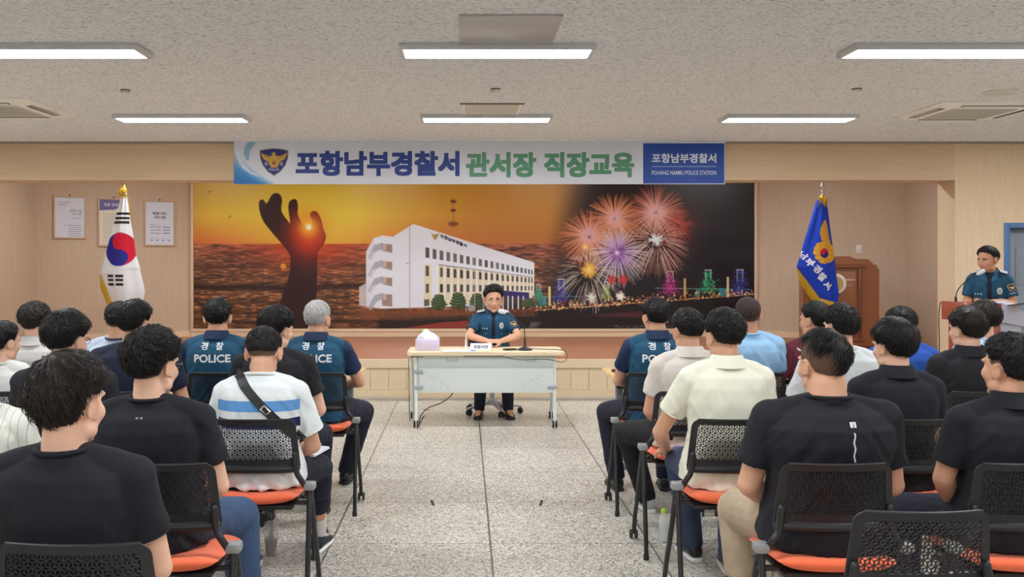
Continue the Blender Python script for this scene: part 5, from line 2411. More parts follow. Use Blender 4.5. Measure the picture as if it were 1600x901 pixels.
def face_parts(F, hs, t, glasses=None, look=0.0, brow=H_black):
    for s in (-1, 1):
        g = G()
        g.ell(F.p(s * .031 * hs, .078 * hs, .004 * hs), np.array([.0115, .008, .0034]) * hs, rot=F.M, n=16, m=10)
        e = g.obj('eye', M_eyew, t)
        g = G()
        g.ell(F.p((s * .031 + look * .004) * hs, .0835 * hs, .0035 * hs), np.array([.0058, .0035, .0036]) * hs, rot=F.M, n=14, m=8)
        g.obj('iris', M_eye, e)
        g = G()
        g.tube([F.p(s * .017 * hs, .0845 * hs, .0085 * hs), F.p(s * .031 * hs, .0855 * hs, .0105 * hs), F.p(s * .045 * hs, .078 * hs, .007 * hs)], [.0012 * hs, .0022 * hs, .0014 * hs], 8)
        g.obj('eyelid', M_eye, e)
        g = G()
        g.tube([F.p(s * .015 * hs, .088 * hs, .022 * hs), F.p(s * .030 * hs, .0875 * hs, .027 * hs), F.p(s * .047 * hs, .077 * hs, .024 * hs)], [.0030 * hs, .0038 * hs, .0018 * hs], 8)
        g.obj('eyebrow', brow, t)
    g = G()
    g.tube([F.p(-.021 * hs, .0770 * hs, -.066 * hs), F.p(-.007 * hs, .0865 * hs, -.0645 * hs), F.p(.007 * hs, .0865 * hs, -.0645 * hs), F.p(.021 * hs, .0770 * hs, -.066 * hs)], [.0018 * hs, .0036 * hs, .0036 * hs, .0018 * hs], 8)
    g.tube([F.p(-.017 * hs, .0765 * hs, -.0715 * hs), F.p(0, .0845 * hs, -.0725 * hs), F.p(.017 * hs, .0765 * hs, -.0715 * hs)], [.002 * hs, .0042 * hs, .002 * hs], 8)
    g.obj('lips', M_lip, t)


def glasses(F, hs, t, m, th=.0022, rims=True):
    g = G()
    for s in (-1, 1):
        if rims:
            P = [F.p((s * .033 + .022 * math.cos(a)) * hs, (.098 - .006 * abs(math.cos(a))) * hs, (.001 + .015 * math.sin(a)) * hs) for a in np.linspace(0, 2 * PI, 21)]
            g.tube(P, th, 6, ends=False)
        g.tube([F.p(s * .055 * hs, .094 * hs, .006 * hs), F.p(s * .077 * hs, .05 * hs, .006 * hs), F.p(s * .085 * hs, .0 * hs, .008 * hs), F.p(s * .082 * hs, -.018 * hs, -.004 * hs)], th, 6)
    g.tube([F.p(-.011 * hs, .099 * hs, .004 * hs), F.p(.011 * hs, .099 * hs, .004 * hs)], th, 6)
    g.obj('eyeglasses', m, t)


def hair(F, hs, t, m, w=.20, vol=.02, nape=118, side=88, front=56, strand=700, seed=1, curl=.0, length=.030, fade=None, name='hair', part=0.0, messy=1.0, strand_w=.0011, cut=None):
    """shell over the skull, locks radiating from the crown, plus loose strands"""
    rs = np.random.RandomState(seed)
    nu, nv = 180, 110
    th = np.linspace(0, PI, nv)
    ph = np.linspace(0, 2 * PI, nu, endpoint=False)
    PH, TH = np.meshgrid(ph, th)
    d0 = np.stack([np.sin(TH) * np.cos(PH), np.sin(TH) * np.sin(PH), np.cos(TH)], -1).reshape(-1, 3)
    tilt = rotx(.42) @ roty(part)                # crown sits to the back of the head
    d = d0 @ tilt.T
    rx = w / 2 / hs
    ry = .0945 + vol * .75
    rz = .090 + vol

    def lim(az):
        # azimuth measured from front (0) to back (180)
        r_ = np.interp(az, [0, 28, 55, 74, 84, 96, 104, 118, 150, 180], [front, front + 2, front + 14, side + 12, side + 8, side + 4, side + 14, nape - 6, nape, nape])
        return r_

    def mask(dd, soft=5.0, jit=0.0):
        az = np.degrees(np.arctan2(np.abs(dd[:, 0]), dd[:, 1]))
        el = np.degrees(np.arccos(np.clip(dd[:, 2], -1, 1)))
        cutv = (cut * np.clip(-dd[:, 0] / .30 + .15, 0, 1) * np.clip((az - 30) / 40, 0, 1)) if cut else 0
        return np.clip((lim(az) + jit - cutv - el) / soft, 0, 1)
    jit = 3.5 * fbm(np.c_[d[:, 0] * 14 + seed, d[:, 1] * 14, d[:, 2] * 14], 3)
    mk = mask(d, 7.0, jit)
    mk = mk * mk * (3 - 2 * mk)
    R_ = 1 / np.sqrt((d[:, 0] / rx) ** 2 + (d[:, 1] / ry) ** 2 + (d[:, 2] / rz) ** 2)
    az = np.degrees(np.arctan2(np.abs(d[:, 0]), d[:, 1]))
    el = np.degrees(np.arccos(np.clip(d[:, 2], -1, 1)))
    sk = skull_radius(d)
    # taper towards the hairline at the sides and nape
    cv_ = (cut * np.clip(-d[:, 0] / .30 + .15, 0, 1) * np.clip((az - 30) / 40, 0, 1)) if cut else 0
    tp = np.clip((el - 66) / np.maximum(lim(az) - cv_ - 66, 8), 0, 1) * (az > 50)
    R_ = R_ * (1 - tp ** 1.25) + (sk + .004) * tp ** 1.25
    R_ = np.maximum(R_, sk + .004)
    # locks run away from the crown: noise fine across, long along
    a_ = np.arctan2(d0[:, 1], d0[:, 0])
    t_ = np.arccos(np.clip(d0[:, 2], -1, 1))
    wob = .5 * fbm(np.c_[d[:, 0] * 5 + seed * 3, d[:, 1] * 5, d[:, 2] * 5], 3) * (1 + curl * 2)
    aa = a_ + wob
    c1 = fbm(np.c_[np.cos(aa) * 3.2 + seed, np.sin(aa) * 3.2, t_ * 1.7], 2)
    c2 = fbm(np.c_[np.cos(aa) * 11 + seed, np.sin(aa) * 11, t_ * 2.6], 2)
    c3 = fbm(np.c_[np.cos(aa) * 34 + seed, np.sin(aa) * 34, t_ * 3.4], 2)
    amp = np.clip(np.sin(t_) * 1.3, .15, 1) * (1 - .55 * tp)
    R_ = R_ + amp * messy * (.0085 * c1 + .0055 * c2 + .0030 * c3)
    if curl:
        R_ = R_ + curl * .009 * fbm(d * 16 + seed, 3)
    R_ = np.maximum(R_, sk + .003)
    Rr = sk * .80 * (1 - mk) + R_ * mk
    V = (d * Rr[:, None] + CRAN) * hs
    V = F.pts(V)
    Fc = []
    for i in range(nv - 1):
        for j in range(nu):
            k = (j + 1) % nu
            Fc.append((i * nu + j, (i + 1) * nu + j, (i + 1) * nu + k, i * nu + k))
    g = G()
    g.add(V, Fc)
    # loose strands on top of the shell
    N = strand
    q = rs.normal(size=(N * 4, 3))
    q /= np.linalg.norm(q, axis=1)[:, None]
    q = q[mask(q, 5.0) > .75][:N]
    crown = tilt @ np.array([0, 0, 1.0])
    for x in q:
        azx = math.degrees(math.atan2(abs(x[0]), x[1]))
        elx = math.degrees(math.acos(max(-1, min(1, x[2]))))
        # surface radius there (nearest shell sample)
        y0 = tilt.T @ x
        i = int(round(math.acos(max(-1, min(1, y0[2]))) / PI * (nv - 1)))
        j = int(round((math.atan2(y0[1], y0[0]) % (2 * PI)) / (2 * PI) * nu)) % nu
        r = Rr[i * nu + j]
        tg = x * np.dot(crown, x) - crown
        tg = tg / (np.linalg.norm(tg) + 1e-6)
        sd = np.cross(x, tg)
        tg = unit(tg + sd * rs.normal(0, .25 + curl * .5) + np.array([0, 0, -.15]))
        sd = unit(np.cross(x, tg))
        L = length * rs.uniform(.6, 1.2)
        near = np.clip((np.interp(azx, [0, 90, 180], [front, side, nape]) - elx) / 25, .25, 1)
        L *= near
        lift = rs.uniform(.0, .10) * L + (.0035 if azx < 60 else .0015)
        P0 = x * (r - .002)
        P1 = x * (r + lift * .8) + tg * L * .5
        P2 = x * (r + lift * .3 - L * L * 5) + tg * L
        wd = strand_w * rs.uniform(.8, 1.6)
        vv = [P0 - sd * wd, P0 + sd * wd, P0 + x * wd, P1 - sd * wd, P1 + sd * wd, P1 + x * wd, P2]
        vv = F.pts((np.array(vv) + CRAN) * hs)
        g.add(vv, [(0, 1, 4, 3), (1, 2, 5, 4), (2, 0, 3, 5), (3, 4, 6), (4, 5, 6), (5, 3, 6)])
    o = g.obj(name, m, t, angle=70)
    if fade:
        # short clipped zone below the longer hair
        fn, fs, ff = fade
        az_, el_ = az, el
        l2 = np.interp(az_, [0, 40, 70, 84, 96, 104, 118, 150, 180], [ff, ff + 6, fs + 12, fs + 8, fs + 4, fs + 14, fn - 6, fn, fn])
        mk2 = np.clip((l2 + jit * .5 - el_) / 7, 0, 1)
        R2 = sk + .0028 + .0008 * vnoise(d * 90)
        V = F.pts((d * (sk * .9 * (1 - mk2) + R2 * mk2)[:, None] + CRAN) * hs)
        g = G()
        g.add(V, Fc)
        g.obj('clipped_hair', H_fade, t, angle=70)
    return o


def hand_geo(g, wrist, dirv, palm_n, side, sc=1.0, curl=.5, spread=.12):
    """palm, four unequal fingers with bends, thumb from the palm's side. palm_n: direction the palm faces"""
    d = unit(dirv)
    n = unit(np.array(palm_n) - d * np.dot(palm_n, d))
    x = np.cross(d, n) * side          # towards the thumb
    w = np.array(wrist, float)

    def P(a, b, c):
        return w + (x * a + d * b + n * c) * sc
    g.loft([(P(0, -.012, 0), x * .026 * sc, n * .018 * sc), (P(0, .015, 0), x * .031 * sc, n * .017 * sc), (P(.002, .05, 0), x * .040 * sc, n * .0155 * sc),
            (P(0, .082, 0), x * .041 * sc, n * .013 * sc), (P(0, .094, .0), x * .036 * sc, n * .010 * sc)], 18, 2.4)
    for k, (o, L, r) in enumerate(((.030, .070, .0085), (.010, .078, .0088), (-.011, .072, .0084), (-.030, .056, .0076))):
        a0 = (o / .03) * spread * .5
        p = P(o, .082, 0)
        dd = unit(d + x * a0)
        pts = [p - dd * .01 * sc, p]
        ang = .0
        for seg, f in ((.44, .45), (.31, .9), (.25, .75)):
            ang += curl * f
            v = dd * math.cos(ang) + n * math.sin(ang)
            p = p + v * L * seg * sc
            pts.append(p)
        g.tube(curve(pts, 3), np.interp(np.linspace(0, 1, len(curve(pts, 3))), [0, 1], [r, r * .78]) * sc, 10)
    p = P(.028, .022, .006)
    v1 = unit(x * .75 + d * .62 + n * .35)
    v2 = unit(x * .35 + d * .85 + n * .45)
    v3 = unit(x * .05 + d * .95 + n * .5)
    pts = [P(.012, .012, .004), p, p + v1 * .030 * sc, p + v1 * .03 * sc + v2 * .028 * sc, p + v1 * .03 * sc + v2 * .028 * sc + v3 * .022 * sc]
    g.tube(pts, np.array([.013, .0125, .0105, .0095, .0075]) * sc, 10)


def project(o_target, V, F, origin, right, up, dirv, off=.003):
    """lay flat xy geometry on the garment's surface"""
    me = o_target.data
    bvh = BVHTree.FromPolygons([v.co[:] for v in me.vertices], [tuple(p.vertices) for p in me.polygons])
    right, up, dirv = unit(right), unit(up), unit(dirv)
    out = []
    last = None
    for x, y in V[:, :2]:
        p = np.array(origin) + right * x + up * y
        h = bvh.ray_cast(Vector(p - dirv * .35), Vector(dirv), 1.2)
        if h[0] is not None:
            q = np.array(h[0]) - dirv * off
            last = q
        else:
            q = last if last is not None else p
        out.append(q)
    return np.array(out), F


def subdivide_flat(V, F, maxlen):
    bm = bmesh.new()
    vs = [bm.verts.new(v) for v in V]
    for f in F:
        try:
            bm.faces.new([vs[i] for i in f])
        except ValueError:
            pass
    bmesh.ops.triangulate(bm, faces=bm.faces[:])
    for _ in range(4):
        es = [e for e in bm.edges if e.calc_length() > maxlen]
        if not es:
            break
        bmesh.ops.subdivide_edges(bm, edges=es, cuts=1)
        bmesh.ops.triangulate(bm, faces=[f for f in bm.faces if len(f.verts) > 3])
    bm.verts.index_update()
    V2 = np.array([v.co[:] for v in bm.verts])
    F2 = [tuple(v.index for v in f.verts) for f in bm.faces]
    bm.free()
    return V2, F2


DEF = dict(top=1.40, hw=.20, lean=.03, curve=.0, pitch=0.0, hyaw=0.0, roll=0.0, rz=0.0, bulk=1.0, shoulder=1.0, sleeve=.62, shirt=None, collar='crew', pants=None,
           skin=0, hair=None, hmat=None, kneeL=(-.15, .44, .53), kneeR=(.15, .44, .53), footL=(-.14, .42), footR=(.14, .42), arms='lap', female=False,
           shoe=None, cropped=False, vox=.0065, elbow=.0, hs=1.0, wrinkle=1.0, loose=0.0)


def person(label, px, YR_, **kw):
    c = dict(DEF)
    c.update(kw)
    hs = c['hs']
    standing = c.get('standing', False)
    zp = .635 if not standing else .95
    # ---- spine: bends forward with lean, more towards the neck with curve
    L = (.453 if not standing else .528) + (c['top'] - 1.40) - (0 if not standing else 0)
    lean, cur = c['lean'], c['curve']
    ts = np.linspace(0, 1, 41)
    ang = lean + cur * ts ** 1.3
    dy, dz = np.sin(ang), np.cos(ang)
    sy = np.concatenate([[0], np.cumsum((dy[1:] + dy[:-1]) / 2)]) / 40
    sz = np.concatenate([[0], np.cumsum((dz[1:] + dz[:-1]) / 2)]) / 40

    def sp(h):
        """point and lean angle at arc length h above the pelvis (metres)"""
        u = h / L
        if u < 0:
            return np.array([0, h * math.sin(lean), zp + h * math.cos(lean)]), lean
        if u > 1:
            a = ang[-1]
            return np.array([0, sy[-1] * L + (h - L) * math.sin(a), zp + sz[-1] * L + (h - L) * math.cos(a)]), a
        a = np.interp(u, ts, ang)
        return np.array([0, np.interp(u, ts, sy) * L, zp + np.interp(u, ts, sz) * L]), a

    def tf(h):
        p, a = sp(h)
        return Frame(p, rotx(-a))
    Fs = tf(L)                       # shoulder line
    neck0 = Fs.p(0, -.012, .03)
    na = ang[-1] * .35 + .12 + c.get('neckf', 0)
    neck1 = neck0 + np.array([0, math.sin(na), math.cos(na)]) * .072
    Hm = rotz(c['hyaw']) @ rotx(-c['pitch']) @ roty(c['roll'])
    Hf = Frame(neck1 + Hm @ np.array([0, .018, .062]) * hs, Hm)
    # place the person so that the head shows at its pixel
    hy = Hf.o[1]
    ca, sa = math.cos(c['rz']), math.sin(c['rz'])
    hx_w, hy_w = -sa * hy + ca * Hf.o[0], ca * hy + sa * Hf.o[0]
    Dh = YR_ + hy_w
    X0 = (px - VX) * Dh / FPX - hx_w
    t = thing('person', label, 'person', (X0, YR_, c.get('z', 0)), c['rz'], c.get('group', 'seated audience'))
    k_ = L / .495
    b, sw = c['bulk'], c['shoulder']
    fem = c['female']
    body = G()
    # ---- torso profile: (h, rx, ry, y offset)
    prof = [(-.10, .150, .115, -.01), (-.03, .172, .128, -.005), (.06, .158, .112, .0), (.15, .148, .104, .0), (.25, .156, .108, .0), (.35, .168, .114, .0), (.42, .168, .108, -.004), (.47, .150, .092, -.008), (.505, .105, .070, -.012), (.54, .062, .058, -.014)]
    if standing:
        prof[0] = (-.10, .155, .11, 0)

    def torso(g, grow, lo=-.10, hi=.56, bulge=0.0, gh=0.0):
        secs = []
        for h, rx, ry, yo in prof:
            if h < lo or h > hi:
                continue
            f = tf(h * k_)
            bb = b if h < .45 else 1 + (b - 1) * .6
            ww = sw if h > .3 else 1 + (sw - 1) * .5
            e = grow + bulge * math.exp(-((h - .08) / .12) ** 2)
            top_ = 1 if h < .5 else .55
            secs.append((f.p(0, yo, gh if h > .45 else 0), f.v(rx * bb * ww + e * top_, 0, 0), f.v(0, ry * bb + e * top_, 0)))
        g.loft(secs, 36, 2.35)
    torso(body, 0)
    nr = .049 if fem else .057 * (1 + (b - 1) * .7)
    nr *= c.get('neckw', 1.0)
    body.tube([Fs.p(0, -.014, -.01), neck0, (neck0 + neck1) / 2, neck1, Hf.p(0, -.012 * hs, -.02 * hs)], [nr * 1.10, nr * 1.05, nr, nr * .99, nr * .9], 20)
    head_geo(body, Hf, hs, fem, fw=c.get('fw', 1.0))
    # ---- arms
    S_, E_, W_ = {}, {}, {}
    shx, shz = .164 * sw * (1 + (b - 1) * .5), -.035
    armd = c['arms']
    hands = {}
    for s, nm in ((-1, 'L'), (1, 'R')):
        S_[s] = Fs.p(s * shx, .0, shz)
        a = armd if isinstance(armd, str) else armd.get(nm, 'lap')
        eo = c['elbow']
        if a == 'lap':
            E_[s] = S_[s] + np.array([s * (.045 + eo), .055, -.265])
            W_[s] = np.array([s * .115, S_[s][1] + .24, .655])
            hands[s] = (np.array([-s * .35, .9, -.12]), np.array([0, -.1, -1]), .35)
        elif a == 'table':
            E_[s] = S_[s] + np.array([s * (.07 + eo), .13, -.235])
            W_[s] = np.array([s * .10, S_[s][1] + .34, .775])
            hands[s] = (np.array([-s * .5, .8, .0]), np.array([0, 0, -1]), .3)
        elif a == 'back':      # elbows behind, hands in the lap
            E_[s] = S_[s] + np.array([s * (.05 + eo), -.01, -.27])
            W_[s] = np.array([s * .12, S_[s][1] + .20, .66])
            hands[s] = (np.array([-s * .4, .9, -.1]), np.array([0, -.1, -1]), .4)
        else:
            E_[s], W_[s] = np.array(a[0], float), np.array(a[1], float)
            hands[s] = tuple(np.array(q, float) if hasattr(q, '__len__') else q for q in a[2])
        rb = 1 + (b - 1) * .9
        if fem:
            rb *= .86
        body.ell(S_[s], (.052 * rb, .052 * rb, .050 * rb))
        body.tube([Fs.p(s * .06, -.012, .015), Fs.p(s * .12, -.006, -.012), S_[s]], [.045, .046, .047 * rb], 14)
        body.tube([S_[s], S_[s] * .55 + E_[s] * .45 + np.array([0, .005, 0]), E_[s]], [.047 * rb, .044 * rb, .036 * rb], 16)
        body.tube([E_[s], E_[s] * .65 + W_[s] * .35, W_[s]], [.038 * rb, .039 * rb, .0255 * rb], 16)
        hd, hn, cl = hands[s]
        hand_geo(body, W_[s], hd, hn, -s if True else s, 1.0 if not fem else .92, cl)
    # ---- legs
    K_, A_ = {}, {}
    for s, nm in ((-1, 'L'), (1, 'R')):
        K_[s] = np.array(c['knee' + nm], float)
        fx, fy = c['foot' + nm][:2]
        A_[s] = np.array([fx, fy, .095], float)
        hip = np.array([s * .088, .0, zp - .02])
        body.tube([hip, hip * .5 + K_[s] * .5, K_[s]], [.086 * b, .074 * b, .054], 16)
        body.tube([K_[s], K_[s] * .68 + A_[s] * .32 + np.array([0, -.015, 0]), K_[s] * .3 + A_[s] * .7, A_[s]], [.053, .054, .040, .036], 16)
        tw = c.get('toe' + nm, s * .12)
        td = unit([math.sin(tw), math.cos(tw), 0])
        if c.get('tip' + nm):
            td = unit([math.sin(tw), math.cos(tw), -.5])
        body.tube([A_[s] + np.array([0, 0, -.02]), A_[s] + td * .08 + np.array([0, 0, -.05]), A_[s] + td * .15 + np.array([0, 0, -.06])], [.034, .03, .024], 12)
    sk = solid(body, c['vox'], 3)
    bo = link_mesh('body', sk, SKIN[c['skin']], t)
    # ---- trousers
    g = G()
    pl = c.get('pant_loose', .014)
    f = tf(0)
    if not standing:
        g.loft([(f.p(0, -.015, -.105), f.v(.165 * b, 0, 0), f.v(0, .125 * b, 0)), (f.p(0, -.012, -.06), f.v(.188 * b, 0, 0), f.v(0, .142 * b, 0)), (f.p(0, -.006, -.02), f.v(.184 * b, 0, 0), f.v(0, .136 * b, 0)),
                (f.p(0, 0, .03), f.v(.168 * b, 0, 0), f.v(0, .122 * b, 0)), (f.p(0, 0, .05), f.v(.155 * b, 0, 0), f.v(0, .112 * b, 0))], 32, 2.3)
    else:
        g.loft([(f.p(0, -.005, -.12), f.v(.15 * b, 0, 0), f.v(0, .115 * b, 0)), (f.p(0, -.008, -.03), f.v(.182 * b, 0, 0), f.v(0, .128 * b, 0)), (f.p(0, 0, .08), f.v(.165 * b, 0, 0), f.v(0, .117 * b, 0)), (f.p(0, 0, .12), f.v(.156 * b, 0, 0), f.v(0, .11 * b, 0))], 32, 2.3)
    for s in (-1, 1):
        hip = np.array([s * .092, .0, zp - .015])
        K = K_[s]
        g.tube([hip + np.array([0, -.04, 0]), hip * .5 + K * .5 + np.array([0, 0, .004]), K], [.098 * b, (.080 + pl * .6) * b, .060 + pl], 18)
        end = K * (.42 if c['cropped'] else .0) + A_[s] * (.58 if c['cropped'] else 1.0) + np.array([0, 0, 0 if c['cropped'] else -.015])
        rr = .050 + pl
        mid = K * .5 + end * .5 + np.array([0, -.012, 0])
        P = [K, mid, end]
        dd = unit(end - mid)
        g.tube(P, [.060 + pl, rr + .006, rr - .004 + c.get('flare', 0)], 18, ends=False)
    pm = solid(g, .0065, 3)
    V, N = mesh_np(pm)
    wr = .0045 * fbm(np.c_[V[:, 0] * 14 + 3, V[:, 1] * 7, V[:, 2] * 9 + px], 3) + .0045 * (np.abs(fbm(np.c_[V[:, 0] * 8 + px, V[:, 1] * 18 + V[:, 2] * 10, V[:, 2] * 16], 2)) - .3)
    set_co(pm, V + N * wr[:, None])
    pants = link_mesh('trousers', pm, c['pants'], t)
    # ---- shoes
    for s, nm in ((-1, 'L'), (1, 'R')):
        tw = c.get('toe' + nm, s * .12)
        Rz = rotz(-tw)
        if c.get('tip' + nm):
            Rz = Rz @ rotx(-.45)
        base = np.array([A_[s][0], A_[s][1], 0.0])
        lift = c.get('lift' + nm, 0)
        base[2] = lift
        g = G()
        secs = []
        for y, w_, z0, z1 in ((-.075, .022, .03, .075), (-.065, .034, .02, .092), (-.03, .038, .02, .098), (.02, .037, .02, .092), (.07, .043, .02, .066), (.12, .047, .02, .052), (.165, .040, .02, .044), (.19, .022, .024, .036)):
            secs.append((base + Rz @ np.array([0, y, (z0 + z1) / 2]), Rz @ np.array([w_, 0, 0]), Rz @ np.array([0, 0, (z1 - z0) / 2])))
        g.loft(secs, 20, 2.5)
        g.tube([A_[s] + np.array([0, 0, .02]), base + Rz @ np.array([0, -.02, .07])], [.041, .042], 14, ends=False)
        shoe = g.obj('shoe', c['shoe'] or M_shoe, t, angle=60)
        g = G()
        secs = []
        for y, w_ in ((-.082, .022), (-.07, .037), (-.02, .041), (.05, .044), (.12, .050), (.17, .043), (.197, .024)):
            secs.append((base + Rz @ np.array([0, y, .014]), Rz @ np.array([w_, 0, 0]), Rz @ np.array([0, 0, .013])))
        g.loft(secs, 20, 3.5)
        g.obj('sole', c.get('sole', M_sole), shoe, angle=50)
        if c.get('sock'):
            g = G()
            g.tube([A_[s] + np.array([0, 0, -.01]), A_[s] * .72 + K_[s] * .28], [.040, .0435], 16, ends=False)
            g.obj('sock', c['sock'], t)
    # ---- shirt
    g = G()
    gr = .013 + c['loose']
    torso(g, gr, lo=-.04, bulge=.014 + c['loose'] * .6, gh=.004)
    f = tf(-.01)
    g.loft([(f.p(0, -.007, -.045), f.v((.192 * b + gr), 0, 0), f.v(0, (.146 * b + gr), 0)), (f.p(0, -.005, .0), f.v((.190 * b + gr), 0, 0), f.v(0, (.142 * b + gr), 0)), (f.p(0, -.004, .05), f.v((.178 * b + gr), 0, 0), f.v(0, (.130 * b + gr), 0)), (f.p(0, 0, .12), f.v((.160 * b + gr), 0, 0), f.v(0, (.114 * b + gr), 0))], 36, 2.35)
    rb = 1 + (b - 1) * .9
    if fem:
        rb *= .86
    for s in (-1, 1):
        g.tube([Fs.p(s * .055, -.014, .022), Fs.p(s * .12, -.006, .0), S_[s] + np.array([0, 0, .002])], [.046, .052, .052 * rb + .006], 16)
        g.ell(S_[s], np.array([.058, .058, .056]) * rb + gr * .4)
        sl = c['sleeve']
        if sl <= 1:
            H = S_[s] + (E_[s] - S_[s]) * sl
            g.tube([S_[s], S_[s] * .5 + H * .5, H], [.057 * rb + gr * .4, .054 * rb + gr * .45, .050 * rb + gr * .75 + c.get('hemw', .0)], 20, ends=False)
        else:
            H = E_[s] + (W_[s] - E_[s]) * (sl - 1)
            g.tube([S_[s], S_[s] * .5 + E_[s] * .5, E_[s]], [.060 * rb + gr * .4, .056 * rb + gr * .5, .050 * rb + gr * .6], 20)
            g.tube([E_[s], (E_[s] + H) / 2, H], [.050 * rb + gr * .5, .046 * rb + gr * .4, .040 * rb + gr * .2], 20, ends=False)
    sm = solid(g, max(.006, c['vox']), 4)
    V, N = mesh_np(sm)
    # folds: from the armpits, across the small of the back, down the sleeves
    w = c['wrinkle']
    sd = px * .37
    zrel = V[:, 2] - zp
    r1 = 1 - 2 * np.abs(fbm(np.c_[V[:, 0] * 5 + sd, V[:, 1] * 5 + V[:, 2] * 2, V[:, 2] * 15 + np.abs(V[:, 0]) * 18], 2))
    r2 = 1 - 2 * np.abs(fbm(np.c_[V[:, 0] * 13 + sd, V[:, 1] * 10, V[:, 2] * 7 - np.abs(V[:, 0]) * 12], 2))
    r3 = fbm(np.c_[V[:, 0] * 4 + sd, V[:, 1] * 4, V[:, 2] * 4], 2)
    low = np.clip((.34 * k_ - zrel) / .3, 0, 1)
    side = np.clip((np.abs(V[:, 0]) - .07) / .1, 0, 1)
    am = w * (.0030 + .006 * low + .0035 * side) * np.clip((.54 * k_ - zrel) / .12, 0, 1)
    set_co(sm, V + N * (am * (r1 * .9 + r2 * .8 - .5) + w * .005 * r3 * np.clip((.5 * k_ - zrel) / .12, 0, 1))[:, None])
    shirt = link_mesh('shirt', sm, c['shirt'], t)
    # ---- neckline
    if c['collar'] == 'crew':
        g = G()
        P = []
        for q in range(25):
            a = 2 * PI * q / 24
            P.append(neck0 + Fs.v(math.cos(a) * (nr * 1.13 + .007), math.sin(a) * (nr * 1.12 + .009) - .002, .022 - .034 * max(0, math.sin(a)) + .004 * math.sin(a)))
        g.tube(P, .0075, 8, ends=False)
        g.obj('neck_band', c.get('band', c['shirt']), t)
    elif c['collar'] in ('polo', 'uniform'):
        g = G()
        up = neck1 - neck0
        up = unit(up)
        open_ = c.get('open', .35)
        n = 33
        ring = []
        for (rr, zz) in ((1.16, -.02), (1.12, .012), (1.06, .030), (1.10, .035), (1.22, .026), (1.42, -.010), (1.52, -.024), (1.46, -.026), (1.20, .014)):
            row = []
            for q in range(n):
                a = PI / 2 + open_ + (2 * PI - 2 * open_) * q / (n - 1)
                fr = abs(q / (n - 1) - .5) * 2
                dr = -.020 * max(0, (fr - .55) / .45) * (1.5 if zz < .03 else 1)
                row.append(neck0 + Fs.v(math.cos(a) * (nr * rr + .007), math.sin(a) * (nr * rr + .009) + .0 + .012 * fr ** 3, 0) + up * (zz + dr + .018))
            ring.append(row)
        V = np.array(ring).reshape(-1, 3)
        m_ = len(ring)
        Fc = []
        for i in range(m_):
            i2 = (i + 1) % m_
            for j in range(n - 1):
                Fc.append((i * n + j, i * n + j + 1, i2 * n + j + 1, i2 * n + j))
        Fc.append(tuple(i * n for i in range(m_)))
        Fc.append(tuple(i * n + n - 1 for i in range(m_))[::-1])
        g.add(V, Fc)
        g.obj('collar', c.get('collar_mat') or c['shirt'], t, angle=50)
    # ---- sleeve hems
    if c['sleeve'] <= 1 and not c.get('nohem'):
        for s in (-1, 1):
            H = S_[s] + (E_[s] - S_[s]) * (c['sleeve'] - .012)
            d_ = unit(E_[s] - S_[s])
            g = G()
            r_ = .050 * rb + gr * .75 + c.get('hemw', .0) + .0005
            u = unit(np.cross(d_, [0, 0, 1]))
            v = np.cross(d_, u)
            P = [H + (u * math.cos(a) + v * math.sin(a)) * (r_ - .003) for a in np.linspace(0, 2 * PI, 25)]
            g.tube(P, .0038, 6, ends=False)
            g.obj('sleeve_hem', c.get('hem_mat') or c['shirt'], t)
    if c['hair']:
        c['hair'](Hf, hs, t)
    c.update(t=t, Hf=Hf, Fs=Fs, tf=tf, shirt_o=shirt, body_o=bo, S=S_, E=E_, W=W_, K=K_, A=A_, X0=X0, k_=k_, neck0=neck0, nr=nr, zp=zp, gr=gr, rb=rb)
    return c


c_ = {}


def words_on(c, body, z, w, h, m, bold=.02, x=0.0, name='lettering', dirv=(0, 1, 0), side=-1, off=.003, tilt=0.0):
    """lettering laid on the back (dirv +y) or front of the shirt; z above the floor"""
    V, F = fit_text(body, w, h, .008)
    g = G()
    V, F = subdivide_flat(V, F, .03)
    ca, sa = math.cos(tilt), math.sin(tilt)
    V = np.c_[V[:, 0] * ca - V[:, 1] * sa, V[:, 0] * sa + V[:, 1] * ca, V[:, 2]]
    b_ = bold * h
    right = (1, 0, 0) if dirv[1] > 0 else (-1, 0, 0)
    for ox, oy in ((0, 0), (b_, 0), (-b_, 0), (0, b_), (0, -b_)) if bold else ((0, 0),):
        P, Fx = project(c['shirt_o'], V + np.array([x + ox, oy, 0]), F, (0, 0, z), right, (0, 0, 1), dirv, off)
        g.add(P, Fx)
    return g.obj(name, m, c['t'], smooth=False)


def patch_on(c, polys, m, origin, right, up, dirv, name, off=.003, maxlen=.012, parent=None):
    g = G()
    for P in polys:
        V, F = subdivide_flat(np.array([(x, y, 0) for x, y in P]), [tuple(range(len(P)))], maxlen)
        q, Fx = project(c['shirt_o'], V, F, origin, right, up, dirv, off)
        g.add(q, Fx)
    return g.obj(name, m, parent or c['t'], smooth=False)


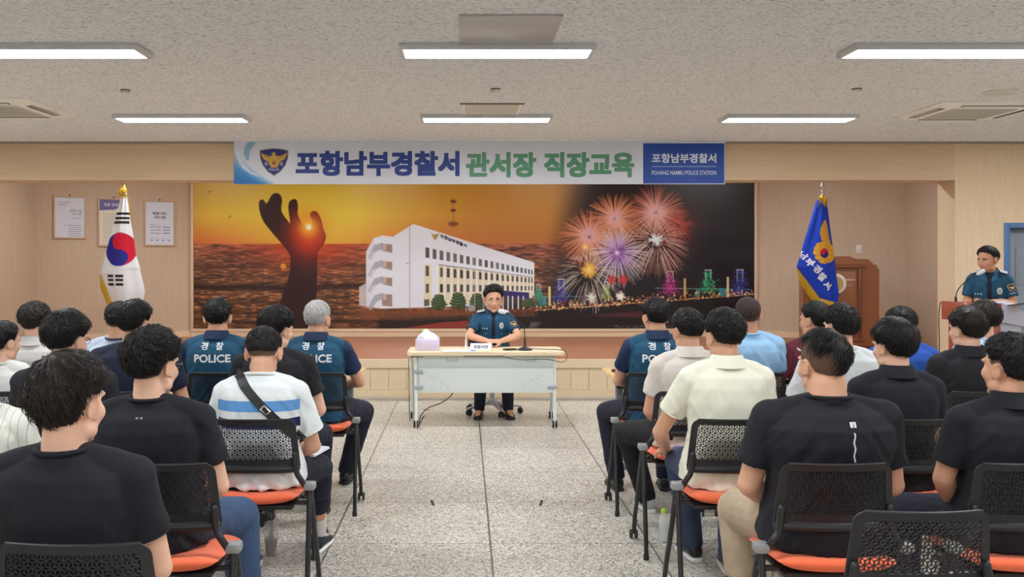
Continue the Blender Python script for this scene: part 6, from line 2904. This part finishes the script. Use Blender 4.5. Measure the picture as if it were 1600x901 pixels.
# ------------------------------------------------------------------ fabrics
C_black = cloth_mat('black_cotton', rgb(33, 34, 41))
C_black2 = cloth_mat('black_jersey', rgb(38, 38, 43))
C_navy = cloth_mat('navy_cotton', rgb(36, 42, 62))
C_teal = cloth_mat('police_teal', rgb(30, 74, 102), .7)
C_police = cloth_mat('police_shirt_two_tone', rgb(28, 76, 104), .7, sides=(.188, rgb(30, 46, 78)))
C_tealn = cloth_mat('police_navy', rgb(30, 44, 74), .75)
C_cream = cloth_mat('cream_cotton', rgb(232, 232, 214))
C_oat = cloth_mat('oatmeal_cotton', rgb(214, 208, 200))
C_lgrey = cloth_mat('light_grey_cotton', rgb(200, 198, 198))
C_bgrey = cloth_mat('blue_grey_cotton', rgb(176, 188, 206))
C_gwhite = cloth_mat('grey_white_cotton', rgb(206, 212, 214))
C_sky = cloth_mat('sky_blue_cotton', rgb(150, 192, 228))
C_psky = cloth_mat('pale_sky_cotton', rgb(184, 208, 230))
C_royal = cloth_mat('royal_blue_cotton', rgb(44, 84, 170))
C_maroon = cloth_mat('maroon_jersey', rgb(110, 50, 62))
C_white = cloth_mat('white_cotton', rgb(226, 230, 228))
C_band = cloth_mat('striped_tee', rgb(222, 228, 230), stripes=[(.925, .975, rgb(96, 150, 206)), (.845, .89, rgb(34, 44, 88))])
C_pin = cloth_mat('pinstripe_shirt', rgb(224, 226, 216), vstripes=(.026, rgb(168, 172, 170)))
P_navy = cloth_mat('navy_trousers', rgb(34, 36, 52), .8)
P_black = cloth_mat('black_trousers', rgb(34, 34, 38), .85)
P_jean = cloth_mat('blue_denim', rgb(62, 82, 114), .85, weave=500)
P_slate = cloth_mat('slate_trousers', rgb(62, 74, 100), .85)
P_khaki = cloth_mat('khaki_trousers', rgb(176, 158, 136), .85)
M_police = mat('police_print_white', rgb(220, 226, 230), .6)
M_navyshoe = mat('shoe_navy_canvas', rgb(36, 40, 56), .8)
M_greyshoe = mat('shoe_grey_mesh', rgb(170, 174, 178), .8)
M_blueshoe = mat('shoe_blue_mesh', rgb(50, 70, 150), .8)
M_sock = mat('sock_white', rgb(230, 230, 230), .9)


def HR(**k):
    m = k.pop('m', H_black)
    return lambda F, hs, t: hair(F, hs, t, m, **k)


def seat_for(c, label, dx=0.0, dy=0.0, rz=0.0):
    chair(c['X0'] + dx, c['t'].location.y + dy - .03, label, rz)


ROW = {1: 6.345, 2: 5.465, 3: 4.555, 4: 3.615, 5: 2.655}


def police_back(c, z=.99, small=1.0):
    """two syllables above the word on the officer's back"""
    k = small
    words_on(c, '경', z + .080 * k, .046 * k, .048 * k, M_police, .012, x=-.055 * k)
    words_on(c, '찰', z + .080 * k, .046 * k, .048 * k, M_police, .012, x=.045 * k)
    words_on(c, 'POLICE', z, .235 * k, .050 * k, M_police, .035)


# ================================================================== CAST
# --- left block
L1 = person('person in plain black tee, largest head at the lower left, seen from behind', 110, ROW[5], top=1.385, hw=.216, vox=.0055, lean=-0.13, curve=.12, hyaw=-.30, pitch=.02, shirt=C_black, pants=P_navy, skin=0,
            hair=HR(m=H_brown, w=.212, vol=.032, nape=150, side=82, front=62, seed=11, strand=1100, part=-.15, length=.045), bulk=1.07, shoulder=1.08, wrinkle=.7, hs=1.04, elbow=.01, arms='lap')
seat_for(L1, 'black perforated chair holding the person in plain black tee at the lower left', dx=.085)
L2 = person('person in black raglan tee and jeans wearing black glasses, wavy dark hair', 240, ROW[4], top=1.385, hw=.225, lean=-0.12, curve=.10, hyaw=-.38, pitch=.05, vox=.0055, shirt=C_black, pants=P_jean, skin=0,
            hair=HR(w=.222, vol=.034, nape=136, side=86, front=62, seed=22, curl=1.0, strand=1000, length=.04, fade=(144, 96, 50)), bulk=1.04, shoulder=1.12, hs=1.03, kneeR=(.235, .42, .55), footR=(.25, .47), kneeL=(-.18, .42, .55), elbow=.015, arms='lap', pant_loose=.020)
glasses(L2['Hf'], 1.03, L2['t'], mat('glasses_black', rgb(24, 24, 26), .3), .0032)
patch_on(L2, [[(-.016 + q * .016, 0), (-.006 + q * .016, .0), (-.006 + q * .016, .007), (-.016 + q * .016, .007)] for q in (0, 1)], mat('small_logo_grey', rgb(128, 128, 132), .6), (0, 0, 1.055), (1, 0, 0), (0, 0, 1), (0, 1, 0), 'small_logo', .004)
seat_for(L2, 'black perforated chair under the person with glasses and blue jeans', dx=.085)
L3 = person('person in pinstriped white shirt cut off by the left picture edge', -44, ROW[4], top=1.36, lean=-0.12, curve=.1, shirt=C_pin, pants=P_black, skin=0, sleeve=.85, collar='polo', loose=.012, shoulder=1.05, bulk=1.02,
            hair=HR(w=.20, vol=.025, seed=33, strand=300), wrinkle=1.4, elbow=.02)
seat_for(L3, 'black chair under the pinstriped shirt at the left edge')
L4 = person('person in black tee with thick neat black hair behind the lower left person', 105, ROW[3], top=1.40, hw=.225, lean=-0.12, curve=.12, hyaw=-.30, pitch=.08, shirt=C_black2, pants=P_black, skin=0,
            hair=HR(w=.226, vol=.034, nape=136, side=88, front=64, seed=44, strand=900, length=.04), bulk=1.06, shoulder=1.10, hs=1.03)
glasses(L4['Hf'], 1.03, L4['t'], MATS['glasses_black'], .0018)
seat_for(L4, 'black chair under the black-tee person third from the front on the left')
L5 = person('person in white top with dark hair tied low at the left edge', 6, ROW[2], top=1.315, lean=-0.12, curve=.10, hyaw=-.5, pitch=.06, shirt=C_white, pants=P_black, skin=0, female=True, shoulder=.92, sleeve=1.3, bulk=.93,
            hair=HR(w=.185, vol=.016, nape=144, side=94, front=50, seed=55, strand=500, messy=.5), collar='crew', hs=.97)
g = G()
F_ = L5['Hf']
g.ell(F_.p(0, -.108, -.055), (.032, .028, .034), n=18, m=12)
for q in range(9):
    a_ = 2 * PI * q / 9
    g.tube([F_.p(.012 * math.cos(a_), -.115, -.07 + .012 * math.sin(a_)), F_.p(.018 * math.cos(a_), -.13, -.12), F_.p(.008 * math.cos(a_), -.12, -.18)], [.011, .010, .002], 8)
g.obj('hair_bun', H_black, L5['t'])
g = G()
g.tube([F_.p(.022 * math.cos(a), -.098, -.052 + .022 * math.sin(a)) for a in np.linspace(0, 2 * PI, 20)], .008, 8, ends=False)
g.obj('hair_tie', mat('hair_tie_brown', rgb(70, 44, 50), .8), L5['t'])
seat_for(L5, 'black chair under the person in the white top at the left edge')
L6 = person('person in light grey polo, backmost on the far left before the wall', 56, ROW[1], top=1.375, lean=-0.13, curve=.05, hyaw=-.2, shirt=C_lgrey, collar='polo', pants=P_black, skin=0,
            hair=HR(m=H_brown, w=.212, vol=.026, nape=138, side=88, front=60, seed=66, strand=500), shoulder=1.02, vox=.007)
seat_for(L6, 'black chair under the light grey polo at the far left')
L7 = person('person in blue-grey tee half hidden behind the navy tee, below the white flag', 186, ROW[1] + .05, top=1.385, lean=-0.13, curve=.05, shirt=C_bgrey, band=M_navyt, pants=P_black, skin=1,
            hair=HR(w=.178, vol=.014, nape=128, side=80, front=56, seed=77, strand=350, fade=(140, 94, 50), length=.02), shoulder=1.08, bulk=1.04, vox=.007)
seat_for(L7, 'black chair under the blue-grey tee below the white flag')
L8 = person('person in dark navy tee with black hair directly below the white flag', 212, ROW[2], top=1.42, hw=.20, lean=-0.11, curve=.08, hyaw=-.33, pitch=.02, shirt=C_navy, pants=P_black, skin=1,
            hair=HR(w=.200, vol=.030, nape=132, side=84, front=62, seed=88, strand=700, fade=(140, 94, 50)), bulk=1.06, shoulder=1.16, elbow=.03)
seat_for(L8, 'black chair under the dark navy tee below the white flag')
PO = dict(collar='uniform', shirt=C_police, collar_mat=C_tealn, hem_mat=M_navyt, pants=P_navy)
L9 = person('police officer with black hair in teal uniform shirt at the left front table', 340, ROW[1], top=1.395, lean=-0.05, curve=.12, hyaw=.15, pitch=.05, skin=1, bulk=1.04, shoulder=1.06, arms='table',
            hair=HR(w=.196, vol=.024, nape=136, side=86, front=60, seed=99, strand=500), vox=.007, **PO)
police_back(L9)
seat_for(L9, 'black chair under the black-haired officer at the left front table', dx=.06)
L10 = person('person in black tee with thick black hair between the two left officers', 433, ROW[2], top=1.385, hw=.205, lean=-0.11, curve=.10, hyaw=-.55, pitch=.10, roll=.03, shirt=C_black2, pants=P_navy, skin=0,
             hair=HR(w=.206, vol=.030, nape=136, side=90, front=66, seed=110, strand=800, length=.045), bulk=1.02, shoulder=1.08, kneeR=(.20, .44, .55), elbow=.03, footR=(.16, .55))
seat_for(L10, 'black chair under the black tee between the two left officers')
L11 = person('person in white tee with blue stripes and a black bag strap', 412, ROW[3], top=1.345, lean=-0.06, curve=.30, hyaw=.05, pitch=.42, shirt=C_band, pants=P_navy, skin=1, shoulder=1.02, bulk=1.0,
             hair=HR(w=.176, vol=.016, nape=124, side=80, front=58, seed=121, strand=600, fade=(140, 94, 50), length=.02), shoe=M_navyshoe, sole=M_solew, sock=M_sock, cropped=True, sleeve=.72, hemw=.010, loose=.006,
             kneeR=(.21, .46, .54), footR=(.16, .78), kneeL=(-.2, .44, .54), elbow=.03, wrinkle=1.3)
seat_for(L11, 'black perforated chair under the striped white tee')
L12 = person('police officer with silver hair in teal uniform shirt at the table end', 497, ROW[1], top=1.385, lean=-0.05, curve=.12, hyaw=-.35, pitch=.06, skin=1, bulk=1.05, shoulder=1.04,
             hair=HR(m=H_grey, w=.180, vol=.018, nape=134, side=84, front=58, seed=132, strand=600, messy=.7, length=.02), kneeR=(.27, .46, .55), footR=(.12, .62), kneeL=(-.1, .46, .55), arms='table', elbow=.03, vox=.007, **PO)
glasses(L12['Hf'], 1.0, L12['t'], MATS['glasses_black'], .0012)
police_back(L12)
seat_for(L12, 'black chair under the silver-haired officer at the table end', dx=.02)
# bag strap of the striped person
bvh_c = L11
g = G()
pts = []
for f_ in np.linspace(0, 1, 30):
    x = -.12 + .40 * f_
    z = 1.105 - .40 * f_
    pts.append((x, z))
W_ = .021
poly = []
dx, dz = unit([.40, -.40])
VV, FF = [], []
for i, (x, z) in enumerate(pts):
    VV += [(x + dz * W_, z - dx * W_, 0), (x - dz * W_, z + dx * W_, 0)]
for i in range(len(pts) - 1):
    FF.append((2 * i, 2 * i + 1, 2 * i + 3, 2 * i + 2))
V, F = subdivide_flat(np.array(VV), FF, .02)
P, F = project(L11['shirt_o'], V, F, (0, 0, 0), (1, 0, 0), (0, 0, 1), (0, 1, 0), .006)
Pb = P + np.array([0, .004, 0])
g.add(P, F)
g.obj('bag_strap', mat('strap_black', rgb(34, 34, 38), .6, bump=(900, .3, .001)), L11['t'], smooth=False)
g = G()
V = np.array([(x, y, 0) for x, y in ((-.022, -.016), (.022, -.016), (.022, .016), (-.022, .016), (-.016, -.010), (.016, -.010), (.016, .010), (-.016, .010))])
a_ = math.atan2(-.40, .40)
V = np.c_[V[:, 0] * math.cos(a_) - V[:, 1] * math.sin(a_) + .05, V[:, 0] * math.sin(a_) + V[:, 1] * math.cos(a_) + .935, V[:, 2]]
P, F = project(L11['shirt_o'], V, [(0, 1, 5, 4), (1, 2, 6, 5), (2, 3, 7, 6), (3, 0, 4, 7)], (0, 0, 0), (1, 0, 0), (0, 0, 1), (0, 1, 0), .011)
g.add(P, F)
g.obj('strap_buckle', M_chrome, L11['t'], smooth=False)
# notebook on the lap of the striped person
t = thing('notebook', 'white notebook on the lap of the person in the striped tee', 'notebook', (L11['X0'] + .17, ROW[3] + .33, .655), -.2)
g = G()
g.box((0, 0, 0), (.16, .22, .008), .002)
g.obj('pages', M_paper, t, smooth=False)
g = G()
g.box((0, 0, -.006), (.165, .225, .003), .001)
g.obj('cover', M_white, t, smooth=False)

# --- right block
R1 = person('police officer in teal uniform shirt seated first on the right', 1024, ROW[1], top=1.40, lean=-0.07, curve=.10, hyaw=.25, pitch=.10, skin=1, bulk=1.03, shoulder=1.02,
            hair=HR(w=.198, vol=.022, nape=138, side=88, front=58, seed=210, strand=500), kneeL=(-.27, .44, .55), footL=(-.2, .42), arms='table', vox=.007, **PO)
police_back(R1)
seat_for(R1, 'black chair under the officer seated first on the right', dx=-.04)
R2 = person('person in oatmeal polo behind the right police officer', 1074, ROW[2], top=1.375, lean=-0.10, curve=.12, hyaw=.25, pitch=.12, shirt=C_oat, collar='polo', pants=P_black, skin=1, bulk=1.0, shoulder=1.0,
            hair=HR(w=.186, vol=.022, nape=132, side=88, front=60, seed=221, strand=600), kneeL=(-.28, .46, .56), footL=(-.10, .72), shoe=M_greyshoe, sole=M_solew, elbow=.01)
seat_for(R2, 'black perforated chair under the oatmeal polo', dx=-.03)
R3 = person('person in cream tee with black hair, hand on the knee, near the aisle', 1131, ROW[3], top=1.42, lean=-0.11, curve=.10, hyaw=.25, pitch=.10, shirt=C_cream, pants=P_slate, skin=1, bulk=1.0, shoulder=1.0, loose=.004,
            hair=HR(w=.196, vol=.026, nape=136, side=86, front=60, seed=232, strand=900, curl=.3), kneeL=(-.115, .46, .58), footL=(.0, .64), kneeR=(.17, .45, .56), sole=M_solew,
            arms={'L': ((-.285, .12, .79), (-.215, .33, .665), ((.25, .92, -.25), (.1, -.2, -1), .4)), 'R': 'lap'}, sleeve=.6, collar='polo', open=.5)
seat_for(R3, 'black perforated chair under the cream tee')
R4 = person('person in sky blue shirt with very short hair, front row on the right', 1168, ROW[1], top=1.42, lean=-0.12, curve=.06, hyaw=-.1, shirt=C_sky, collar='crew', pants=P_black, skin=2, bulk=1.06, shoulder=1.06,
            hair=HR(m=hair_mat('hair_cropped', rgb(62, 50, 48), .8), w=.170, vol=.008, nape=120, side=72, front=52, seed=243, strand=250, fade=(138, 92, 46), length=.008, messy=.3), vox=.007, wrinkle=1.4)
seat_for(R4, 'black chair under the sky blue shirt')
R5 = person('person in maroon and black top with white stripe, partly hidden, front row', 1272, ROW[1], top=1.38, lean=-0.10, curve=.08, hyaw=.6, shirt=C_maroon, pants=P_black, skin=1, bulk=1.0, shoulder=1.0,
            hair=HR(w=.20, vol=.02, nape=138, side=88, front=58, seed=254, strand=350), arms='lap', vox=.007, elbow=.04)
seat_for(R5, 'black chair under the maroon top')
g = G()
patch_on(R5, [[(-.150, .03), (-.10, -.01), (-.10, -.022), (-.150, .018)]], M_police, (0, 0, 1.03), (1, 0, 0), (0, 0, 1), (0, 1, 0), 'shoulder_stripe', .004)
R6 = person('person in pale grey tee with full black hair behind the big black tee', 1312, ROW[2], top=1.395, lean=-0.10, curve=.12, hyaw=.35, shirt=C_gwhite, pants=P_black, skin=0, bulk=1.0, shoulder=1.06, loose=.012,
            hair=HR(w=.206, vol=.028, nape=136, side=86, front=62, seed=265, strand=700, curl=.3), elbow=.04, sleeve=.8)
seat_for(R6, 'black chair under the pale grey tee')
R7 = person('broad person in black tee and khaki trousers with shaved sides, lower right', 1285, ROW[4], top=1.385, lean=-0.10, curve=.16, hyaw=.25, pitch=.05, shirt=C_black, pants=P_khaki, skin=1, bulk=1.22, shoulder=1.16, vox=.0055,
            hair=HR(w=.180, vol=.020, nape=130, side=86, front=54, cut=52, seed=276, strand=900, fade=(138, 96, 46), length=.05, part=.35, messy=.8), neckw=1.1,
            kneeL=(-.20, .46, .57), footL=(-.17, .44), kneeR=(.22, .44, .56), cropped=True, pant_loose=.026, wrinkle=.8, elbow=.02, sleeve=.66, hs=1.04)
seat_for(R7, 'black perforated chair under the broad person in khaki trousers', dx=-.03)
patch_on(R7, [[(-.011, -.009), (.011, -.009), (.011, .010), (-.011, .010)]], M_police, (.045, 0, 1.035), (1, 0, 0), (0, 0, 1), (0, 1, 0), 'logo_patch', .004)
words_on(R7, '2', 1.035, .010, .012, M_cable, .0, x=.045, name='patch_lettering', off=.006)
wv = [(.0025 * math.sin(q * 1.1) - .003, .0 - q * .0082) for q in range(14)]
patch_on(R7, [wv + [(x + .006, y) for x, y in wv[::-1]]], M_police, (.045, 0, 1.008), (1, 0, 0), (0, 0, 1), (0, 1, 0), 'white_stripe', .004)
R8 = person('person in black polo with round black hair behind the broad person', 1395, ROW[3], top=1.37, lean=-0.11, curve=.12, hyaw=.35, pitch=.06, shirt=C_black, collar='polo', pants=P_black, skin=0, bulk=1.0, shoulder=1.02,
            hair=HR(w=.206, vol=.032, nape=142, side=92, front=66, seed=287, strand=800, messy=.5, length=.045), shoe=M_blueshoe, sole=M_solew)
seat_for(R8, 'black perforated chair under the round-haired person in black polo')
R9 = person('person in royal blue tee with black hair before the tall podium', 1407, ROW[1], top=1.345, lean=-0.09, curve=.14, pitch=.1, hyaw=.15, shirt=C_royal, pants=P_black, skin=1, bulk=1.05, shoulder=1.02,
            hair=HR(w=.212, vol=.02, nape=136, side=86, front=58, seed=298, strand=500), vox=.007)
seat_for(R9, 'black chair under the royal blue tee')
R10 = person('person in black collared shirt with smooth dark hair below the lectern', 1510, ROW[2], top=1.385, lean=-0.12, curve=.08, hyaw=.30, pitch=.02, shirt=C_black2, collar='polo', pants=P_black, skin=0, bulk=1.0, shoulder=1.0,
             hair=HR(m=H_brown, w=.212, vol=.024, nape=138, side=88, front=64, seed=309, strand=700, messy=.5, length=.04), sleeve=.9, loose=.01)
seat_for(R10, 'black chair under the black collared shirt below the lectern')
R11 = person('person in pale sky blouse with bobbed dark hair nearest the lectern', 1537, ROW[1], top=1.39, lean=-0.13, curve=.05, hyaw=.1, shirt=C_psky, pants=P_black, skin=0, female=True, bulk=.95, shoulder=.96,
             hair=HR(m=H_brown, w=.205, vol=.022, nape=138, side=116, front=60, seed=320, strand=700, messy=.5, length=.05), vox=.007)
seat_for(R11, 'black chair under the pale sky blouse')
R12 = person('person in black polo at the right edge, forearm resting on the thigh', 1576, ROW[4], top=1.375, lean=-0.09, curve=.10, hyaw=.38, pitch=-.03, shirt=C_black, collar='polo', pants=P_navy, skin=1, bulk=1.06, shoulder=1.06, vox=.0055,
             hair=HR(w=.196, vol=.024, nape=134, side=80, front=56, seed=331, strand=900, curl=.4, length=.03, fade=(138, 92, 48)), kneeL=(-.20, .44, .57), footL=(-.18, .5),
             arms={'L': ((-.235, .03, .80), (-.125, .17, .665), ((.45, .85, -.2), (0, -.1, -1), .5)), 'R': 'lap'}, sleeve=.72)
seat_for(R12, 'black perforated chair under the person at the right edge', dx=-.03)
chair(on(1400, 2.94), 2.94, 'empty black perforated chair in the bottom right corner', 0.02)
# ================================================================== UNIFORMED OFFICERS FACING THE CAMERA
M_silver = mat('badge_silver', rgb(206, 210, 214), .3, metal=.7)
M_white_ins = mat('insignia_white', rgb(232, 234, 236), .5)
M_bgold = mat('badge_gold', rgb(214, 168, 70), .4)
M_bnavy = mat('badge_navy', rgb(26, 32, 64), .6)
C_lapel = cloth_mat('police_lapel', rgb(40, 88, 118), .7)
M_tie = cloth_mat('navy_tie', rgb(24, 30, 52), .7)


def uniform(c, wearer_left=1):
    """insignia as worn: boards on the shoulders, silver badge, name strip, sleeve emblem. local +y is the wearer's front"""
    t, Fs = c['t'], c['Fs']
    for s in (-1, 1):
        a, b = Fs.p(s * .085, .0, .052), c['S'][s] + np.array([s * .012, 0, .068])
        g = G()
        d = unit(b - a)
        fw = unit(np.cross([0, 0, 1], d))
        up = unit(np.cross(d, fw))
        if up[2] < 0:
            up = -up
        if fw[1] < 0:
            fw = -fw
        M = np.stack([d, fw, up], 1) @ rotx(-.4)
        ctr = (a + b) / 2 + np.array([0, .022, .002])
        ln = np.linalg.norm(b - a)
        g.box(ctr, (ln, .060, .006), .002, rot=M)
        bd = g.obj('shoulder_board', M_bnavy, t, angle=30)
        g = G()
        for yy in (-.02, .02):
            g.box(ctr + M @ np.array([0, yy, .004]), (ln * .92, .006, .003), rot=M)
        g.box(ctr + M @ np.array([s * ln * .42, 0, .004]), (.006, .044, .003), rot=M)
        for q in range(4):
            x = -ln * .34 + q * ln * .21
            g.box(ctr + M @ np.array([x, 0, .005]), (.016, .016, .004), .002, rot=M @ rotz(PI / 4))
        g.obj('rank_insignia', M_white_ins, bd, smooth=False)
    zc = c['tf'](.37 * c['k_']).o[2]
    # image-right of the wearer facing us is the wearer's left: local x negative after the half turn is image right
    bx = -.085
    def disc(rx, rz_, n=20):
        return [(rx * math.cos(q * 2 * PI / n), rz_ * math.sin(q * 2 * PI / n)) for q in range(n)]
    R_, U_, D_ = (-1, 0, 0), (0, 0, 1), (0, -1, 0)
    bg = patch_on(c, [disc(.023, .032)], M_silver, (bx, 0, zc), R_, U_, D_, 'silver_badge', .004)
    patch_on(c, [disc(.012, .016)], mat('badge_grey', rgb(120, 128, 136), .4), (bx, 0, zc), R_, U_, D_, 'badge_centre', .007, parent=bg)
    patch_on(c, [[(-.005, -.004), (.005, -.004), (.004, .008), (-.004, .008)]], M_white_ins, (bx, 0, zc), R_, U_, D_, 'badge_mark', .009, parent=bg)
    g = patch_on(c, [[(-.003 + q * .024, -.004), (.008 + q * .024, -.004), (.006 + q * .024, .007), (-.001 + q * .024, .006)] for q in (-1, 0, 1)], M_white_ins, (.095, 0, zc - .03), R_, U_, D_, 'name_stitching', .004)
    for x in (-.085, .085):
        patch_on(c, [disc(.005, .005, 10)], M_silver, (x, 0, zc - .085), R_, U_, D_, 'pocket_button', .005)
        patch_on(c, [[(-.05, .0), (.05, 0), (.05, -.003), (-.05, -.003)]], M_navyt, (x, 0, zc - .062), R_, U_, D_, 'pocket_seam', .003)
    # placket and tie-dark opening
    zn = c['neck0'][2]
    patch_on(c, [[(-.034, .03), (.034, .03), (.020, -.10), (-.020, -.10)]], M_tie, (0, 0, zn), R_, U_, D_, 'dark_undershirt', .005)
    for q in (-1, 1):
        patch_on(c, [[(q * .012, -.085), (q * .060, -.055), (q * .075, .015), (q * .045, .03), (q * .030, -.01)]], C_lapel, (0, 0, zn), R_, U_, D_, 'collar_lapel', .008)
    patch_on(c, [[(-.016, -.30), (.016, -.30), (.020, .06), (-.020, .06)]], M_tie, (0, 0, zc + .015), R_, U_, D_, 'dark_placket', .004)
    # sleeve emblem on the wearer's left arm, visible side
    s = -1
    S0, E0 = c['S'][s], c['E'][s]
    ctr = S0 + (E0 - S0) * .30
    dv = unit([.55, -1.0, 0]) if not c.get('patch_dir') else unit(c['patch_dir'])
    up = unit(S0 - E0)
    right = unit(np.cross(dv, up))
    sh = [(-.029, .028), (-.014, .032), (0, .034), (.014, .032), (.029, .028), (.028, .005), (.018, -.020), (0, -.036), (-.018, -.020), (-.028, .005)]
    k1 = [(x * 1.12, y * 1.12) for x, y in sh]
    e0 = patch_on(c, [k1], M_bgold, ctr, right, up, dv, 'sleeve_emblem', .003, .008)
    patch_on(c, [sh], M_bnavy, ctr, right, up, dv, 'emblem_field', .0045, .008, parent=e0)
    eagle = [[(-.022, .018), (-.010, .010), (0, .014), (.010, .010), (.022, .018), (.018, .004), (.008, -.002), (.007, -.014), (-.007, -.014), (-.008, -.002), (-.018, .004)]]
    patch_on(c, eagle, M_bgold, ctr, right, up, dv, 'emblem_eagle', .006, .008, parent=e0)
    # sleeve trim lettering line
    ctr2 = S0 + (E0 - S0) * (c['sleeve'] - .13)
    patch_on(c, [[(-.03 + q * .011, 0), (-.022 + q * .011, 0), (-.022 + q * .011, .005), (-.03 + q * .011, .005)] for q in range(5)], M_white_ins, ctr2, right, up, dv, 'sleeve_lettering', .004)


# --- the chief seated behind the white table
zt = .745
chief = person('police officer with glasses seated behind the white table, hands clasped', 771, 10.12, rz=PI, top=1.36, lean=.06, curve=.10, hyaw=.08, pitch=.10, roll=.0, skin=1, bulk=1.0, shoulder=.97, hs=1.15, fw=1.08, vox=.0045,
               hair=HR(w=.222, vol=.026, nape=134, side=88, front=60, seed=401, strand=900, part=.2, messy=1.3), collar='uniform', shirt=C_teal, collar_mat=C_teal, hem_mat=M_navyt, pants=P_navy, open=.62, sleeve=.70, nohem=False,
               arms={'L': ((-.262, .19, .84), (-.075, .36, .80), ((.85, .22, .0), (.1, -.35, -1), .55)), 'R': ((.262, .19, .84), (.075, .345, .80), ((-.85, .3, .02), (.1, -.3, -1), .55))},
               kneeL=(-.13, .42, .53), kneeR=(.13, .42, .53), footL=(-.15, .28), footR=(.15, .28), group='police officers facing the room', toeL=-.15, toeR=.15, pant_loose=.01, elbow=0)
face_parts(chief['Hf'], 1.15, chief['t'], look=.3)
glasses(chief['Hf'], 1.15, chief['t'], mat('glasses_bronze', rgb(130, 84, 76), .3, metal=.3), .0019)
chief['patch_dir'] = (.35, -1, 0)
uniform(chief)
# --- the officer reading at the lectern
FR = R(-58) + PI
sx_, sy_ = LX + .48 * math.sin(R(58)), LY + .42 * math.cos(R(58))
spk = person('standing police officer reading at the lectern, head turned aside', 1543, 9.02, rz=R(180 - 30), standing=True, top=1.40, lean=.05, curve=.12, hyaw=-.62, pitch=.16, roll=.0, skin=2, bulk=.93, shoulder=.88, vox=.0045,
             hair=HR(w=.178, vol=.018, nape=134, side=86, front=56, seed=412, strand=800, part=-.25, messy=.5, length=.04), collar='uniform', shirt=C_teal, collar_mat=C_teal, hem_mat=M_navyt, pants=P_navy, open=.6, sleeve=.66,
             arms={'L': ((-.198, .06, 1.215), (-.09, .25, 1.255), ((.75, .5, .0), (0, -.1, -1), .5)), 'R': ((.198, .06, 1.215), (.10, .25, 1.255), ((-.75, .5, .0), (0, -.1, -1), .5))},
             kneeL=(-.10, .02, .50), kneeR=(.10, .02, .50), footL=(-.11, .0), footR=(.11, .0), group='police officers facing the room', neckf=.0)
face_parts(spk['Hf'], 1.0, spk['t'], look=.6)
uniform(spk)
g = G()
W0, E0 = spk['W'][1], spk['E'][1]
c0 = W0 * .9 + E0 * .1
d_ = unit(W0 - E0)
u = unit(np.cross(d_, [0, 0, 1]))
v = np.cross(d_, u)
g.tube([c0 + (u * math.cos(a) + v * math.sin(a)) * .030 for a in np.linspace(0, 2 * PI, 20)], .007, 8, ends=False)
g.obj('wristwatch', M_dark, spk['t'])
